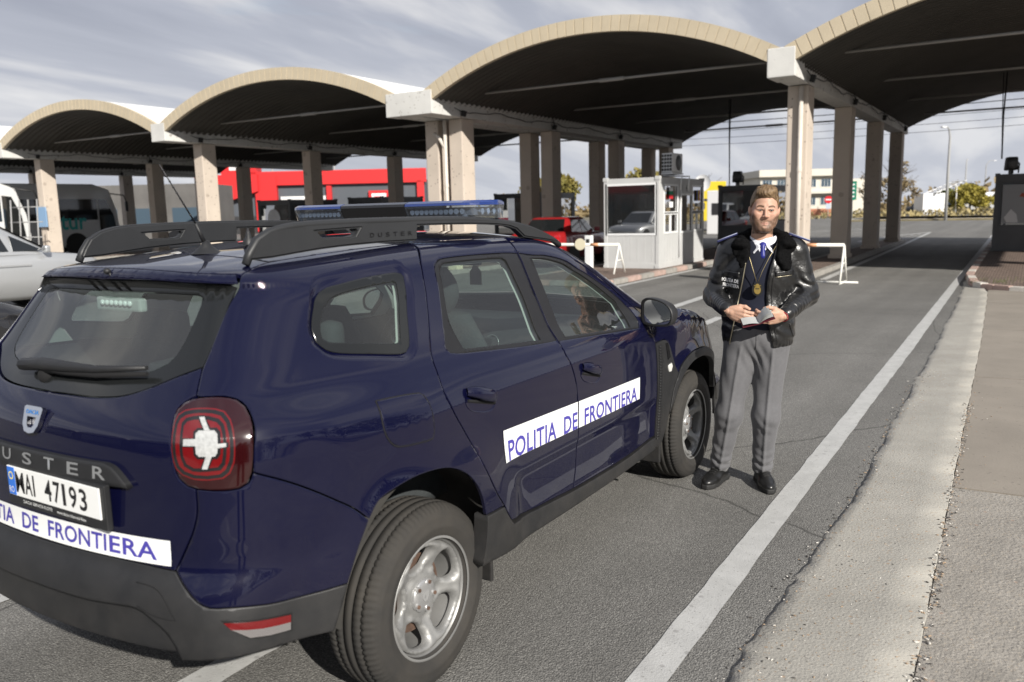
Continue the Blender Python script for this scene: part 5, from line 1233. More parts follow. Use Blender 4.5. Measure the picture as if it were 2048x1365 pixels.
        inner('cabin_upper_trim',up_,[qin,rgl,fgl],trimgrey,.035)
        inner('cabin_side_trim',[(-.70,1.235),(-.5,1.215),(-.2,1.195),(.2,1.145),(.55,1.115),(1.0,1.075),(1.86,1.055),(1.9,.5),(1.0,.46),(.45,.5),(.28,.7),(.1,.84),(-.1,.85),(-.3,.8),(-.5,.7),(-.74,.72)],[],cabin,.05)
    # headliner
    xs=np.linspace(-.5,1.45,16); rows=[]
    for x in xs: ys_=np.linspace(-.56,.56,10)*(.85 if x<0 else 1); P,_=top3(np.full(10,x),ys_); rows.append([tuple(p) for p in P-np.array([0,0,.035])])
    b=MB(); b.grid(rows); b.build('headliner',trimgrey,root,smooth=True)
    # tailgate inner: shelf, trim
    b=MB(); b.box((-.28,0,1.06),(.72,1.24,.03),bev=.01); b.build('parcel_shelf',cabin,root)
    P,Nn=surf3(np.array([-1.307]),np.array([1.405])); p=P[0]
    b=MB()
    for k in range(7): b.sphere((p[0]+.03,.075-.025*k,1.400),.010,(.7,1,1),u=10,v=8)
    hb=b.build('high_brake_lamp',mat('led_clear',(.8,.82,.80),rough=.12),tail); b=MB(); b.box((p[0]+.05,0,1.395),(.03,.24,.045),bev=.008); b.build('brake_lamp_housing',trimgrey,tail)
    # seats
    def seat(x,y,nm,w=.50):
        s=empty(nm,(x,y,0)); s.parent=root
        b=MB(); b.box((0,0,.62),(.50,w,.16),bev=.05); b.build('seat_cushion',seatm,s,True)
        rows=[]
        for t in np.linspace(0,1,12):
            z=.66+t*.58; xx=-.22-.17*t; ww=w*(.5+.06*math.sin(t*3.1))*(1-.16*max(0,t-.6)/.4*1.6); dd=.075*(1-.25*t)
            rows.append([(xx+dd*math.sin(a)*(1 if abs(math.sin(a))<.99 else 1),ww*np.sign(math.cos(a))*abs(math.cos(a))**.6,z) for a in np.linspace(0,2*np.pi,20,endpoint=False)])
        b=MB(); b.grid(rows,closed_u=True); b.bm.verts.ensure_lookup_table(); b.bm.faces.new(b.bm.verts[-20:]); b.build('backrest',seatm,s)
        rows=[]
        for t in np.linspace(0,1,10):
            z=1.24+t*.215; k=math.sin(math.pi*(.12+.80*t))**.5; rows.append([(-.40-.03*t+.06*k*math.sin(a),.145*k*np.sign(math.cos(a))*abs(math.cos(a))**.55,z) for a in np.linspace(0,2*np.pi,18,endpoint=False)])
        b=MB(); b.grid(rows,closed_u=True); b.bm.verts.ensure_lookup_table(); b.bm.faces.new(b.bm.verts[-18:]); b.cyl((-.395,.05,1.17),(-.40,.05,1.26),.007); b.cyl((-.395,-.05,1.17),(-.40,-.05,1.26),.007); b.build('headrest',seatm,s)
    seat(1.12,-.36,'front_seat'); seat(1.12,.36,'front_seat')
    b=MB(); b.box((.32,0,.64),(.50,1.30,.18),bev=.05); b.box((.03,0,.96),(.13,1.28,.50),bev=.04,rot=Matrix.Rotation(R(-16),4,'Y'));
    b.build('rear_bench',seatm,root,True)
    for yy in (-.42,.42):
        b=MB(); b.box((-.07,yy,1.245),(.085,.27,.13),bev=.035); b.build('rear_headrest',seatm,root,True)
    # dashboard, wheel, mirror
    rows=[]
    for y in np.linspace(-.68,.68,15):
        h=.05*math.exp(-((y-.36)/.22)**2); rows.append([(1.60,y,.62),(1.58,y,.80),(1.60,y,.93),(1.66,y,1.00+h*.6),(1.78,y,1.035+h),(1.95,y,1.05),(2.14,y,1.06)])
    b=MB(); b.grid(rows); dsh=b.build('dashboard',cabin,root,smooth=True)
    b=MB(); b.box((1.575,0,.84),(.04,.24,.30),bev=.01); b.box((1.45,0,.56),(.5,.2,.16),bev=.02); b.build('centre_console',cabin,root)
    b=MB(); b.box((1.553,0,.90),(.012,.17,.09),bev=.004); b.build('radio_screen',mat('screen_grey',(.05,.09,.09),rough=.1),dsh)
    b=MB(); 
    for y in (-.58,-.09,.09,.58): b.lathe([(.040,0),(.048,.012),(.044,.014),(.036,.0)],Matrix.Translation((1.60,y,.955))@Matrix.Rotation(R(-80),4,'Y'),24)
    b.build('air_vents',mat('vent_ring',(.25,.26,.27),rough=.3,metal=.6),dsh)
    b=MB(); Mw=Matrix.Translation((1.42,.36,.97))@Matrix.Rotation(R(-65),4,'Y'); b.tube([tuple(Mw@Vector((.185*math.cos(a),.185*math.sin(a),0))) for a in np.linspace(0,2*np.pi,40)],.014,8); b.lathe([(.07,.0),(.05,.03),(0,.032)],Mw,18)
    for a in (0,R(120),R(240)): b.tube([tuple(Mw@Vector((.03*math.cos(a),.03*math.sin(a),.01))),tuple(Mw@Vector((.18*math.cos(a),.18*math.sin(a),0)))],.012,6)
    b.build('steering_wheel',cabin,root)
    b=MB(); b.box((1.47,0,1.425),(.03,.23,.07),bev=.012); b.cyl((1.49,0,1.44),(1.56,0,1.50),.01); rm=b.build('interior_mirror',cabin,root); b=MB(); b.box((1.4535,0,1.425),(.002,.215,.055)); b.build('mirror_face',MATS['mirror_silver'],rm)
    b=MB(); b.prism([(-.035,0),(.035,0),(.035,.07),(.02,.085),(.015,.1),(-.015,.1),(-.02,.085),(-.035,.07)],'x',1.45,1.458); af=b.build('air_freshener',mat('freshener',(.10,.10,.035),rough=.7),root); af.location=(0,-.09,1.29); b=MB(); b.cyl((1.454,-.09,1.385),(1.46,-.03,1.42),.0015); b.build('freshener_cord',dark,root)
    # box on the parcel shelf
    b=MB(); b.box((-.32,-.05,1.125),(.14,.2,.1),bev=.008,rz=.3); b.build('shelf_device',cabin,root); b=MB(); b.box((-.393,-.02,1.13),(.004,.03,.07),rz=.3); b.build('device_clip',chrome,root)
    return root
# ================================================================== other vehicles
def build_vehicles():
    glassd=mat('vehicle_dark_glass',(.012,.014,.015),rough=.06,coat=1); tyr=mat('vehicle_tyre',(.022,.022,.022),rough=.85); hubm=mat('vehicle_hub',(.45,.45,.45),rough=.35,metal=.7); blk=mat('vehicle_black',(.015,.015,.016),rough=.5)
    lampr=mat('vehicle_tail_red',(.45,.01,.015),rough=.15,coat=1); lampw=mat('vehicle_lamp_clear',(.7,.71,.72),rough=.1,coat=1); platew=mat('vehicle_plate',(.75,.75,.75),rough=.5)
    def wheels(t,xs,w,r):
        for x in xs:
            for s in (1,-1):
                e=MB(); e.lathe([(r*.62,.085),(r*.80,.10),(r*.93,.09),(r,.06),(r,-.10),(r*.6,-.10)],Matrix.Translation((x,(w-.10)*s,r))@Matrix.Rotation(R(-90*s),4,'X'),28); o=e.build('wheel',tyr,t)
                e=MB(); e.lathe([(r*.64,.08),(r*.60,.06),(r*.25,.075),(0,.085)],Matrix.Translation((x,(w-.10)*s,r))@Matrix.Rotation(R(-90*s),4,'X'),28); e.build('rim',hubm,o,True)
                e=MB(); e.cyl((x,(w-.3)*s,r+.02),(x,(w+.004)*s,r+.02),r+.065,n=30); e.build('wheel_arch',blk,t)
    def car(nm,label,cat,x,y,rz,paint,low,gh,wheelx,r,wdt,panes,rear=True,group=None):
        t=empty(nm,(x,y,0),rz); tag(t,label,cat,group)
        b=MB(); rows=[]
        for (X,zb,zt,w) in low:
            h=zt-zb; half=[(0,zb),(w*.80,zb),(w*.97,zb+.10*h),(w,zb+.45*h),(w*.985,zb+.78*h),(w*.93,zt-.03*h),(w*.80,zt),(0,zt+.015)]
            rows.append([(X,a,z) for a,z in half]+[(X,-a,z) for a,z in half[::-1][1:-1]])
        b.grid(rows,closed_u=True); b.bm.verts.ensure_lookup_table(); n=len(rows[0]); b.bm.faces.new(b.bm.verts[:n][::-1]); b.bm.faces.new(b.bm.verts[-n:])
        body=b.build('body',paint,t)
        xb0,xb1,xt0,xt1,zb,zt,wb,wt=gh
        def yside_(z): k=(z-zb)/(zt-zb); return wb+(wt-wb)*k
        rows=[]
        for k,ins in ((0,0),(.25,0),(.5,0),(.75,0),(.9,.008),(.97,.03),(1.0,.09),(1.02,.3)):
            kk=min(k,1); x0=xb0+(xt0-xb0)*kk**.9+ins; x1=xb1+(xt1-xb1)*kk**1.0-ins; w=wb+(wt-wb)*kk-ins; z=zb+(zt-zb)*k; ring=[]
            for a in np.linspace(0,2*np.pi,40,endpoint=False):
                c,s=math.cos(a),math.sin(a); p=.28; ring.append(((x0+x1)/2+(x1-x0)/2*np.sign(c)*abs(c)**p,w*np.sign(s)*abs(s)**p,z))
            rows.append(ring)
        b=MB(); b.grid(rows,closed_u=True); b.bm.verts.ensure_lookup_table(); b.bm.faces.new(b.bm.verts[-40:]); cab=b.build('cabin',paint,t)
        for pane in panes:
            for s in (1,-1):
                b=MB(); A=[b.bm.verts.new((px,(yside_(pz)+.006)*s,pz)) for px,pz in pane]; B=[b.bm.verts.new((px,(yside_(pz)-.03)*s,pz)) for px,pz in pane]
                b.bm.faces.new(A); n=len(A)
                for i in range(n): b.bm.faces.new((A[i],A[(i+1)%n],B[(i+1)%n],B[i]))
                b.build('side_window',glassd,cab)
        for (xb,xt,sg,nm2) in ((xb1,xt1,1,'windscreen'),(xb0,xt0,-1,'rear_window')):
            b=MB(); q=[]
            for k in (.10,.35,.6,.88):
                x=xb+(xt-xb)*k**(1.0 if sg>0 else .9)+.012*sg; w=(wb+(wt-wb)*k)*.84; q.append([(x-.02*sg*(abs(a)/w)**2,a,zb+(zt-zb)*k) for a in np.linspace(-w,w,7)])
            b.grid(q); b.build(nm2,glassd,cab)
        wheels(t,wheelx,wdt,r)
        for s in (1,-1):
            b=MB(); b.box((xb1-.28,s*(wb+.10),zb+.09),(.10,.18,.13),bev=.03); b.build('wing_mirror',paint,t)
        return t,body
    # red saloon in the lane beside the booth
    redp=mat('red_paint',(.30,.012,.014),rough=.35,coat=1,coat_rough=.03)
    low=[(-.93,.46,.84,.62),(-.90,.36,.90,.74),(-.80,.30,1.02,.82),(-.45,.26,1.055,.86),(.0,.24,1.03,.87),(1.2,.22,1.0,.87),(2.2,.22,.98,.87),(2.9,.24,.90,.85),(3.25,.3,.78,.78),(3.32,.38,.66,.66)]
    t,body=car('red_car','red saloon car waiting beside the white booth, boot towards us','car',21.7,12.25,R(4),redp,low,(-.38,2.0,.12,1.35,.98,1.46,.80,.62),(0,2.63),.31,.87,[[(.02,1.03),(.72,1.02),(.75,1.37),(.22,1.37)],[(.80,1.02),(1.72,1.02),(1.25,1.385),(.80,1.37)]])
    for s in (1,-1):
        b=MB(); b.box((-.80,s*.70,.83),(.26,.17,.27),bev=.05); b.build('tail_lamp',lampr,t); b=MB(); b.box((-.88,s*.70,.78),(.12,.14,.08),bev=.02); b.build('lamp_clear_strip',lampw,t)
    b=MB(); b.box((-.92,0,.64),(.02,.5,.11)); b.build('number_plate',platew,t)
    b=MB(); b.box((-.90,0,.42),(.14,1.56,.20),bev=.05); b.build('bumper',blk,t)
    b=MB(); b.box((-.868,0,.93),(.012,.30,.03)); b.build('boot_trim',hubm,t)
    # silver people carrier on the left
    silv=mat('silver_paint',(.46,.47,.48),rough=.35,metal=.55,coat=1,coat_rough=.04)
    low=[(-1.0,.30,1.05,.80),(-.9,.26,1.10,.88),(0,.24,1.13,.95),(2.2,.22,1.12,.95),(2.9,.22,1.10,.95),(3.4,.24,1.05,.92),(3.75,.28,.96,.84),(3.92,.34,.82,.72),(3.97,.42,.66,.55)]
    t,body=car('silver_van','silver people carrier parked behind the police car, its bonnet pointing right','van',6.2,17.35,R(-8),silv,low,(-.95,3.05,-.7,1.72,1.08,1.86,.90,.74),(0,3.0),.34,.95,[[(-.6,1.16),(.45,1.16),(.45,1.72),(-.45,1.72)],[(.52,1.16),(1.30,1.16),(1.30,1.72),(.52,1.72)],[(1.38,1.15),(2.15,1.15),(2.0,1.52),(1.68,1.73),(1.38,1.73)],[(2.22,1.15),(2.75,1.15),(2.20,1.44)]])
    b=MB(); b.box((3.60,.66,.80),(.4,.3,.16),bev=.06); b.box((3.60,-.66,.80),(.4,.3,.16),bev=.06); b.build('headlights',lampw,t)
    b=MB(); b.box((1.2,-.955,.88),(2.6,.02,.03)); b.build('door_crease',silv,t)
    b=MB(); b.box((1.28,-.965,.98),(.18,.03,.04),bev=.01); b.build('door_handle',silv,t)
    # black car cut by the left edge
    blackp=mat('black_paint',(.012,.012,.014),rough=.25,coat=1)
    low=[(-.93,.40,.84,.66),(-.80,.28,1.0,.84),(0,.22,1.0,.88),(1.2,.2,.97,.88),(2.3,.2,.94,.88),(3.0,.22,.86,.86),(3.35,.28,.74,.78),(3.45,.36,.6,.6)]
    car('black_car','black car cut off by the left edge of the picture','car',1.50,9.9,R(0),blackp,low,(-.45,2.15,.15,1.3,.95,1.45,.80,.62),(0,2.65),.32,.88,[[(.02,1.0),(.75,1.0),(.78,1.37),(.25,1.36)],[(.82,1.0),(1.85,1.0),(1.22,1.38),(.82,1.37)]])
    # a car off to the left that shows only in the big pane of the white booth
    dkb=mat('dark_blue_car_paint',(.02,.028,.06),rough=.3,coat=1); low=[(-.93,.40,.84,.66),(-.80,.28,1.0,.84),(0,.22,1.0,.88),(1.2,.2,.97,.88),(2.3,.2,.94,.88),(3.0,.22,.86,.86),(3.35,.28,.74,.78),(3.45,.36,.6,.6)]
    for (x,y,p_,lb) in ((2.2,15.6,silv,'light grey car mirrored in the big pane of the white booth'),):
        t,_=car('waiting_car',lb,'car',x,y,R(0) if p_ is dkb else R(3),p_,low,(-.45,2.15,.15,1.3,.95,1.50,.80,.62),(0,2.65),.32,.88,[[(.02,1.0),(.75,1.0),(.78,1.40),(.25,1.40)],[(.82,1.0),(1.85,1.0),(1.22,1.42),(.82,1.40)]])
        for s in (1,-1): b=MB(); b.box((3.2,s*.6,.66),(.35,.3,.13),bev=.05); b.build('headlight',lampw,t)
    # coaches under the far vaults
    coachw=mat('coach_white',(.66,.67,.67),rough=.35,coat=.6); maroon=mat('coach_maroon',(.22,.02,.05),rough=.4,coat=.5); teal=mat('lettering_teal',(.05,.42,.40),rough=.5); orange=mat('lettering_orange',(.65,.13,.02),rough=.5)
    def coach(x,y,rz,label,stripe,Ln=11.,H=3.45):
        t=empty('coach',(x,y,0),rz); tag(t,label,'bus'); W=1.25
        prof=[(0,.35),(0,H-.25),(.25,H),(Ln-1.3,H),(Ln-.45,H-.3),(Ln-.12,H-1.4),(Ln,1.1),(Ln,.45),(Ln-.1,.35)]
        b=MB(); b.prism([(p,q) for p,q in prof],'y',-W,W,bev=.10); body=b.build('body',coachw,t,False)
        for s in (1,-1):
            b=MB(); b.prism([(.2,1.75),(Ln-1.2,1.75),(Ln-1.2,2.85),(.2,2.85)],'y',s*W,s*(W+.012)) ; b.build('window_band',glassd,body)
            b=MB(); b.prism([(Ln-1.12,1.15),(Ln-.22,1.05),(Ln-.34,2.0),(Ln-.7,2.8),(Ln-1.12,2.85)],'y',s*W,s*(W+.012)); b.build('cab_window',glassd,body)
            if stripe: b=MB(); b.prism([(0.1,.5),(Ln*.85,.5),(Ln*.75,1.15),(0.1,1.15)],'y',s*W,s*(W+.012)); b.build('maroon_stripe',maroon,body)
        b=MB(); P=[]
        for (px,pz) in ((Ln-.02,1.15),(Ln-.115,1.45),(Ln-.44,3.12),(Ln-.62,3.32)): P.append([(px+.03-.10*(abs(yy)/W)**2,yy,pz) for yy in np.linspace(-W*.97,W*.97,8)])
        b.grid(P); b.build('windscreen',glassd,body)
        for s in (1,-1):
            b=MB(); b.tube([(Ln-.5,s*W,3.15),(Ln+.25,s*(W+.12),3.05),(Ln+.32,s*(W+.2),2.75)],.035,6); b.box((Ln+.32,s*(W+.22),2.45),(.10,.20,.55),bev=.04); b.build('mirror_arm',blk,t)
            b=MB(); b.box((Ln-.02,s*.95,.78),(.12,.4,.22),bev=.05); b.build('headlight',lampw,t)
        wheels(t,(2.6,Ln-2.4),1.27,.5)
        return t
    coach(9.0,37.95,R(4),'white coach with black window band and maroon lower side',True)
    c2=coach(16.6,45.6,R(-8),'white coach with teal lettering and a black front',False,Ln=11.5,H=3.65)
    for s in (-1,):
        Mt=lambda xx,zz: Matrix(((1,0,0,xx),(0,0,-1,-1.268),(0,1,0,zz),(0,0,0,1)))
        text_on('coach_lettering','tur',Mt(8.35,1.25),1.35,.75,teal,c2,bold=.02); b=MB(); b.cyl((8.0,-1.252,1.5),(8.0,-1.27,1.5),.2,n=12); b.build('coach_emblem',orange,c2)
    # yellow lorry and blue trailer far behind
    yl=mat('lorry_yellow',(.62,.47,.02),rough=.5); bl=mat('trailer_blue',(.03,.10,.38),rough=.5)
    t=empty('yellow_lorry',(56.5,19.2,0),R(20)); tag(t,'yellow lorry beyond the canopy, left of the white booth','lorry')
    b=MB(); b.box((1.4,0,1.9),(2.3,2.3,2.2),bev=.15); b.build('cab',yl,t); b=MB(); b.box((.23,0,2.2),(.02,1.9,.8)); b.build('cab_window',glassd,t)
    b=MB(); b.box((-1.2,0,2.0),(1.6,2.4,2.6),bev=.05); b.build('box_body',yl,t)
    b=MB(); b.box((-2.02,0,2.1),(.02,1.4,.15)); b.box((-2.02,-.3,1.7),(.02,.3,.4)); b.box((-2.02,.3,1.7),(.02,.3,.4)); b.build('dark_marks',blk,t); wheels(t,(-1.2,1.4),1.15,.48)
    t=empty('blue_trailer',(58,23.0,0),R(20)); tag(t,'blue trailer body beside the yellow lorry beyond the canopy','trailer'); b=MB(); b.box((0,0,2.0),(3.2,2.4,2.2),bev=.04); b.build('trailer_body',bl,t); wheels(t,(-.8,.8),1.2,.48)
    # far parked vehicles on the right horizon
    whp=mat('white_paint',(.68,.69,.70),rough=.4)
    def van(x,y,rz,label,p,L_=5.5,H=2.4,box=None):
        t=empty('parked_van',(x,y,0),rz); tag(t,label,'van','vehicles parked on the far side'); b=MB(); b.prism([(0,.3),(0,H),(L_*.68,H),(L_*.84,H*.62),(L_,H*.5),(L_,.3)],'y',-1,1,bev=.08); b.build('body',p,t)
        b=MB(); b.prism([(L_*.70,H*.62),(L_*.82,H*.62),(L_*.70,H*.9),(L_*.60,H*.9),(L_*.60,H*.62)],'y',-1.012,1.012); b.build('cab_window',glassd,t); wheels(t,(L_*.2,L_*.8),1.,.36)
    van(134,10.3,R(-95),'white van parked on the far verge left of the kiosk lamp post',whp,6.5,2.9); van(135.7,8.2,R(-95),'second white van parked beyond the yellow tree',whp,6,2.7)
    van(133.5,11.9,R(-80),'dark blue truck parked beside the white kiosk',mat('dark_blue_paint',(.02,.03,.07),rough=.4),5.,2.6)
    low=[(-.9,.35,.84,.7),(-.7,.25,.95,.85),(1,.2,.95,.87),(2.4,.2,.92,.87),(3.1,.25,.8,.8),(3.3,.4,.6,.6)]
    for k,(x,y,p,lb) in enumerate(((122.8,13.5,blackp,'small dark car parked left of the white kiosk'),(123.8,11.9,silv,'small grey car parked below the kiosk roof slats'))):
        car('parked_car',lb,'car',x,y,R(-85),p,low,(-.4,2.0,.1,1.3,.93,1.45,.8,.62),(0,2.6),.31,.87,[[(.0,.99),(1.8,.99),(1.25,1.37),(.2,1.37)]],group='vehicles parked on the far side')
# ================================================================== buildings and street furniture
def build_far():
    red=mat('shop_red',(.58,.018,.020),rough=.5); grey=mat('shop_grey',(.075,.085,.10),rough=.6,var=.08,vscale=.5); wh=mat('shop_white',(.72,.72,.72),rough=.6); blk=mat('shop_black',(.03,.03,.032),rough=.5); skin=mat('poster_tan',(.45,.25,.16),rough=.6)
    pale=mat('building_cream',(.56,.53,.46),rough=.85,var=.05,vscale=.4); win=mat('building_window',(.06,.09,.12),rough=.15,coat=.5); brick=mat('plinth_brick',(.40,.17,.10),rough=.9); wfr=mat('building_frame',(.6,.6,.58),rough=.6)
    # red shop: placed along the line of sight between the columns
    t=empty('red_shop',(63.4,62,0),R(-58)); tag(t,'long red and grey shop building with tall red frame','building')
    b=MB(); b.box((0,6,2.6),(20.6,12,5.2)); b.build('wall',grey,t)
    b=MB(); b.box((1.2,-.15,5.55),(18.6,.7,1.4)); b.box((9.9,-.15,2.9),(.7,.7,4.2)); b.box((-5.9,-.2,3.0),(2.2,.8,5.6)); b.box((.5,-.15,2.5),(.5,.6,4.4)); b.prism([(-13.,2.4),(-6.6,4.3),(-6.6,6.0),(-13.,6.0)],'y',-.9,-.2); b.build('red_frame',red,t)
    b=MB(); b.box((-8.6,.5,6.8),(3.6,2,1.7)); b.build('roof_sign',red,t); b=MB(); b.box((-8.6,-.55,6.8),(1.8,.05,.7)); b.box((-9.4,-.55,7.5),(1.0,.05,.4)); b.build('sign_panel',wh,t)
    b=MB(); b.box((-2.2,-.25,2.9),(4.6,.1,1.6)); bb=b.build('billboard',wh,t)
    b=MB()
    for dx in (-1.6,1.5): b.box((-2.2+dx,-.32,2.75),(.7,.05,1.2),bev=.1)
    b.build('billboard_figures',skin,bb)
    b=MB(); b.box((5.6,-.3,2.9),(2.1,.2,2.4)); f=b.build('notice_frame',red,t); b=MB(); b.box((5.6,-.42,2.9),(1.5,.06,1.8)); n=b.build('notice_sheet',wh,f); b=MB()
    for z in (3.4,3.0,2.5): b.box((5.6,-.47,z),(1.0,.03,.22))
    b.build('notice_lines',red,n)
    b=MB(); b.box((0,-.3,.9),(20,.3,1.8)); b.build('shop_front',blk,t)
    # cream two-storey building
    t=empty('cream_building',(115.6,26.0,0),R(-58)); tag(t,'cream two storey building with blue windows and a brick base','building')
    b=MB(); b.box((0,6,2.9),(11.6,12,5.0)); b.build('wall',pale,t); b=MB(); b.box((0,6,.5),(11.7,12.1,1.0)); b.build('plinth',brick,t); b=MB(); b.box((0,5.8,5.75),(12.4,13.2,.9)); b.build('roof_fascia',pale,t)
    b=MB(); b.box((0,-.5,3.15),(11.6,1.0,.3)); b.build('balcony_band',pale,t)
    for zz in (4.4,2.05):
        for k in range(6):
            b=MB(); x=-4.9+k*1.95; b.box((x,-.02,zz),(1.35,.10,1.15)); f=b.build('window',wfr,t); b=MB(); 
            for d in (-.42,0,.42): b.box((x+d,-.08,zz),(.36,.03,1.0))
            b.build('pane',win,f)
    b=MB(); b.box((8.4,7,2.5),(5,10,4.8)); b.build('side_wing',pale,t)
    # white kiosk with slatted canopy
    t=empty('white_kiosk',(118,11.15,0),R(-58)); tag(t,'white kiosk with raised slatted roof beside the bare tree','kiosk'); b=MB(); b.box((0,0,1.3),(2.7,2.4,2.6)); b.build('wall',wh,t)
    b=MB()
    for k in range(6): b.box((.3+k*.62,-.4,2.75+k*.26),(.26,3.2,.07),rot=Matrix.Rotation(-.36,4,'Y'))
    b.build('roof_slats',wh,t); b=MB(); b.box((1.8,-1.6,3.38),(3.8,.08,.1),rot=Matrix.Rotation(-.37,4,'Y')); b.box((1.8,1.0,3.38),(3.8,.08,.1),rot=Matrix.Rotation(-.37,4,'Y')); b.tube([(2.6,-1.5,0),(2.6,-1.5,3.7)],.06,6); b.build('roof_frame',wh,t)
    # lamp posts and masts
    pm=mat('post_grey',(.34,.34,.335),rough=.6); 
    def lamp(x,y,h,label,arm=1.3,rz=0,grp='street lamps beyond the canopy'):
        t=empty('street_lamp',(x,y,0),rz); tag(t,label,'street lamp',grp); b=MB(); b.tube([(0,0,0),(0,0,h*.55),(0,0,h*.9),(arm*.25,0,h*.975),(arm*.6,0,h),(arm,0,h)],[.13,.11,.08,.06,.055,.05],8); b.build('pole',pm,t); b=MB(); b.box((arm+.2,0,h-.02),(.55,.24,.12),bev=.04); b.build('lamp_head',wh,t)
    lamp(79.5,6.2,7.7,'tall street lamp on the verge right of the columns',.7,R(150)); lamp(150,9.2,8.,'thin street lamp far behind the white kiosk',1.2,R(0)); lamp(185,8.0,9.,'farthest street lamp right of the kiosk',1.4,R(-60))
    lamp(60,35.0,7.5,'street lamp left of the yellow tree seen under the canopy',.8,R(100)); lamp(62,68,8,'street lamp in front of the red shop',.6,R(120)); lamp(66,63.,7.6,'second street lamp in front of the red shop, beside the notice',.6,R(120))
    # utility poles with wires
    def wire(a,b_,sag,nm,lab,r=.012):
        P=[Vector(a).lerp(Vector(b_),t)-Vector((0,0,sag*4*t*(1-t))) for t in np.linspace(0,1,24)]; m=MB(); m.tube([tuple(p) for p in P],r,5); o=m.build(nm,MATS['cable_black']); tag(o,lab,'cable','overhead wires behind the canopy')
    for k,(z,dx) in enumerate(((5.65,0),(5.32,.6),(5.05,1.2),(4.78,1.8))): wire((39.2+dx,-14,z+.35),(39.2+dx,16,z-.05),.25,'overhead_wire','thin dark wire running across behind the canopy',.010 if k else .018)
    # hanging feed to the dark booth and to the right booth
    for (x,y,z0,z1,lab) in ((30.6,9.55,2.4,5.5,'black cable hanging down to the dark booth behind the officer'),(30.2,.9,2.9,5.5,'black cable hanging down to the grey booth at the right edge')):
        b=MB(); b.tube([(x,y,z1),(x+.05,y+.03,(z0+z1)/2),(x+.02,y,z0)],.022,6); b.tube([(x+.12,y+.1,z1),(x+.1,y+.06,(z0+z1)/2),(x+.02,y,z0)],.014,6); o=b.build('hanging_cable',MATS['cable_black']); tag(o,lab,'cable')
    # signs
    def sign(x,y,z,rz,build,label,nm='road_sign'):
        t=empty(nm,(x,y,0),rz); tag(t,label,'sign'); b=MB(); b.tube([(0,0,0),(0,0,z)],.04,6); b.build('post',pm,t); build(t,z)
    def noentry(t,z):
        b=MB(); b.cyl((-.05,0,z),(-.08,0,z),.42,n=28); d=b.build('disc',mat('sign_red',(.6,.02,.03),rough=.4),t); b=MB(); b.box((-.085,0,z),(.01,.6,.14)); b.build('bar',wh,d); b=MB(); b.box((-.06,0,z-.75),(.02,.55,.6)); b.build('plate',mat('plate_pale',(.45,.5,.58),rough=.5),t)
    sign(101,19.95,2.1,R(15),noentry,'round red no entry sign in front of the cream building')
    def green(t,z):
        b=MB(); b.box((-.06,0,z-.4),(.05,.66,1.9)); p=b.build('panel',mat('sign_green',(.0,.17,.10),rough=.45),t)
        for k in range(4): b=MB(); b.box((-.09,0,z+.22-.4*k),(.01,.26,.16)); b.build('marking',wh,p)
    sign(91.8,15.75,3.3,R(15),green,'tall green sign board between the canopy columns')
    # satellite dish and mast beside the yellow lorry
    t=empty('satellite_dish',(52,17.9,0),R(0)); tag(t,'round white satellite dish on a mast by the yellow lorry','satellite dish'); b=MB(); b.tube([(0,0,0),(0,0,2.9)],.05,6); b.build('mast',pm,t); b=MB(); b.lathe([(.55,.14),(.4,.05),(.2,.01),(0,0)],Matrix.Translation((-.1,0,3.1))@Matrix.Rotation(R(-80),4,'Y'),24); b.build('dish',wh,t,True)
    t=empty('white_cabinet',(50,16.0,0)); tag(t,'small white cabin behind the white booth','cabin'); b=MB(); b.box((0,0,1.3),(1.6,1.4,2.6),bev=.04); b.build('cabinet_body',wh,t); b=MB(); b.box((-.81,0,1.5),(.02,.8,.7)); b.build('hatch',blk,t)
    # blue plate on the left column
    b=MB(); b.box((19.78,35.95,1.9),(.05,.75,.85),bev=.02); o=b.build('blue_plate',mat('plate_light_blue',(.22,.36,.55),rough=.5)); tag(o,'light blue plate fixed to the leftmost front column','plate')
    # scaffold of steel bars by the left column
    t=empty('luggage_rack',(18.2,33.6,0),R(10)); tag(t,'grey steel luggage frame beside the leftmost column','rack'); b=MB()
    for k in range(4): b.tube([(0,k*.5,0),(.3,k*.5+.15,2.6)],.03,6)
    for z in (.5,1.1,1.7,2.3): b.tube([(.06+z*.11,-.1,z),(.06+z*.11,1.75,z)],.025,6)
    b.build('frame',mat('rack_grey',(.3,.3,.3),rough=.5),t)
    # dark low office wall behind the coaches
    t=empty('customs_office',(36.8,56,0),R(-58)); tag(t,'dark low customs building behind the coaches','building'); b=MB(); b.box((0,3,2.1),(12,6,4.2)); b.build('wall',mat('office_grey',(.12,.115,.11),rough=.9,var=.2,vscale=.5),t)
    for k in range(4): b=MB(); b.box((-4.5+k*3,-.02,1.7),(2.,.05,1.6)); b.build('window',win,t)
    for k in range(5): b=MB(); b.box((-5.8+k*2.9,-.05,2.1),(.14,.06,4.2)); b.build('pilaster',pm,t)
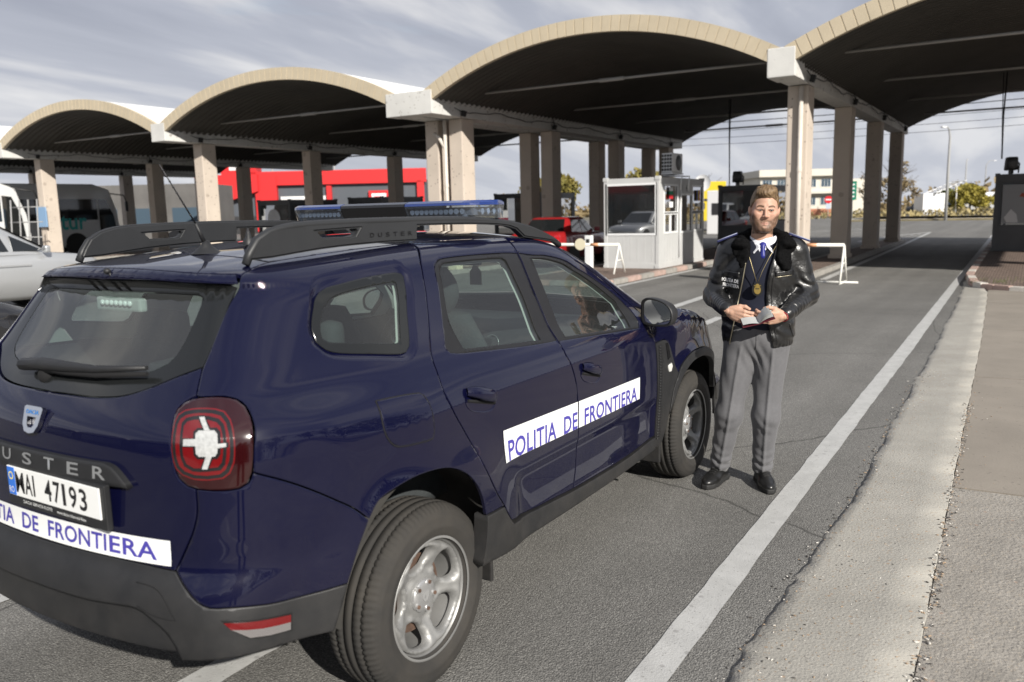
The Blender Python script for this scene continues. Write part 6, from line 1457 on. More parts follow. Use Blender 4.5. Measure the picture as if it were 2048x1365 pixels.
def build_trees():
    barks=mat('bark',(.085,.07,.055),rough=.95,var=.3,vscale=4)
    def leafm(nm,a,b_): 
        m=mat(nm,a,rough=.75,col2=b_,vscale=.9); m.node_tree.nodes['Principled BSDF'].inputs['Subsurface Weight'].default_value=0; return m
    yg=leafm('leaf_olive',(.10,.095,.018),(.23,.18,.035)); yel=leafm('leaf_yellow',(.20,.175,.03),(.36,.30,.05)); brn=leafm('leaf_brown',(.16,.115,.055),(.25,.19,.095)); grn=leafm('leaf_green',(.06,.09,.02),(.14,.15,.03))
    def tree(x,y,h,w,leaf,label,n,lsz,trunk=.14,bare=0.,base=.28,grp='autumn trees beyond the canopy',seed=1):
        rg=np.random.default_rng(seed); t=empty('autumn_tree',(x,y,0)); tag(t,label,'tree',grp)
        b=MB(); b.tube([(0,0,0),(.05,.02,h*.35),(-.05,.05,h*.6),(.02,0,h*.9)],[trunk,trunk*.8,trunk*.5,.03],8); tips=[]
        for k in range(22):
            a=rg.random()*6.283; z0=h*(.25+.5*rg.random()); l=w*(.35+.55*rg.random())*(1-.5*max(0,(z0/h-.5))); p1=(l*.5*math.cos(a),l*.5*math.sin(a),z0+l*.35); p2=(l*math.cos(a),l*math.sin(a),z0+l*(.5+.4*rg.random())); b.tube([(0,0,z0),p1,p2],[trunk*.35,trunk*.2,.015],5); tips.append(p2)
            if bare:
                for q in range(4): a2=a+rg.normal(0,.6); tip=(p2[0]+.5*w*.4*math.cos(a2),p2[1]+.5*w*.4*math.sin(a2),p2[2]+rg.random()*h*.12); b.tube([p1,tip],[trunk*.12,.01],4)
        b.build('trunk',barks,t)
        # clumps through the crown's volume, then leaves around each clump
        cl=[]
        while len(cl)<34:
            p=rg.uniform(-1,1,3)
            if (p**2).sum()<1 and rg.random()<.35+.65*(p**2).sum(): cl.append((p[0]*w*.9*(1-.25*p[2]),p[1]*w*.9*(1-.25*p[2]),h*(base+1)/2+p[2]*h*(1-base)/2*.93,w*rg.uniform(.16,.36)))
        V=[];Fc=[]
        for i in range(n):
            c=cl[rg.integers(len(cl))]; d=rg.normal(0,1,3); d/=np.linalg.norm(d); r=c[3]*rg.random()**.4; p=np.array(c[:3])+d*r*[1,1,.8]; u=rg.normal(0,1,3);u/=np.linalg.norm(u); v=np.cross(u,rg.normal(0,1,3)); v/=np.linalg.norm(v)+1e-6; s=lsz*rg.uniform(.6,1.4)
            k=len(V); V+=[tuple(p-u*s-v*s*.2),tuple(p-v*s*.55),tuple(p+u*s),tuple(p+v*s*.55)]; Fc.append((k,k+1,k+2,k+3))
        me=bpy.data.meshes.new('crown'); me.from_pydata(V,[],Fc); link('crown',me,leaf,t)
    tree(50,27.8,4.6,2.0,yg,'yellow green tree left of the double columns',2600,.16,seed=3)
    tree(58,24.0,4.3,2.6,yg,'broad yellow green tree right of the double columns',2600,.18,seed=4)
    tree(108,13.6,6.6,2.6,brn,'half bare brown tree beside the last column',1500,.16,bare=1,base=.1,seed=5)
    tree(120,6.7,3.5,2.5,yel,'bright yellow tree behind the far lamp post',2600,.24,base=.15,seed=6)
    tree(124,9.6,3.4,1.8,grn,'small green tree right of the white kiosk',900,.2,base=.1,seed=7)
    tree(112,17.2,6.0,2.0,brn,'bare grey tree at the corner of the cream building',700,.14,bare=1,base=.2,seed=8)
    tree(70,24.5,3.6,2.6,brn,'reddish thin tree between the two nearer booths',700,.16,bare=1,base=.2,seed=9)
    rg=np.random.default_rng(11); V=[];Fc=[]
    for i in range(5200):
        x=rg.uniform(150,175);y=rg.uniform(-60,170);z=abs(rg.normal(0,1.5))*(1+.5*math.sin(y*.21)); s=rg.uniform(.4,.9); u=rg.normal(0,1,3);u/=np.linalg.norm(u);v=np.cross(u,rg.normal(0,1,3));v/=np.linalg.norm(v)+1e-6; p=np.array([x,y,z]); k=len(V); V+=[tuple(p-u*s),tuple(p-v*s*.6),tuple(p+u*s),tuple(p+v*s*.6)]; Fc.append((k,k+1,k+2,k+3))
    me=bpy.data.meshes.new('far_scrub'); me.from_pydata(V,[],Fc); link('far_scrub',me,brn)['kind']='stuff'
    V=[];Fc=[]
    for i in range(2600):
        x=rg.uniform(96,118);y=rg.uniform(-25,22);z=abs(rg.normal(0,.35)); s=rg.uniform(.1,.3); u=rg.normal(0,1,3);u/=np.linalg.norm(u);v=np.cross(u,rg.normal(0,1,3));v/=np.linalg.norm(v)+1e-6; p=np.array([x,y,z]); k=len(V); V+=[tuple(p-u*s),tuple(p-v*s*.6),tuple(p+u*s),tuple(p+v*s*.6)]; Fc.append((k,k+1,k+2,k+3))
    me=bpy.data.meshes.new('dry_grass'); me.from_pydata(V,[],Fc); link('dry_grass',me,leafm('grass_dry',(.25,.20,.09),(.36,.29,.13)))['kind']='stuff'
# ================================================================== what stands behind the photographer and shows in the paint
def build_behind():
    wall=mat('hall_grey',(.085,.08,.075),rough=.9,var=.2,vscale=.4); roofm=mat('hall_roof',(.42,.42,.41),rough=.7); winm=mat('hall_glass',(.02,.025,.03),rough=.1,coat=1)
    t=empty('arched_hall',(-26,6,0)); tag(t,'long grey hall with arched roofs, mirrored in the tailgate of the police car','building')
    b=MB(); b.box((-4,0,2.4),(8,86,4.8)); b.build('wall',wall,t)
    for k in range(7):
        y=-36+k*12; pts=[(y-5.8,4.8)]+[(y+5.8*math.cos(a),4.8+1.5*math.sin(a)) for a in np.linspace(math.pi,0,14)]
        b=MB(); b.prism(pts[1:],'x',-8,.6); b.build('vault',roofm,t)
        b=MB(); b.prism([(y-4.6,.2),(y+4.6,.2),(y+4.6,3.6),(y-4.6,3.6)],'x',.02,.06); b.build('opening',winm,t)
    barks=MATS['bark']; leaf=MATS['leaf_green']
    for i,(x,y,h,w) in enumerate(((-9,-21,7.5,3.4),(-3,-23,8.5,3.8),(4,-21,7,3.3),(10.5,-23,8.2,3.8),(17,-22,7.4,3.5),(24,-24,8.6,4.0),(-16,-19,8,3.6))):
        rg=np.random.default_rng(50+i); t=empty('roadside_tree',(x,y,0)); tag(t,'dark roadside tree mirrored in the side of the police car','tree','trees mirrored in the police car')
        b=MB(); b.tube([(0,0,0),(.1,0,h*.4),(0,.1,h*.85)],[.2,.14,.04],7)
        for k in range(10): a=rg.random()*6.28; z0=h*(.25+.4*rg.random()); l=w*.7; b.tube([(0,0,z0),(l*math.cos(a),l*math.sin(a),z0+l*.5)],[.07,.02],5)
        b.build('trunk',barks,t); V=[];Fc=[]
        cl=[(rg.normal(0,w*.38),rg.normal(0,w*.38),h*(.2+.75*rg.random()),w*rg.uniform(.25,.45)) for _ in range(26)]
        for q in range(2200):
            c=cl[rg.integers(26)]; d=rg.normal(0,1,3); d/=np.linalg.norm(d); p=np.array(c[:3])+d*c[3]*rg.random()**.4; u=rg.normal(0,1,3);u/=np.linalg.norm(u);v=np.cross(u,rg.normal(0,1,3));v/=np.linalg.norm(v)+1e-6; s=.19*rg.uniform(.6,1.4); k=len(V); V+=[tuple(p-u*s),tuple(p-v*s*.6),tuple(p+u*s),tuple(p+v*s*.6)]; Fc.append((k,k+1,k+2,k+3))
        me=bpy.data.meshes.new('crown'); me.from_pydata(V,[],Fc); link('crown',me,leaf,t)
# ================================================================== implicit modelling for the officer
def nets(f,lo,hi,h,iters=2):
    """surface nets over a signed distance field: returns vertices and quads"""
    lo=np.array(lo,float);n=np.ceil((np.array(hi)-lo)/h).astype(int)+1
    ax=[lo[i]+h*np.arange(n[i]) for i in range(3)]
    X,Y,Z=np.meshgrid(*ax,indexing='ij'); v=f(np.stack([X,Y,Z],-1).reshape(-1,3)).reshape(n); s=v<0
    acc=np.zeros(tuple(n-1)+(3,)); cnt=np.zeros(tuple(n-1))
    base=np.stack([X,Y,Z],-1)
    for a in range(3):
        i0=[slice(None)]*3;i1=[slice(None)]*3; i0[a]=slice(0,-1);i1[a]=slice(1,None)
        v0,v1=v[tuple(i0)],v[tuple(i1)]; cr=(v0<0)!=(v1<0); t=np.where(cr,v0/(v0-v1+1e-20),0); P=base[tuple(i0)].copy(); P[...,a]+=t*h
        o=[b for b in range(3) if b!=a]
        for d0 in (0,1):
            for d1 in (0,1):
                sl=[slice(None)]*3; sl[o[0]]=slice(d0,n[o[0]]-1+d0); sl[o[1]]=slice(d1,n[o[1]]-1+d1); sl=tuple(sl)
                c=cr[sl]; acc+=P[sl]*c[...,None]; cnt+=c
    act=cnt>0; idx=-np.ones(tuple(n-1),int); idx[act]=np.arange(act.sum()); V=acc[act]/cnt[act][:,None]
    Q=[]
    for a in range(3):
        o=[b for b in range(3) if b!=a]; i0=[slice(1,-1)]*3; i0[a]=slice(0,-1); i1=list(i0); i1[a]=slice(1,None)
        s0,s1=s[tuple(i0)],s[tuple(i1)]; cr=s0!=s1; w=np.argwhere(cr)
        if not len(w): continue
        w=w+np.array([1 if b!=a else 0 for b in range(3)])
        def cell(d0,d1): q=w.copy(); q[:,o[0]]-=d0; q[:,o[1]]-=d1; return idx[q[:,0],q[:,1],q[:,2]]
        quad=np.stack([cell(1,1),cell(0,1),cell(0,0),cell(1,0)],1); fl=s0[cr]; fl=~fl if a!=1 else fl
        quad[fl]=quad[fl][:,::-1]; Q.append(quad)
    Q=np.concatenate(Q); Q=Q[(Q>=0).all(1)]
    e=h*.25
    for _ in range(iters):
        d=f(V); G=np.stack([f(V+np.eye(3)[k]*e)-f(V-np.eye(3)[k]*e) for k in range(3)],1)/(2*e); g2=(G**2).sum(1)+1e-9; V=V-np.clip(d/np.sqrt(g2),-h,h)[:,None]*G/np.sqrt(g2)[:,None]*.9
    return V,Q
def sd_cone(p,a,b,ra,rb):
    """distance to a tapered capsule"""
    a=np.array(a,float);b=np.array(b,float); ba=b-a; L=(ba@ba)+1e-12; t=np.clip((p-a)@ba/L,0,1); return np.linalg.norm(p-a-t[:,None]*ba,axis=1)-(ra+(rb-ra)*t)
def sd_ell(p,c,r):
    q=(p-np.array(c))/np.array(r); k0=np.linalg.norm(q,axis=1); k1=np.linalg.norm(q/np.array(r),axis=1)+1e-9; return k0*(k0-1)/k1
def un(k,*ds):
    d=ds[0]
    for e in ds[1:]: d=smin(d,e,k)
    return d
def noise3(p,seed=0,octs=2):
    """cheap smooth pseudo-noise from rotated sines"""
    rg=np.random.default_rng(seed); out=0;amp=1
    for o in range(octs):
        for k in range(4):
            w=rg.normal(0,1,3); w=w/np.linalg.norm(w)*(1.7**o)*(.8+.5*rg.random()); out=out+amp*np.sin(p@w*6.283+rg.random()*6.28)/4
        amp*=.55
    return out
def smooth_obj(name,V,Q,m,parent,F4=None):
    me=bpy.data.meshes.new(name); me.from_pydata(V.tolist(),[],[list(map(int,q)) for q in Q]); me.update(); return link(name,me,m,parent,True)
def build_officer():
    PX,PY,TH=4.835,1.325,R(197)
    root=empty('person',(PX,PY,0),TH); tag(root,'bearded man in black leather jacket with fur collar and grey trousers, holding a passport','person')
    leather=mat('black_leather',(.010,.010,.0105),rough=.33,spec=.55,coat=.25,coat_rough=.25,bump=.0022,bscale=70,bdetail=5,var=.2,vscale=20)
    fur=mat('black_fur',(.006,.006,.0065),rough=1,spec=.1); knit=mat('navy_knit',(.006,.008,.020),rough=.95,bump=.0012,bscale=300); shirt=mat('white_shirt',(.70,.71,.76),rough=.8); tie=mat('blue_tie',(.015,.020,.19),rough=.45)
    grey=mat('grey_wool',(.115,.115,.122),rough=.8,spec=.25,sheen=.3,var=.07,vscale=60,bump=.0006,bscale=500); shoe=mat('black_shoe',(.010,.010,.010),rough=.32,coat=.2); sole=mat('black_sole',(.016,.016,.016),rough=.7)
    # ---------------- body: head, neck, trunk, limbs, hands as one field
    HC=np.array([.045,.020,1.642])
    tilt=R(-3); yaw=R(4)
    def head_local(p):
        q=p-HC; c,s=math.cos(tilt),math.sin(tilt); y=q[:,1]*c+q[:,2]*s; z=-q[:,1]*s+q[:,2]*c; c,s=math.cos(yaw),math.sin(yaw); return np.stack([q[:,0]*c+y*s,-q[:,0]*s+y*c,z],1)
    def head_world(q):
        q=np.array(q,float); c,s=math.cos(yaw),math.sin(yaw); x=q[:,0]*c-q[:,1]*s; y=q[:,0]*s+q[:,1]*c; c,s=math.cos(tilt),math.sin(tilt); return np.stack([x,y*c-q[:,2]*s,y*s+q[:,2]*c],1)+HC
    def sd_skull(q): return un(.03,sd_ell(q,(-.014,0,.030),(.098,.0755,.088)),sd_ell(q,(.022,0,-.035),(.062,.062,.078)))
    def sd_head(p):
        q=head_local(p); m=q*[1,0,1]+np.stack([0*q[:,0],np.abs(q[:,1]),0*q[:,0]],1)
        d=sd_skull(q)
        d=un(.025,d,sd_cone(m,(-.005,.050,-.055),(.058,.022,-.100),.028,.023),sd_ell(m,(.040,.038,-.060),(.036,.027,.034)),sd_ell(m,(.066,0,-.103),(.026,.030,.020)),sd_ell(m,(.052,.044,-.022),(.028,.024,.024)))
        d=un(.014,d,sd_cone(m,(.073,.012,.020),(.064,.044,.016),.012,.010))
        d=-smin(-d,(sd_ell(m,(.098,.030,-.004),(.022,.019,.0135))),.012)          # sockets
        d=un(.010,d,sd_cone(q,(.084,0,.008),(.102,0,-.033),.0068,.0098)); d=un(.007,d,sd_ell(m,(.092,.0115,-.037),(.012,.008,.007)))
        d=un(.006,d,sd_ell(m,(.069,.030,-.003),(.0155,.0165,.0125)))                 # lids
        d=un(.0035,d,sd_cone(m,(.0835,.014,.0052),(.0770,.043,.0030),.0052,.0045)); d=un(.006,d,sd_cone(m,(.0855,0,-.0690),(.075,.024,-.0725),.0048,.003),sd_cone(m,(.0850,0,-.0795),(.075,.021,-.0765),.0062,.003)); 
        d=un(.008,d,sd_ell(m,(-.008,.0765,-.010),(.016,.009,.027)),sd_ell(m,(-.014,.081,.003),(.011,.006,.015)))
        d=d+.0012*np.clip(1-np.abs(q[:,2]+.0742)/.0016,0,1)*(np.abs(q[:,1])<.022)*(q[:,0]>.06)
        return un(.02,d,sd_cone(q,(-.022,0,-.075),(-.040,0,-.235),.056,.064))
    # hands
    def frame(xd,yd): 
        x=np.array(xd,float);x/=np.linalg.norm(x); y=np.array(yd,float); y-=x*(x@y); y/=np.linalg.norm(y); return x,y
    def hand(W,xd,td,back,curl,thumb_in=.0):
        x,y=frame(xd,td); z=np.cross(x,y); z=z if z@np.array(back)>0 else -z; W=np.array(W); to=lambda p: W+x*p[0]+y*p[1]+z*p[2]
        parts=[]; cones=[]
        kn=[(.088,.029),(.092,.009),(.088,-.011),(.080,-.029)]; ln=[(.040,.026,.021),(.044,.029,.022),(.041,.027,.021),(.032,.021,.018)]; rr=[.0100,.0102,.0098,.0086]
        for i,((kx,ky),L_,r) in enumerate(zip(kn,ln,rr)):
            cones.append((to((.008,ky*.55,-.002)),to((kx,ky,.002-.003*abs(i-1.3))),.0145,.0122))
            p=np.array([kx,ky,.0]); ang=0
            for l,cu,r0,r1 in zip(L_,curl[i],(r,r*.93,r*.86),(r*.93,r*.86,r*.74)):
                ang+=cu; q=p+np.array([l*math.cos(ang),(.03-.02*i)*l*.6,-l*math.sin(ang)]); cones.append((to(p),to(q),r0,r1)); p=q
        t=[(.018,.020,-.008),(.050,.043,-.016-thumb_in*.3),(.078,.050,-.020-thumb_in*.8),(.102,.045,-.021-thumb_in*1.2)]
        for a,b_,r0,r1 in zip(t[:-1],t[1:],(.016,.0125,.0112),(.0135,.0112,.0090)): cones.append((to(a),to(b_),r0,r1))
        cones.append((to((-.018,0,-.004)),to((.02,0,-.003)),.025,.024))
        lo=np.min([np.minimum(c[0],c[1]) for c in cones],0)-.03; hi=np.max([np.maximum(c[0],c[1]) for c in cones],0)+.03
        def f(p):
            palm=[];d=None
            for k,c in enumerate(cones):
                e=sd_cone(p,*c); d=e if d is None else smin(d,e,.0045)
            pal=sd_ell_frame(p,to((.045,-.001,-.004)),(x,y,z),(.052,.042,.0165)); return smin(d,pal,.010)
        return f,lo,hi,to
    def sd_ell_frame(p,c,fr,r): q=np.stack([(p-c)@a for a in fr],1); return sd_ell(q,(0,0,0),r)
    WR=np.array([.255,-.168,1.088]); WL=np.array([.255,.128,1.062])
    fR,loR,hiR,toR=hand(WR,(.34,.90,-.30),(.15,.25,.95),(1,0,0),[(.45,.55,.35),(.55,.6,.4),(.65,.65,.45),(.75,.7,.5)],.004)
    fL,loL,hiL,toL=hand(WL,(.42,-.88,-.08),(.30,.10,.95),(1,0,-.2),[(.35,.75,.5),(.45,.8,.5),(.5,.85,.55),(.55,.85,.6)],.012)
    ELR,ELL=np.array([-.030,-.250,1.145]),np.array([-.02,.268,1.150]); SHR,SHL=np.array([-.02,-.160,1.400]),np.array([-.02,.190,1.396])
    KR,AR_,KL,AL=np.array([.03,-.155,.44]),np.array([-.03,-.205,.085]),np.array([.035,.055,.44]),np.array([-.03,.045,.085]); HR,HL=np.array([0,-.095,.87]),np.array([0,.085,.87])
    def sd_trunk(p):
        d=un(.06,sd_ell(p,(-.02,.015,1.26),(.11,.175,.24)),sd_ell(p,(-.01,.0,.95),(.11,.155,.17)))
        d=un(.03,d,sd_cone(p,SHR,ELR,.045,.030),sd_cone(p,ELR,WR,.030,.024),sd_cone(p,SHL,ELL,.045,.030),sd_cone(p,ELL,WL,.030,.024))
        return un(.03,d,sd_cone(p,HR,KR,.082,.052),sd_cone(p,KR,AR_,.050,.036),sd_cone(p,HL,KL,.082,.052),sd_cone(p,KL,AL,.050,.036))
    P1=nets(sd_head,HC-[.13,.12,.27],HC+[.14,.12,.14],.0032); P2=nets(fR,loR,hiR,.0027); P3=nets(fL,loL,hiL,.0027); P4=nets(sd_trunk,(-.2,-.42,.03),(.32,.42,1.55),.014)
    V=np.concatenate([P1[0],P2[0],P3[0],P4[0]]); o1,o2,o3=len(P1[0]),len(P1[0])+len(P2[0]),len(P1[0])+len(P2[0])+len(P3[0]); Q=np.concatenate([P1[1],P2[1]+o1,P3[1]+o2,P4[1]+o3])
    skin=mat('skin',(.47,.285,.205),rough=.52,spec=.35,bump=.0007,bscale=240)
    nt=skin.node_tree; at=nt.nodes.new('ShaderNodeVertexColor'); at.layer_name='tint'; nt.links.new(at.outputs['Color'],nt.nodes['Principled BSDF'].inputs['Base Color']); skin.node_tree.nodes['Principled BSDF'].inputs['Subsurface Weight'].default_value=.12; skin.node_tree.nodes['Principled BSDF'].inputs['Subsurface Radius'].default_value=(.012,.005,.003)
    body=smooth_obj('body',V,Q,skin,root)
    # natural colouring: skin, beard, brows, lips, a little redness on nose, ears and knuckles
    q=head_local(V); ay=np.abs(q[:,1]); x,z=q[:,0],q[:,2]; nz=noise3(q*38,5,3)
    col=np.tile(np.array([.47,.285,.205]),(len(V),1)); mixc=lambda m,c: col*(1-m[:,None])+np.array(c)*m[:,None]
    hd=(np.arange(len(V))<o1)
    red_=hd*(np.exp(-((x-.10)**2+(z+.035)**2+ay**2)/.0006)*.5+np.exp(-((x-.06)**2+(z+.03)**2+(ay-.045)**2)/.0009)*.35+np.exp(-((ay-.082)**2+(z)**2)/.0012)*.4); col=mixc(np.clip(red_*.6,0,.4),(.50,.22,.165))
    bz=-.034-.030*sstep(.060,.030,ay)*0-.026*sstep(.075,.0,x)*0
    line=np.where(ay<.030,-.053,-.053+.030*sstep(.030,.068,ay))
    beard=sstep(.010,-.012,z-line+.004*nz)*sstep(-.035,-.010,x)*(z>-.135)
    lipm=sstep(1.2,.8,(q[:,1]/.020)**2+((z+.0750)/.0085)**2)*(x>.06); beard=beard*(1-lipm); beard=beard*(1-.55*sstep(1.2,.6,((ay)/.012)**2+((z+.094)/.006)**2))
    beard=beard*(.78+.22*np.clip(nz,-1,1)); col=mixc(np.clip(hd*beard*.93,0,1),(.052,.029,.015))
    col=mixc(hd*lipm*.5,(.36,.165,.135)); col=mixc(hd*(x>.06)*np.clip(1-np.abs(z+.0742)/.0022,0,1)*(ay<.023)*.75,(.10,.035,.03))
    brow=sstep(.0062,.0035,np.abs(z-(.0185+.004*sstep(.012,.032,ay)-.006*sstep(.036,.052,ay))))*sstep(.010,.014,ay)*sstep(.053,.046,ay)*(x>.04); col=mixc(hd*brow*.92,(.075,.042,.022))
    lid=sstep(1.1,.7,((ay-.030)/.0155)**2+((z-.001)/.0075)**2)*(x>.05); col=mixc(hd*lid*.5,(.20,.10,.07)); lash=sstep(1.1,.8,((ay-.030)/.0150)**2+((z-.0035-.0015*np.cos((ay-.03)*110))/.0022)**2)*(x>.05); col=mixc(hd*lash*.9,(.03,.02,.015))
    slit=sstep(1.15,.8,((ay-.030)/.0125)**2+((z+.0015)/.0034)**2)*(x>.05); col=mixc(hd*slit*.95,(.06,.045,.04))
    fade=sstep(.0,.035,z)*sstep(.045,.0,x)*hd; col=mixc(np.clip(fade*.8,0,1)*(ay>.05),(.20,.12,.07))
    ca=body.data.color_attributes.new('tint','FLOAT_COLOR','POINT'); ca.data.foreach_set('color',np.concatenate([col,np.ones((len(V),1))],1).ravel())
    eyem=mat('eye_white',(.60,.57,.54),rough=.12,coat=.8); iris=mat('eye_iris',(.025,.03,.03),rough=.1,coat=1)
    for s in (1,-1):
        c=head_world([(.0715,.030*s,-.0022)])[0]; b=MB(); b.sphere(tuple(c),.0150,(1,.84,.21),u=18,v=12); e=b.build('eye',eyem,root); b=MB(); c2=head_world([(.0838,.030*s,-.0018)])[0]; b.sphere(tuple(c2),.0056,(.6,1,.78),u=12,v=8); b.build('iris',iris,e)
    # hair: short sides, longer top swept back and to his left
    hairm=mat('hair_blond_brown',(.105,.064,.034),rough=.5,spec=.35,col2=(.215,.145,.078),vscale=42,bump=.004,bscale=110)
    def sd_hair(p):
        q=head_local(p); x,y,z=q[:,0],q[:,1],q[:,2]
        fl=np.sin(y*300+x*150+4*np.sin(x*42+z*30))*.0012+np.sin(y*190-x*120+z*60)*.0009
        top=un(.020,sd_ell(q,(-.018,0,.052),(.094,.0735,.078)),sd_ell(q,(.044,-.006,.094),(.050,.054,.030)),sd_ell(q,(.022,.016,.112),(.056,.043,.022)),sd_ell(q,(-.03,.0,.100),(.07,.054,.028)))+fl
        side=sd_skull(q)-.0045+fl*.3
        # hairline: high on the forehead, short in front of the ears, down to the nape
        hl=np.where(x>-.0, .030+.040*sstep(.02,.075,x)-.02*sstep(.055,.075,np.abs(y))*sstep(.05,.0,x), .030-.10*sstep(.0,-.06,x)); hl=hl+.003*np.sin(y*240)
        side=-smin(-side,(z-hl),.008) if False else np.maximum(side,hl-z)
        hl2=.058+.012*sstep(.0,.08,x)-.02*sstep(-.02,-.09,x); top=smax(top,hl2-z,.010); top=smax(top,np.abs(y)-.077+.10*np.clip(z-.075,0,1),.012)
        return smin(top,side,.010)
    Vh,Qh=nets(sd_hair,HC-[.14,.11,.12],HC+[.13,.11,.16],.0034); hair=smooth_obj('hair',Vh,Qh,hairm,root)
    # a few loose locks along the top
    b=MB(); rg=np.random.default_rng(3)
    for k in range(150):
        y0=rg.uniform(-.062,.062); x0=rg.uniform(-.03,.085); z0=.06
        pts=[]
        for t in np.linspace(0,1,5): pts.append((x0-.055*t,y0+.030*t+rg.normal(0,.001),0))
        pts=np.array(pts); zz=[]
        for px_,py_,_ in pts:
            col_=np.linspace(.17,.05,60); P=head_world(np.stack([np.full(60,px_),np.full(60,py_),col_],1)); d=sd_hair(P); i=np.argmax(d<0); zz.append(col_[i] if d[i]<0 else np.nan)
        zz=np.array(zz)
        if np.isnan(zz).any(): continue
        zz+=np.array([0,.003,.0045,.004,.002])*rg.uniform(.5,1.4); P=head_world(np.stack([pts[:,0],pts[:,1],zz],1)); b.tube([tuple(p) for p in P],[.0012,.0022,.0022,.0016,.0006],5)
    b.build('hair_locks',hairm,hair)
    # ---------------- trousers
    def fold(p,c,n,wl,amp,rad): # a packet of creases around c, running across direction n
        q=p-np.array(c); s=q@(np.array(n)/np.linalg.norm(n)); return amp*np.sin(s*6.283/wl+2.2*np.sin(q[:,1]*22+q[:,0]*17))*np.exp(-(q**2).sum(1)/(rad*rad))
    def leg(p,H,K,A):
        # flattened towards the crease at front and back
        d=un(.05,sd_cone(p,H,K,.098,.074),sd_cone(p,K,A+np.array([.0,0,.03]),.074,.060))
        return d
    def crease(p,H,K,A):
        z=p[:,2]; yc=np.where(z>K[2],K[1]+(H[1]-K[1])*(z-K[2])/(H[2]-K[2]),A[1]+(K[1]-A[1])*(z-A[2])/(K[2]-A[2])); xc=np.where(z>K[2],K[0]+(H[0]-K[0])*(z-K[2])/(H[2]-K[2]),A[0]+(K[0]-A[0])*(z-A[2])/(K[2]-A[2]))
        w=p[:,1]-yc; return .010*np.exp(-(w/.010)**2)*(p[:,0]>xc)*sstep(.90,.80,z)
    def sd_trou(p):
        d=un(.045,leg(p,HR,KR,AR_),leg(p,HL,KL,AL)); d=un(.05,d,sd_ell(p,(.0,-.005,.93),(.125,.172,.14)))
        d=d-crease(p,HR,KR,AR_)*(p[:,1]<-.045)-crease(p,HL,KL,AL)*(p[:,1]>-.045)
        for A,K,s in ((AR_,KR,1),(AL,KL,-1)):
            d=d+fold(p,A+[.03,0,.055],(.25,.1*s,1),.055,.0058,.075)+fold(p,A+[.02,0,.16],(.1,.45*s,1),.11,.0040,.10)+fold(p,K+[.03,0,-.03],(.1,-.45*s,1),.075,.0042,.065)+fold(p,K+[0,0,.18],(.2,.7*s,1),.20,.0028,.16)
        d=d+fold(p,(.08,-.01,.80),(.2,1,.5),.06,.0035,.10)
        d=d+.0018*noise3(p*3.2,8)
        d=np.maximum(d,.058-p[:,2]+.012*np.clip((-.03-p[:,0])/.05,-1,1)); return np.maximum(d,p[:,2]-1.0)
    Vt,Qt=nets(sd_trou,(-.19,-.36,.02),(.22,.26,1.02),.0062); trousers=smooth_obj('trousers',Vt,Qt,grey,root)
    # fly seam and belt edge lines
    def on(fn,y,z,x0=.5,x1=-.1,off=0.):
        y=np.atleast_1d(np.array(y,float)); z=np.atleast_1d(np.array(z,float)); xs=np.linspace(x0,x1,160); P=np.stack([np.repeat(xs[None],len(y),0),np.repeat(y[:,None],160,1),np.repeat(z[:,None],160,1)],-1)
        d=fn(P.reshape(-1,3)).reshape(len(y),160); i=np.argmax(d<0,1); hit=d[np.arange(len(y)),i]<0; x=xs[i]; j=np.maximum(i-1,0); da=d[np.arange(len(y)),j]; db=d[np.arange(len(y)),i]; t=np.where(i>0,da/(da-db+1e-9),0); x=xs[j]+(xs[i]-xs[j])*t; return np.stack([x+off,y,z],1),hit
    seamm=mat('seam_dark',(.03,.03,.033),rough=.9)
    P,h_=on(sd_trou,np.full(8,-.012),np.linspace(.94,.85,8),off=.0008); b=MB(); b.tube([tuple(p) for p in P[h_]],.0016,5); b.build('fly_seam',seamm,trousers)
    # ---------------- jersey, shirt, tie
    def sd_jer(p):
        d=un(.06,sd_ell(p,(-.01,.012,1.25),(.128,.175,.27)),sd_ell(p,(.0,.0,1.02),(.130,.160,.155))); d=d+.003*noise3(p*2.6,4)+fold(p,(.12,-.03,.96),(0,.15,1),.05,.004,.10)
        vn=1.385+np.maximum((np.abs(p[:,1]-.012)-.0)*1.75,0); d=np.maximum(d,(p[:,2]-vn)*.5*(p[:,0]>-.02)-10*(p[:,0]<=-.02)); return np.maximum(np.maximum(d,.915-p[:,2]),p[:,2]-1.50)
    Vj,Qj=nets(sd_jer,(-.17,-.22,.9),(.17,.24,1.52),.0065); smooth_obj('jersey',Vj,Qj,knit,root)
    def sd_shirt(p): return np.maximum(un(.05,sd_ell(p,(-.012,.012,1.25),(.120,.16,.262)),sd_cone(p,(-.005,.016,1.38),(.0,.018,1.475),.072,.066)),p[:,2]-1.492+.10*np.clip(p[:,0],-.1,.1))
    Vs,Qs=nets(sd_shirt,(-.14,-.18,1.2),(.14,.2,1.51),.007); sh=smooth_obj('shirt',Vs,Qs,shirt,root)
    for s in (1,-1): # collar wings
        b=MB(); cx=.017
        A=[(.062,cx+.010*s,1.463),(.020,cx+.072*s,1.497),(-.03,cx+.075*s,1.500),(.0,cx+.088*s,1.462),(.062,cx+.064*s,1.425),(.098,cx+.052*s,1.400),(.094,cx+.022*s,1.435)]
        b.bm.faces.new([b.bm.verts.new(p) for p in A]); o=b.build('collar_wing',shirt,sh); md=o.modifiers.new('thickness','SOLIDIFY'); md.thickness=.004
    b=MB(); rows=[]
    for z,w,x_ in ((1.468,.017,.072),(1.452,.021,.086),(1.436,.014,.094),(1.424,.012,.096),(1.405,.016,.100),(1.388,.019,.104),(1.372,.021,.106)): rows.append([(x_-.010*abs(t)**2,.015+w*t,z) for t in np.linspace(-1,1,7)])
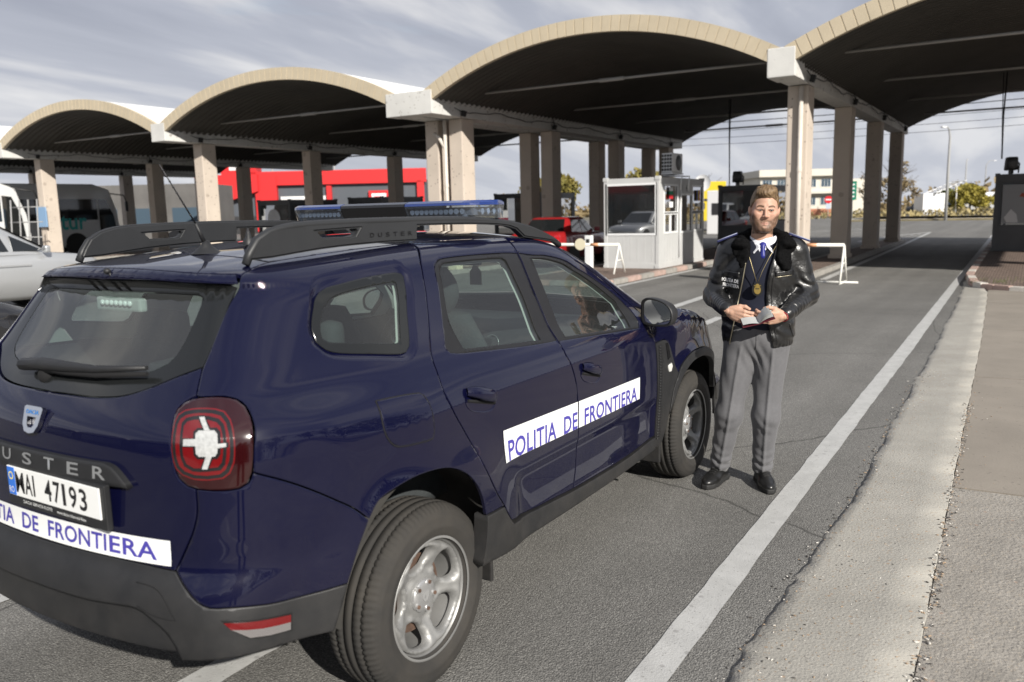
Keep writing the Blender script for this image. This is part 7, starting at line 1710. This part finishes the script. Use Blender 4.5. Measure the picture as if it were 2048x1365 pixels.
    b.grid(rows); o=b.build('tie',tie,root); md=o.modifiers.new('thickness','SOLIDIFY'); md.thickness=.006
    # ---------------- leather jacket
    def op_edges(z): # the two front edges of the open jacket
        zs=[.84,.90,1.02,1.08,1.17,1.24,1.32,1.40,1.47]; r=[-.155,-.150,-.128,-.118,-.100,-.088,-.076,-.062,-.058]; l=[.088,.072,.048,.040,.036,.040,.055,.080,.092]; return np.interp(z,zs,r),np.interp(z,zs,l)
    def sd_jac_solid(p):
        d=un(.05,sd_ell(p,(-.015,.015,1.27),(.156,.208,.235)),sd_ell(p,(-.005,.0,1.02),(.158,.208,.20)),sd_ell(p,(-.003,.0,.90),(.150,.204,.15)),sd_cone(p,(-.02,-.145,1.425),(-.02,.175,1.422),.070,.070))
        aR=un(.03,sd_cone(p,SHR+[0,-.005,-.005],ELR,.080,.062),sd_cone(p,ELR,WR-(WR-ELR)*.10,.062,.044)); aL=un(.03,sd_cone(p,SHL+[0,.005,-.005],ELL,.080,.062),sd_cone(p,ELL,WL-(WL-ELL)*.10,.062,.044))
        d=un(.028,d,aR,aL)
        for E_,S_,W_,s in ((ELR,SHR,WR,-1),(ELL,SHL,WL,1)):
            d=d+fold(p,E_+[.04,0,.03],(.5,.3*s,1),.040,.0045,.085)+fold(p,(E_*.6+S_*.4),(.2,.8*s,1),.060,.0038,.10)+fold(p,(E_*.35+W_*.65),W_-E_,.034,.0030,.085)+fold(p,S_+[.05,-.04*s,-.10],(.3,1*s,.7),.05,.0040,.10)
        d=d+fold(p,(.12,.12,.98),(0,.4,1),.065,.0045,.15)+fold(p,(.10,-.17,.98),(0,-.5,1),.06,.0045,.13)+fold(p,(.1,.15,1.12),(0,.6,.8),.06,.0025,.09)+.0028*noise3(p*4.6,21,3)
        # gathered waistband
        z=p[:,2]; d=d+.006*sstep(.925,.895,z)-.006*np.sin(np.arctan2(p[:,1],p[:,0])*46)*sstep(.91,.88,z)*.35
        return np.maximum(d,.852-z+.018*np.clip(p[:,1]/.2,-1,1)*(p[:,0]>0))
    def sd_jac(p):
        d=sd_jac_solid(p); inner=un(.05,sd_ell(p,(-.012,.012,1.25),(.130,.178,.28)),sd_ell(p,(.0,.0,1.0),(.130,.172,.20)),sd_ell(p,(-.003,.0,.88),(.116,.166,.16)),sd_cone(p,(-.01,.016,1.35),(0,.018,1.56),.075,.085))
        r,l=op_edges(p[:,2]); front=(p[:,0]>.02); yy=p[:,1]; gap=np.maximum(r-yy,yy-l)    # <0 inside the opening
        cut=np.maximum(gap,.02-p[:,0]); d=smax(d,-cut,.008); d=np.maximum(d,-inner)
        return np.maximum(d,p[:,2]-1.52)
    Va,Qa=nets(sd_jac,(-.23,-.42,.79),(.30,.44,1.54),.0066); jac=smooth_obj('jacket',Va,Qa,leather,root)
    zipm=mat('zip_metal',(.42,.38,.28),rough=.35,metal=.8)
    zz=np.linspace(1.36,.865,26); rE,lE=op_edges(zz)
    P,h_=on(sd_jac_solid,rE-.006,zz,off=.002); b=MB(); b.tube([tuple(p) for p in P[h_]],.0032,6); b.build('zip',zipm,jac)
    k_=zz>.90; P,h_=on(sd_jac_solid,lE[k_]+.030,zz[k_],off=.001); b=MB(); b.tube([tuple(p) for p in P[h_]],.0026,6); P,h_=on(sd_jac_solid,lE[k_]+.012,zz[k_],off=.001); b.tube([tuple(p) for p in P[h_]],.002,6); b.build('placket_seam',leather,jac)
    def patch(nm,y0,y1,z0,z1,off,m,skew=0.,n=10):
        Y,Z=np.meshgrid(np.linspace(y0,y1,n),np.linspace(z0,z1,6)); Z=Z+(Y-y0)*skew; P,_=on(sd_jac_solid,Y.ravel(),Z.ravel(),off=off); b=MB(); b.grid([[tuple(p) for p in row] for row in P.reshape(6,n,3)]); o=b.build(nm,m,jac,smooth=True); md=o.modifiers.new('thickness','SOLIDIFY'); md.thickness=.006; md.offset=-1; return o
    patch('pocket_flap',-.205,-.112,1.272,1.302,.006,leather,-.12); patch('pocket_flap',.085,.185,1.270,1.295,.006,leather,.10)
    for y0,z0 in ((-.205,1.266),(.085,1.266)):
        P,h_=on(sd_jac_solid,np.linspace(y0,y0+.09,8),np.linspace(z0,z0+(.009 if y0>0 else -.010),8),off=.002); b=MB(); b.tube([tuple(p) for p in P[h_]],.0022,5); b.build('pocket_zip',zipm if y0>0 else leather,jac)
    P,h_=on(sd_jac_solid,np.linspace(.17,.20,6),np.linspace(1.0,.90,6),off=.002); b=MB(); b.tube([tuple(p) for p in P[h_]],.004,6); b.build('side_pocket_welt',leather,jac)
    lett=mat('white_lettering',(.72,.72,.72),rough=.6)
    for txt,y0,w,z0,h,sk in (('POLITIA DE',-.208,.092,1.240,.021,-.12),('FRONTIERA',-.202,.090,1.210,.021,-.12)):
        def fn(co,y0=y0,z0=z0,sk=sk): P,_=on(sd_jac_solid,y0+co[:,0],z0+co[:,1]+sk*co[:,0],off=.0035); return P
        text_on('jacket_lettering',txt,None,w,h,lett,jac,fn=fn,bold=.03)
    # fur collar: a thick rolled band round the neck ending in two lobes
    pathF=[(.135,-.110,1.345),(.130,-.105,1.395),(.085,-.104,1.440),(.0,-.092,1.480),(-.075,-.055,1.500),(-.095,.015,1.505),(-.072,.09,1.500),(.0,.128,1.478),(.085,.144,1.436),(.130,.140,1.385),(.128,.150,1.330)]
    rad=[.032,.046,.046,.033,.029,.029,.029,.033,.047,.050,.034]
    def sd_fur(p):
        d=None
        for a,c,r0,r1 in zip(pathF[:-1],pathF[1:],rad[:-1],rad[1:]):
            e=sd_cone(p,a,c,r0,r1); d=e if d is None else smin(d,e,.02)
        flat=np.maximum(d,0*d); lay=np.abs(sd_jac_solid(p)-.008)-.021
        d=smax(d,np.where(p[:,2]<1.42,lay,lay-.05*sstep(1.42,1.46,p[:,2])),.03); return d+.0045*noise3(p*9,13,3)+.003*noise3(p*24,14,2)
    Vf,Qf=nets(sd_fur,(-.16,-.2,1.26),(.22,.24,1.58),.0062); fc=smooth_obj('fur_collar',Vf,Qf,fur,root)
    rg=np.random.default_rng(9); k=rg.integers(0,len(Vf),14000); T=[];Ff=[]
    e=.003; G=np.stack([sd_fur(Vf[k]+np.eye(3)[a]*e)-sd_fur(Vf[k]-np.eye(3)[a]*e) for a in range(3)],1); G/=np.linalg.norm(G,axis=1,keepdims=True)+1e-9
    for p,g_ in zip(Vf[k],G):
        d=g_+rg.normal(0,.55,3); d/=np.linalg.norm(d); s=np.cross(d,rg.normal(0,1,3)); s/=np.linalg.norm(s)+1e-9; L_=rg.uniform(.002,.0052); n0=len(T); T+=[tuple(p-s*.0014),tuple(p+s*.0014),tuple(p+d*L_)]; Ff.append((n0,n0+1,n0+2))
    me=bpy.data.meshes.new('fur_pile'); me.from_pydata(T,[],Ff); link('fur_pile',me,fur,fc)
    # shoulder boards
    navy=mat('board_navy',(.012,.016,.085),rough=.6); gold=mat('board_gold',(.42,.30,.09),rough=.35,metal=.7)
    for s,c in ((-1,(-.012,-.180,1.487)),(1,(-.012,.216,1.483))):
        rot=Matrix.Rotation(R(-21*s),4,'X'); b=MB(); b.box(c,(.052,.125,.010),rot=rot,bev=.004); o=b.build('shoulder_board',navy,jac); b=MB(); v=rot@Vector((0,.046*s,.0062)); b.box(tuple(Vector(c)+v),(.020,.012,.003),rot=rot); b.build('board_pip',gold,o)
        b=MB(); 
        for dx in (-.024,.024): b.tube([tuple(Vector(c)+rot@Vector((dx,-.06,.0055))),tuple(Vector(c)+rot@Vector((dx,.06,.0055)))],.0022,5)
        b.build('board_piping',mat('board_piping',(.30,.33,.45),rough=.5) if 'board_piping' not in MATS else MATS['board_piping'],o)
    # shoes
    def shoe_(A,ang,nm):
        c,s=math.cos(ang),math.sin(ang); A=np.array(A)
        def loc(p): q=p-A; return np.stack([q[:,0]*c+q[:,1]*s,-q[:,0]*s+q[:,1]*c,p[:,2]],1)
        def fu(p):
            q=loc(p); d=un(.035,sd_ell(q,(.125,0,.036),(.082,.046,.036)),sd_ell(q,(-.02,0,.045),(.068,.039,.048)),sd_cone(q,(-.005,0,.085),(.10,0,.040),.040,.040)); d=np.maximum(d,.024-q[:,2]); d=np.maximum(d,q[:,2]-.112); return d+.0012*noise3(q*9,31)
        def fs(p):
            q=loc(p); w=np.interp(q[:,0],[-.10,-.06,.02,.10,.16,.215],[.026,.038,.038,.050,.045,.018]); e=np.maximum(np.abs(q[:,1])-w+.008,0); xo=np.maximum(np.maximum(q[:,0]-.203,-.088-q[:,0]),0); zo=np.maximum(np.abs(q[:,2]-.016)-.008,0); return np.sqrt(e*e+xo*xo+zo*zo)-.008
        lo=A-[.26,.26,0];hi=A+[.26,.26,0]; lo[2]=-.01;hi[2]=.14
        Vq,Qq=nets(fu,lo,hi,.0055); o=smooth_obj(nm,Vq,Qq,shoe,root); Vq,Qq=nets(fs,lo,hi,.0055); smooth_obj('sole',Vq,Qq,sole,o)
        b=MB()
        for k in range(5):
            xx=.035+.020*k; zz_=.0
            zs=np.linspace(.14,.03,90); ys=np.linspace(-.022,.022,7); pts=[]
            for yy in ys:
                P=np.stack([A[0]+c*xx-s*yy+0*zs,A[1]+s*xx+c*yy+0*zs,zs],1); d=fu(P); i=np.argmax(d<0); pts.append((P[i][0],P[i][1],zs[i]+.001))
            b.tube(pts,.0028,5)
        b.build('laces',sole,o)
    shoe_(AR_+[-.01,0,0],R(-24),'shoe'); shoe_(AL+[-.01,0,0],R(12),'shoe')
    # watch, bracelet
    steel=mat('watch_steel',(.5,.5,.5),rough=.25,metal=1.); redc=mat('red_cord',(.32,.02,.03),rough=.7); blk=mat('watch_black',(.012,.012,.012),rough=.4)
    def band(W,E,t,r,w,m,nm):
        d=(W-E)/np.linalg.norm(W-E); c=W-d*t; u=np.cross(d,[0,0,1]);u/=np.linalg.norm(u);v=np.cross(d,u); b=MB(); b.grid([[tuple(c+d*k*w+(u*math.cos(a)+v*math.sin(a))*rr) for a in np.linspace(0,6.283,24,endpoint=False)] for k,rr in ((-.5,r),(-.4,r+.003),(.4,r+.003),(.5,r))],closed_u=True); b.build(nm,m,root)
    band(WR,ELR,.012,.0285,.014,steel,'wrist_watch'); band(WL,ELL,.006,.028,.016,blk,'smart_band'); band(WL,ELL,-.008,.0265,.004,redc,'red_bracelet')
    # passport: held by both hands, a thing of its own
    Wm=Matrix.Translation((PX,PY,0))@Matrix.Rotation(TH,4,'Z')
    pp=empty('passport',tuple(Wm@Vector((.335,-.012,1.048))),TH); tag(pp,'open maroon passport with white pages held in both hands','passport')
    mar=mat('passport_maroon',(.085,.012,.020),rough=.55); page=mat('passport_page',(.42,.43,.42),rough=.8); pr_=mat('passport_print',(.25,.27,.30),rough=.8)
    pp.rotation_euler=(R(-4),R(14),TH+R(8))
    b=MB(); b.prism([(-.05,-.088),(.055,-.088),(.055,0),(-.05,0)],'z',-.002,.001); o=b.build('cover',mar,pp); o.rotation_euler=(R(18),0,0)
    b=MB(); b.prism([(-.05,0),(.055,0),(.055,.088),(-.05,.088)],'z',-.002,.001); o=b.build('cover',mar,pp); o.rotation_euler=(R(24),0,0)
    for a,w in ((34,.085),(46,.083),(58,.08)):
        b=MB(); b.grid([[(x_,w*t,.006*math.sin(t*3.1)) for t in np.linspace(0,1,6)] for x_ in (-.047,.052)]); o=b.build('page',page,pp,smooth=True); o.rotation_euler=(R(a),0,0)
    b=MB(); b.grid([[(x_,-.084*t,.005*math.sin(t*3.1)+.002) for t in np.linspace(0,1,6)] for x_ in (-.047,.052)]); o=b.build('page',page,pp,smooth=True); o.rotation_euler=(R(10),0,0)
    # badge on its neck chain
    bd=empty('police_badge',tuple(Wm@Vector((.150,-.012,1.200))),TH); tag(bd,'gold oval badge on black leather hanging from a neck chain','badge')
    ell=lambda a,c,n=24:[(a*math.cos(t),c*math.sin(t)) for t in np.linspace(0,6.283,n,endpoint=False)]
    b=MB(); b.prism(ell(.030,.040),'x',-.006,.0,bev=.002); b.build('leather_holder',blk,bd); b=MB(); b.prism([(y,z-.004) for y,z in ell(.019,.024)],'x',.0,.005,bev=.002); b.prism([(y,z+.020) for y,z in ell(.011,.012)],'x',.0,.006,bev=.002); b.prism([(-.020,.022),(-.010,.014),(.010,.014),(.020,.022),(.009,.024),(-.009,.024)],'x',.0,.004); g_=b.build('gold_shield',gold,bd); b=MB(); b.prism([(-.012,.006),(.012,.006),(.009,.001),(-.009,.001)][::-1],'x',.0045,.006); b.build('shield_band',blk,g_)
    inv=(Matrix.Translation((.150,-.012,1.200))).inverted(); b=MB()
    for pts in ([(.146,-.014,1.236),(.150,-.034,1.30),(.135,-.058,1.38),(.105,-.072,1.44)],[(.146,-.010,1.236),(.152,.012,1.30),(.137,.050,1.38),(.112,.085,1.44)]): b.tube([tuple(inv@Vector(p)) for p in pts],.0019,5)
    b.build('neck_chain',mat('chain_brass',(.40,.33,.18),rough=.4,metal=.8),bd)
    return root

def build_photographer():
    # stands at the camera; the picture shows only his shadow under the rear bumper
    t=empty('person',(-.34,.02,0),R(32)); tag(t,'photographer behind the camera whose shadow falls under the rear bumper','person')
    H=[np.array(v,float) for v in ((0,-.1,.88),(0,.1,.88),(.0,-.16,.08),(0,.17,.08))]
    def f(p):
        d=un(.05,sd_cone(p,H[0],H[2],.088,.055),sd_cone(p,H[1],H[3],.088,.055)); d=un(.05,d,sd_ell(p,(-.02,0,1.18),(.13,.20,.33)),sd_cone(p,(-.02,-.13,1.42),(-.02,.13,1.42),.085,.085)); d=un(.03,d,sd_cone(p,(-.02,0,1.45),(0,0,1.58),.06,.055)); d=un(.02,d,sd_ell(p,(.0,0,1.67),(.095,.078,.115)))
        for s in (1,-1): d=un(.03,d,sd_cone(p,(-.02,.20*s,1.40),(.10,.30*s,1.18),.062,.05),sd_cone(p,(.10,.30*s,1.18),(.13,.10*s,1.56),.05,.04)); d=un(.03,d,sd_ell(p,(.06,.14*s if s<0 else .15,.05),(.14,.055,.055)))
        return d
    V,Q=nets(f,(-.25,-.42,-.01),(.28,.42,1.82),.014); smooth_obj('body',V,Q,mat('dark_jacket',(.03,.03,.034),rough=.8),t)
build_ground(); build_canopy(); build_booths(); build_barriers(); build_vehicles(); build_far(); build_trees(); build_behind(); build_officer(); build_photographer()
if not globals().get('NOCAR'): build_car()
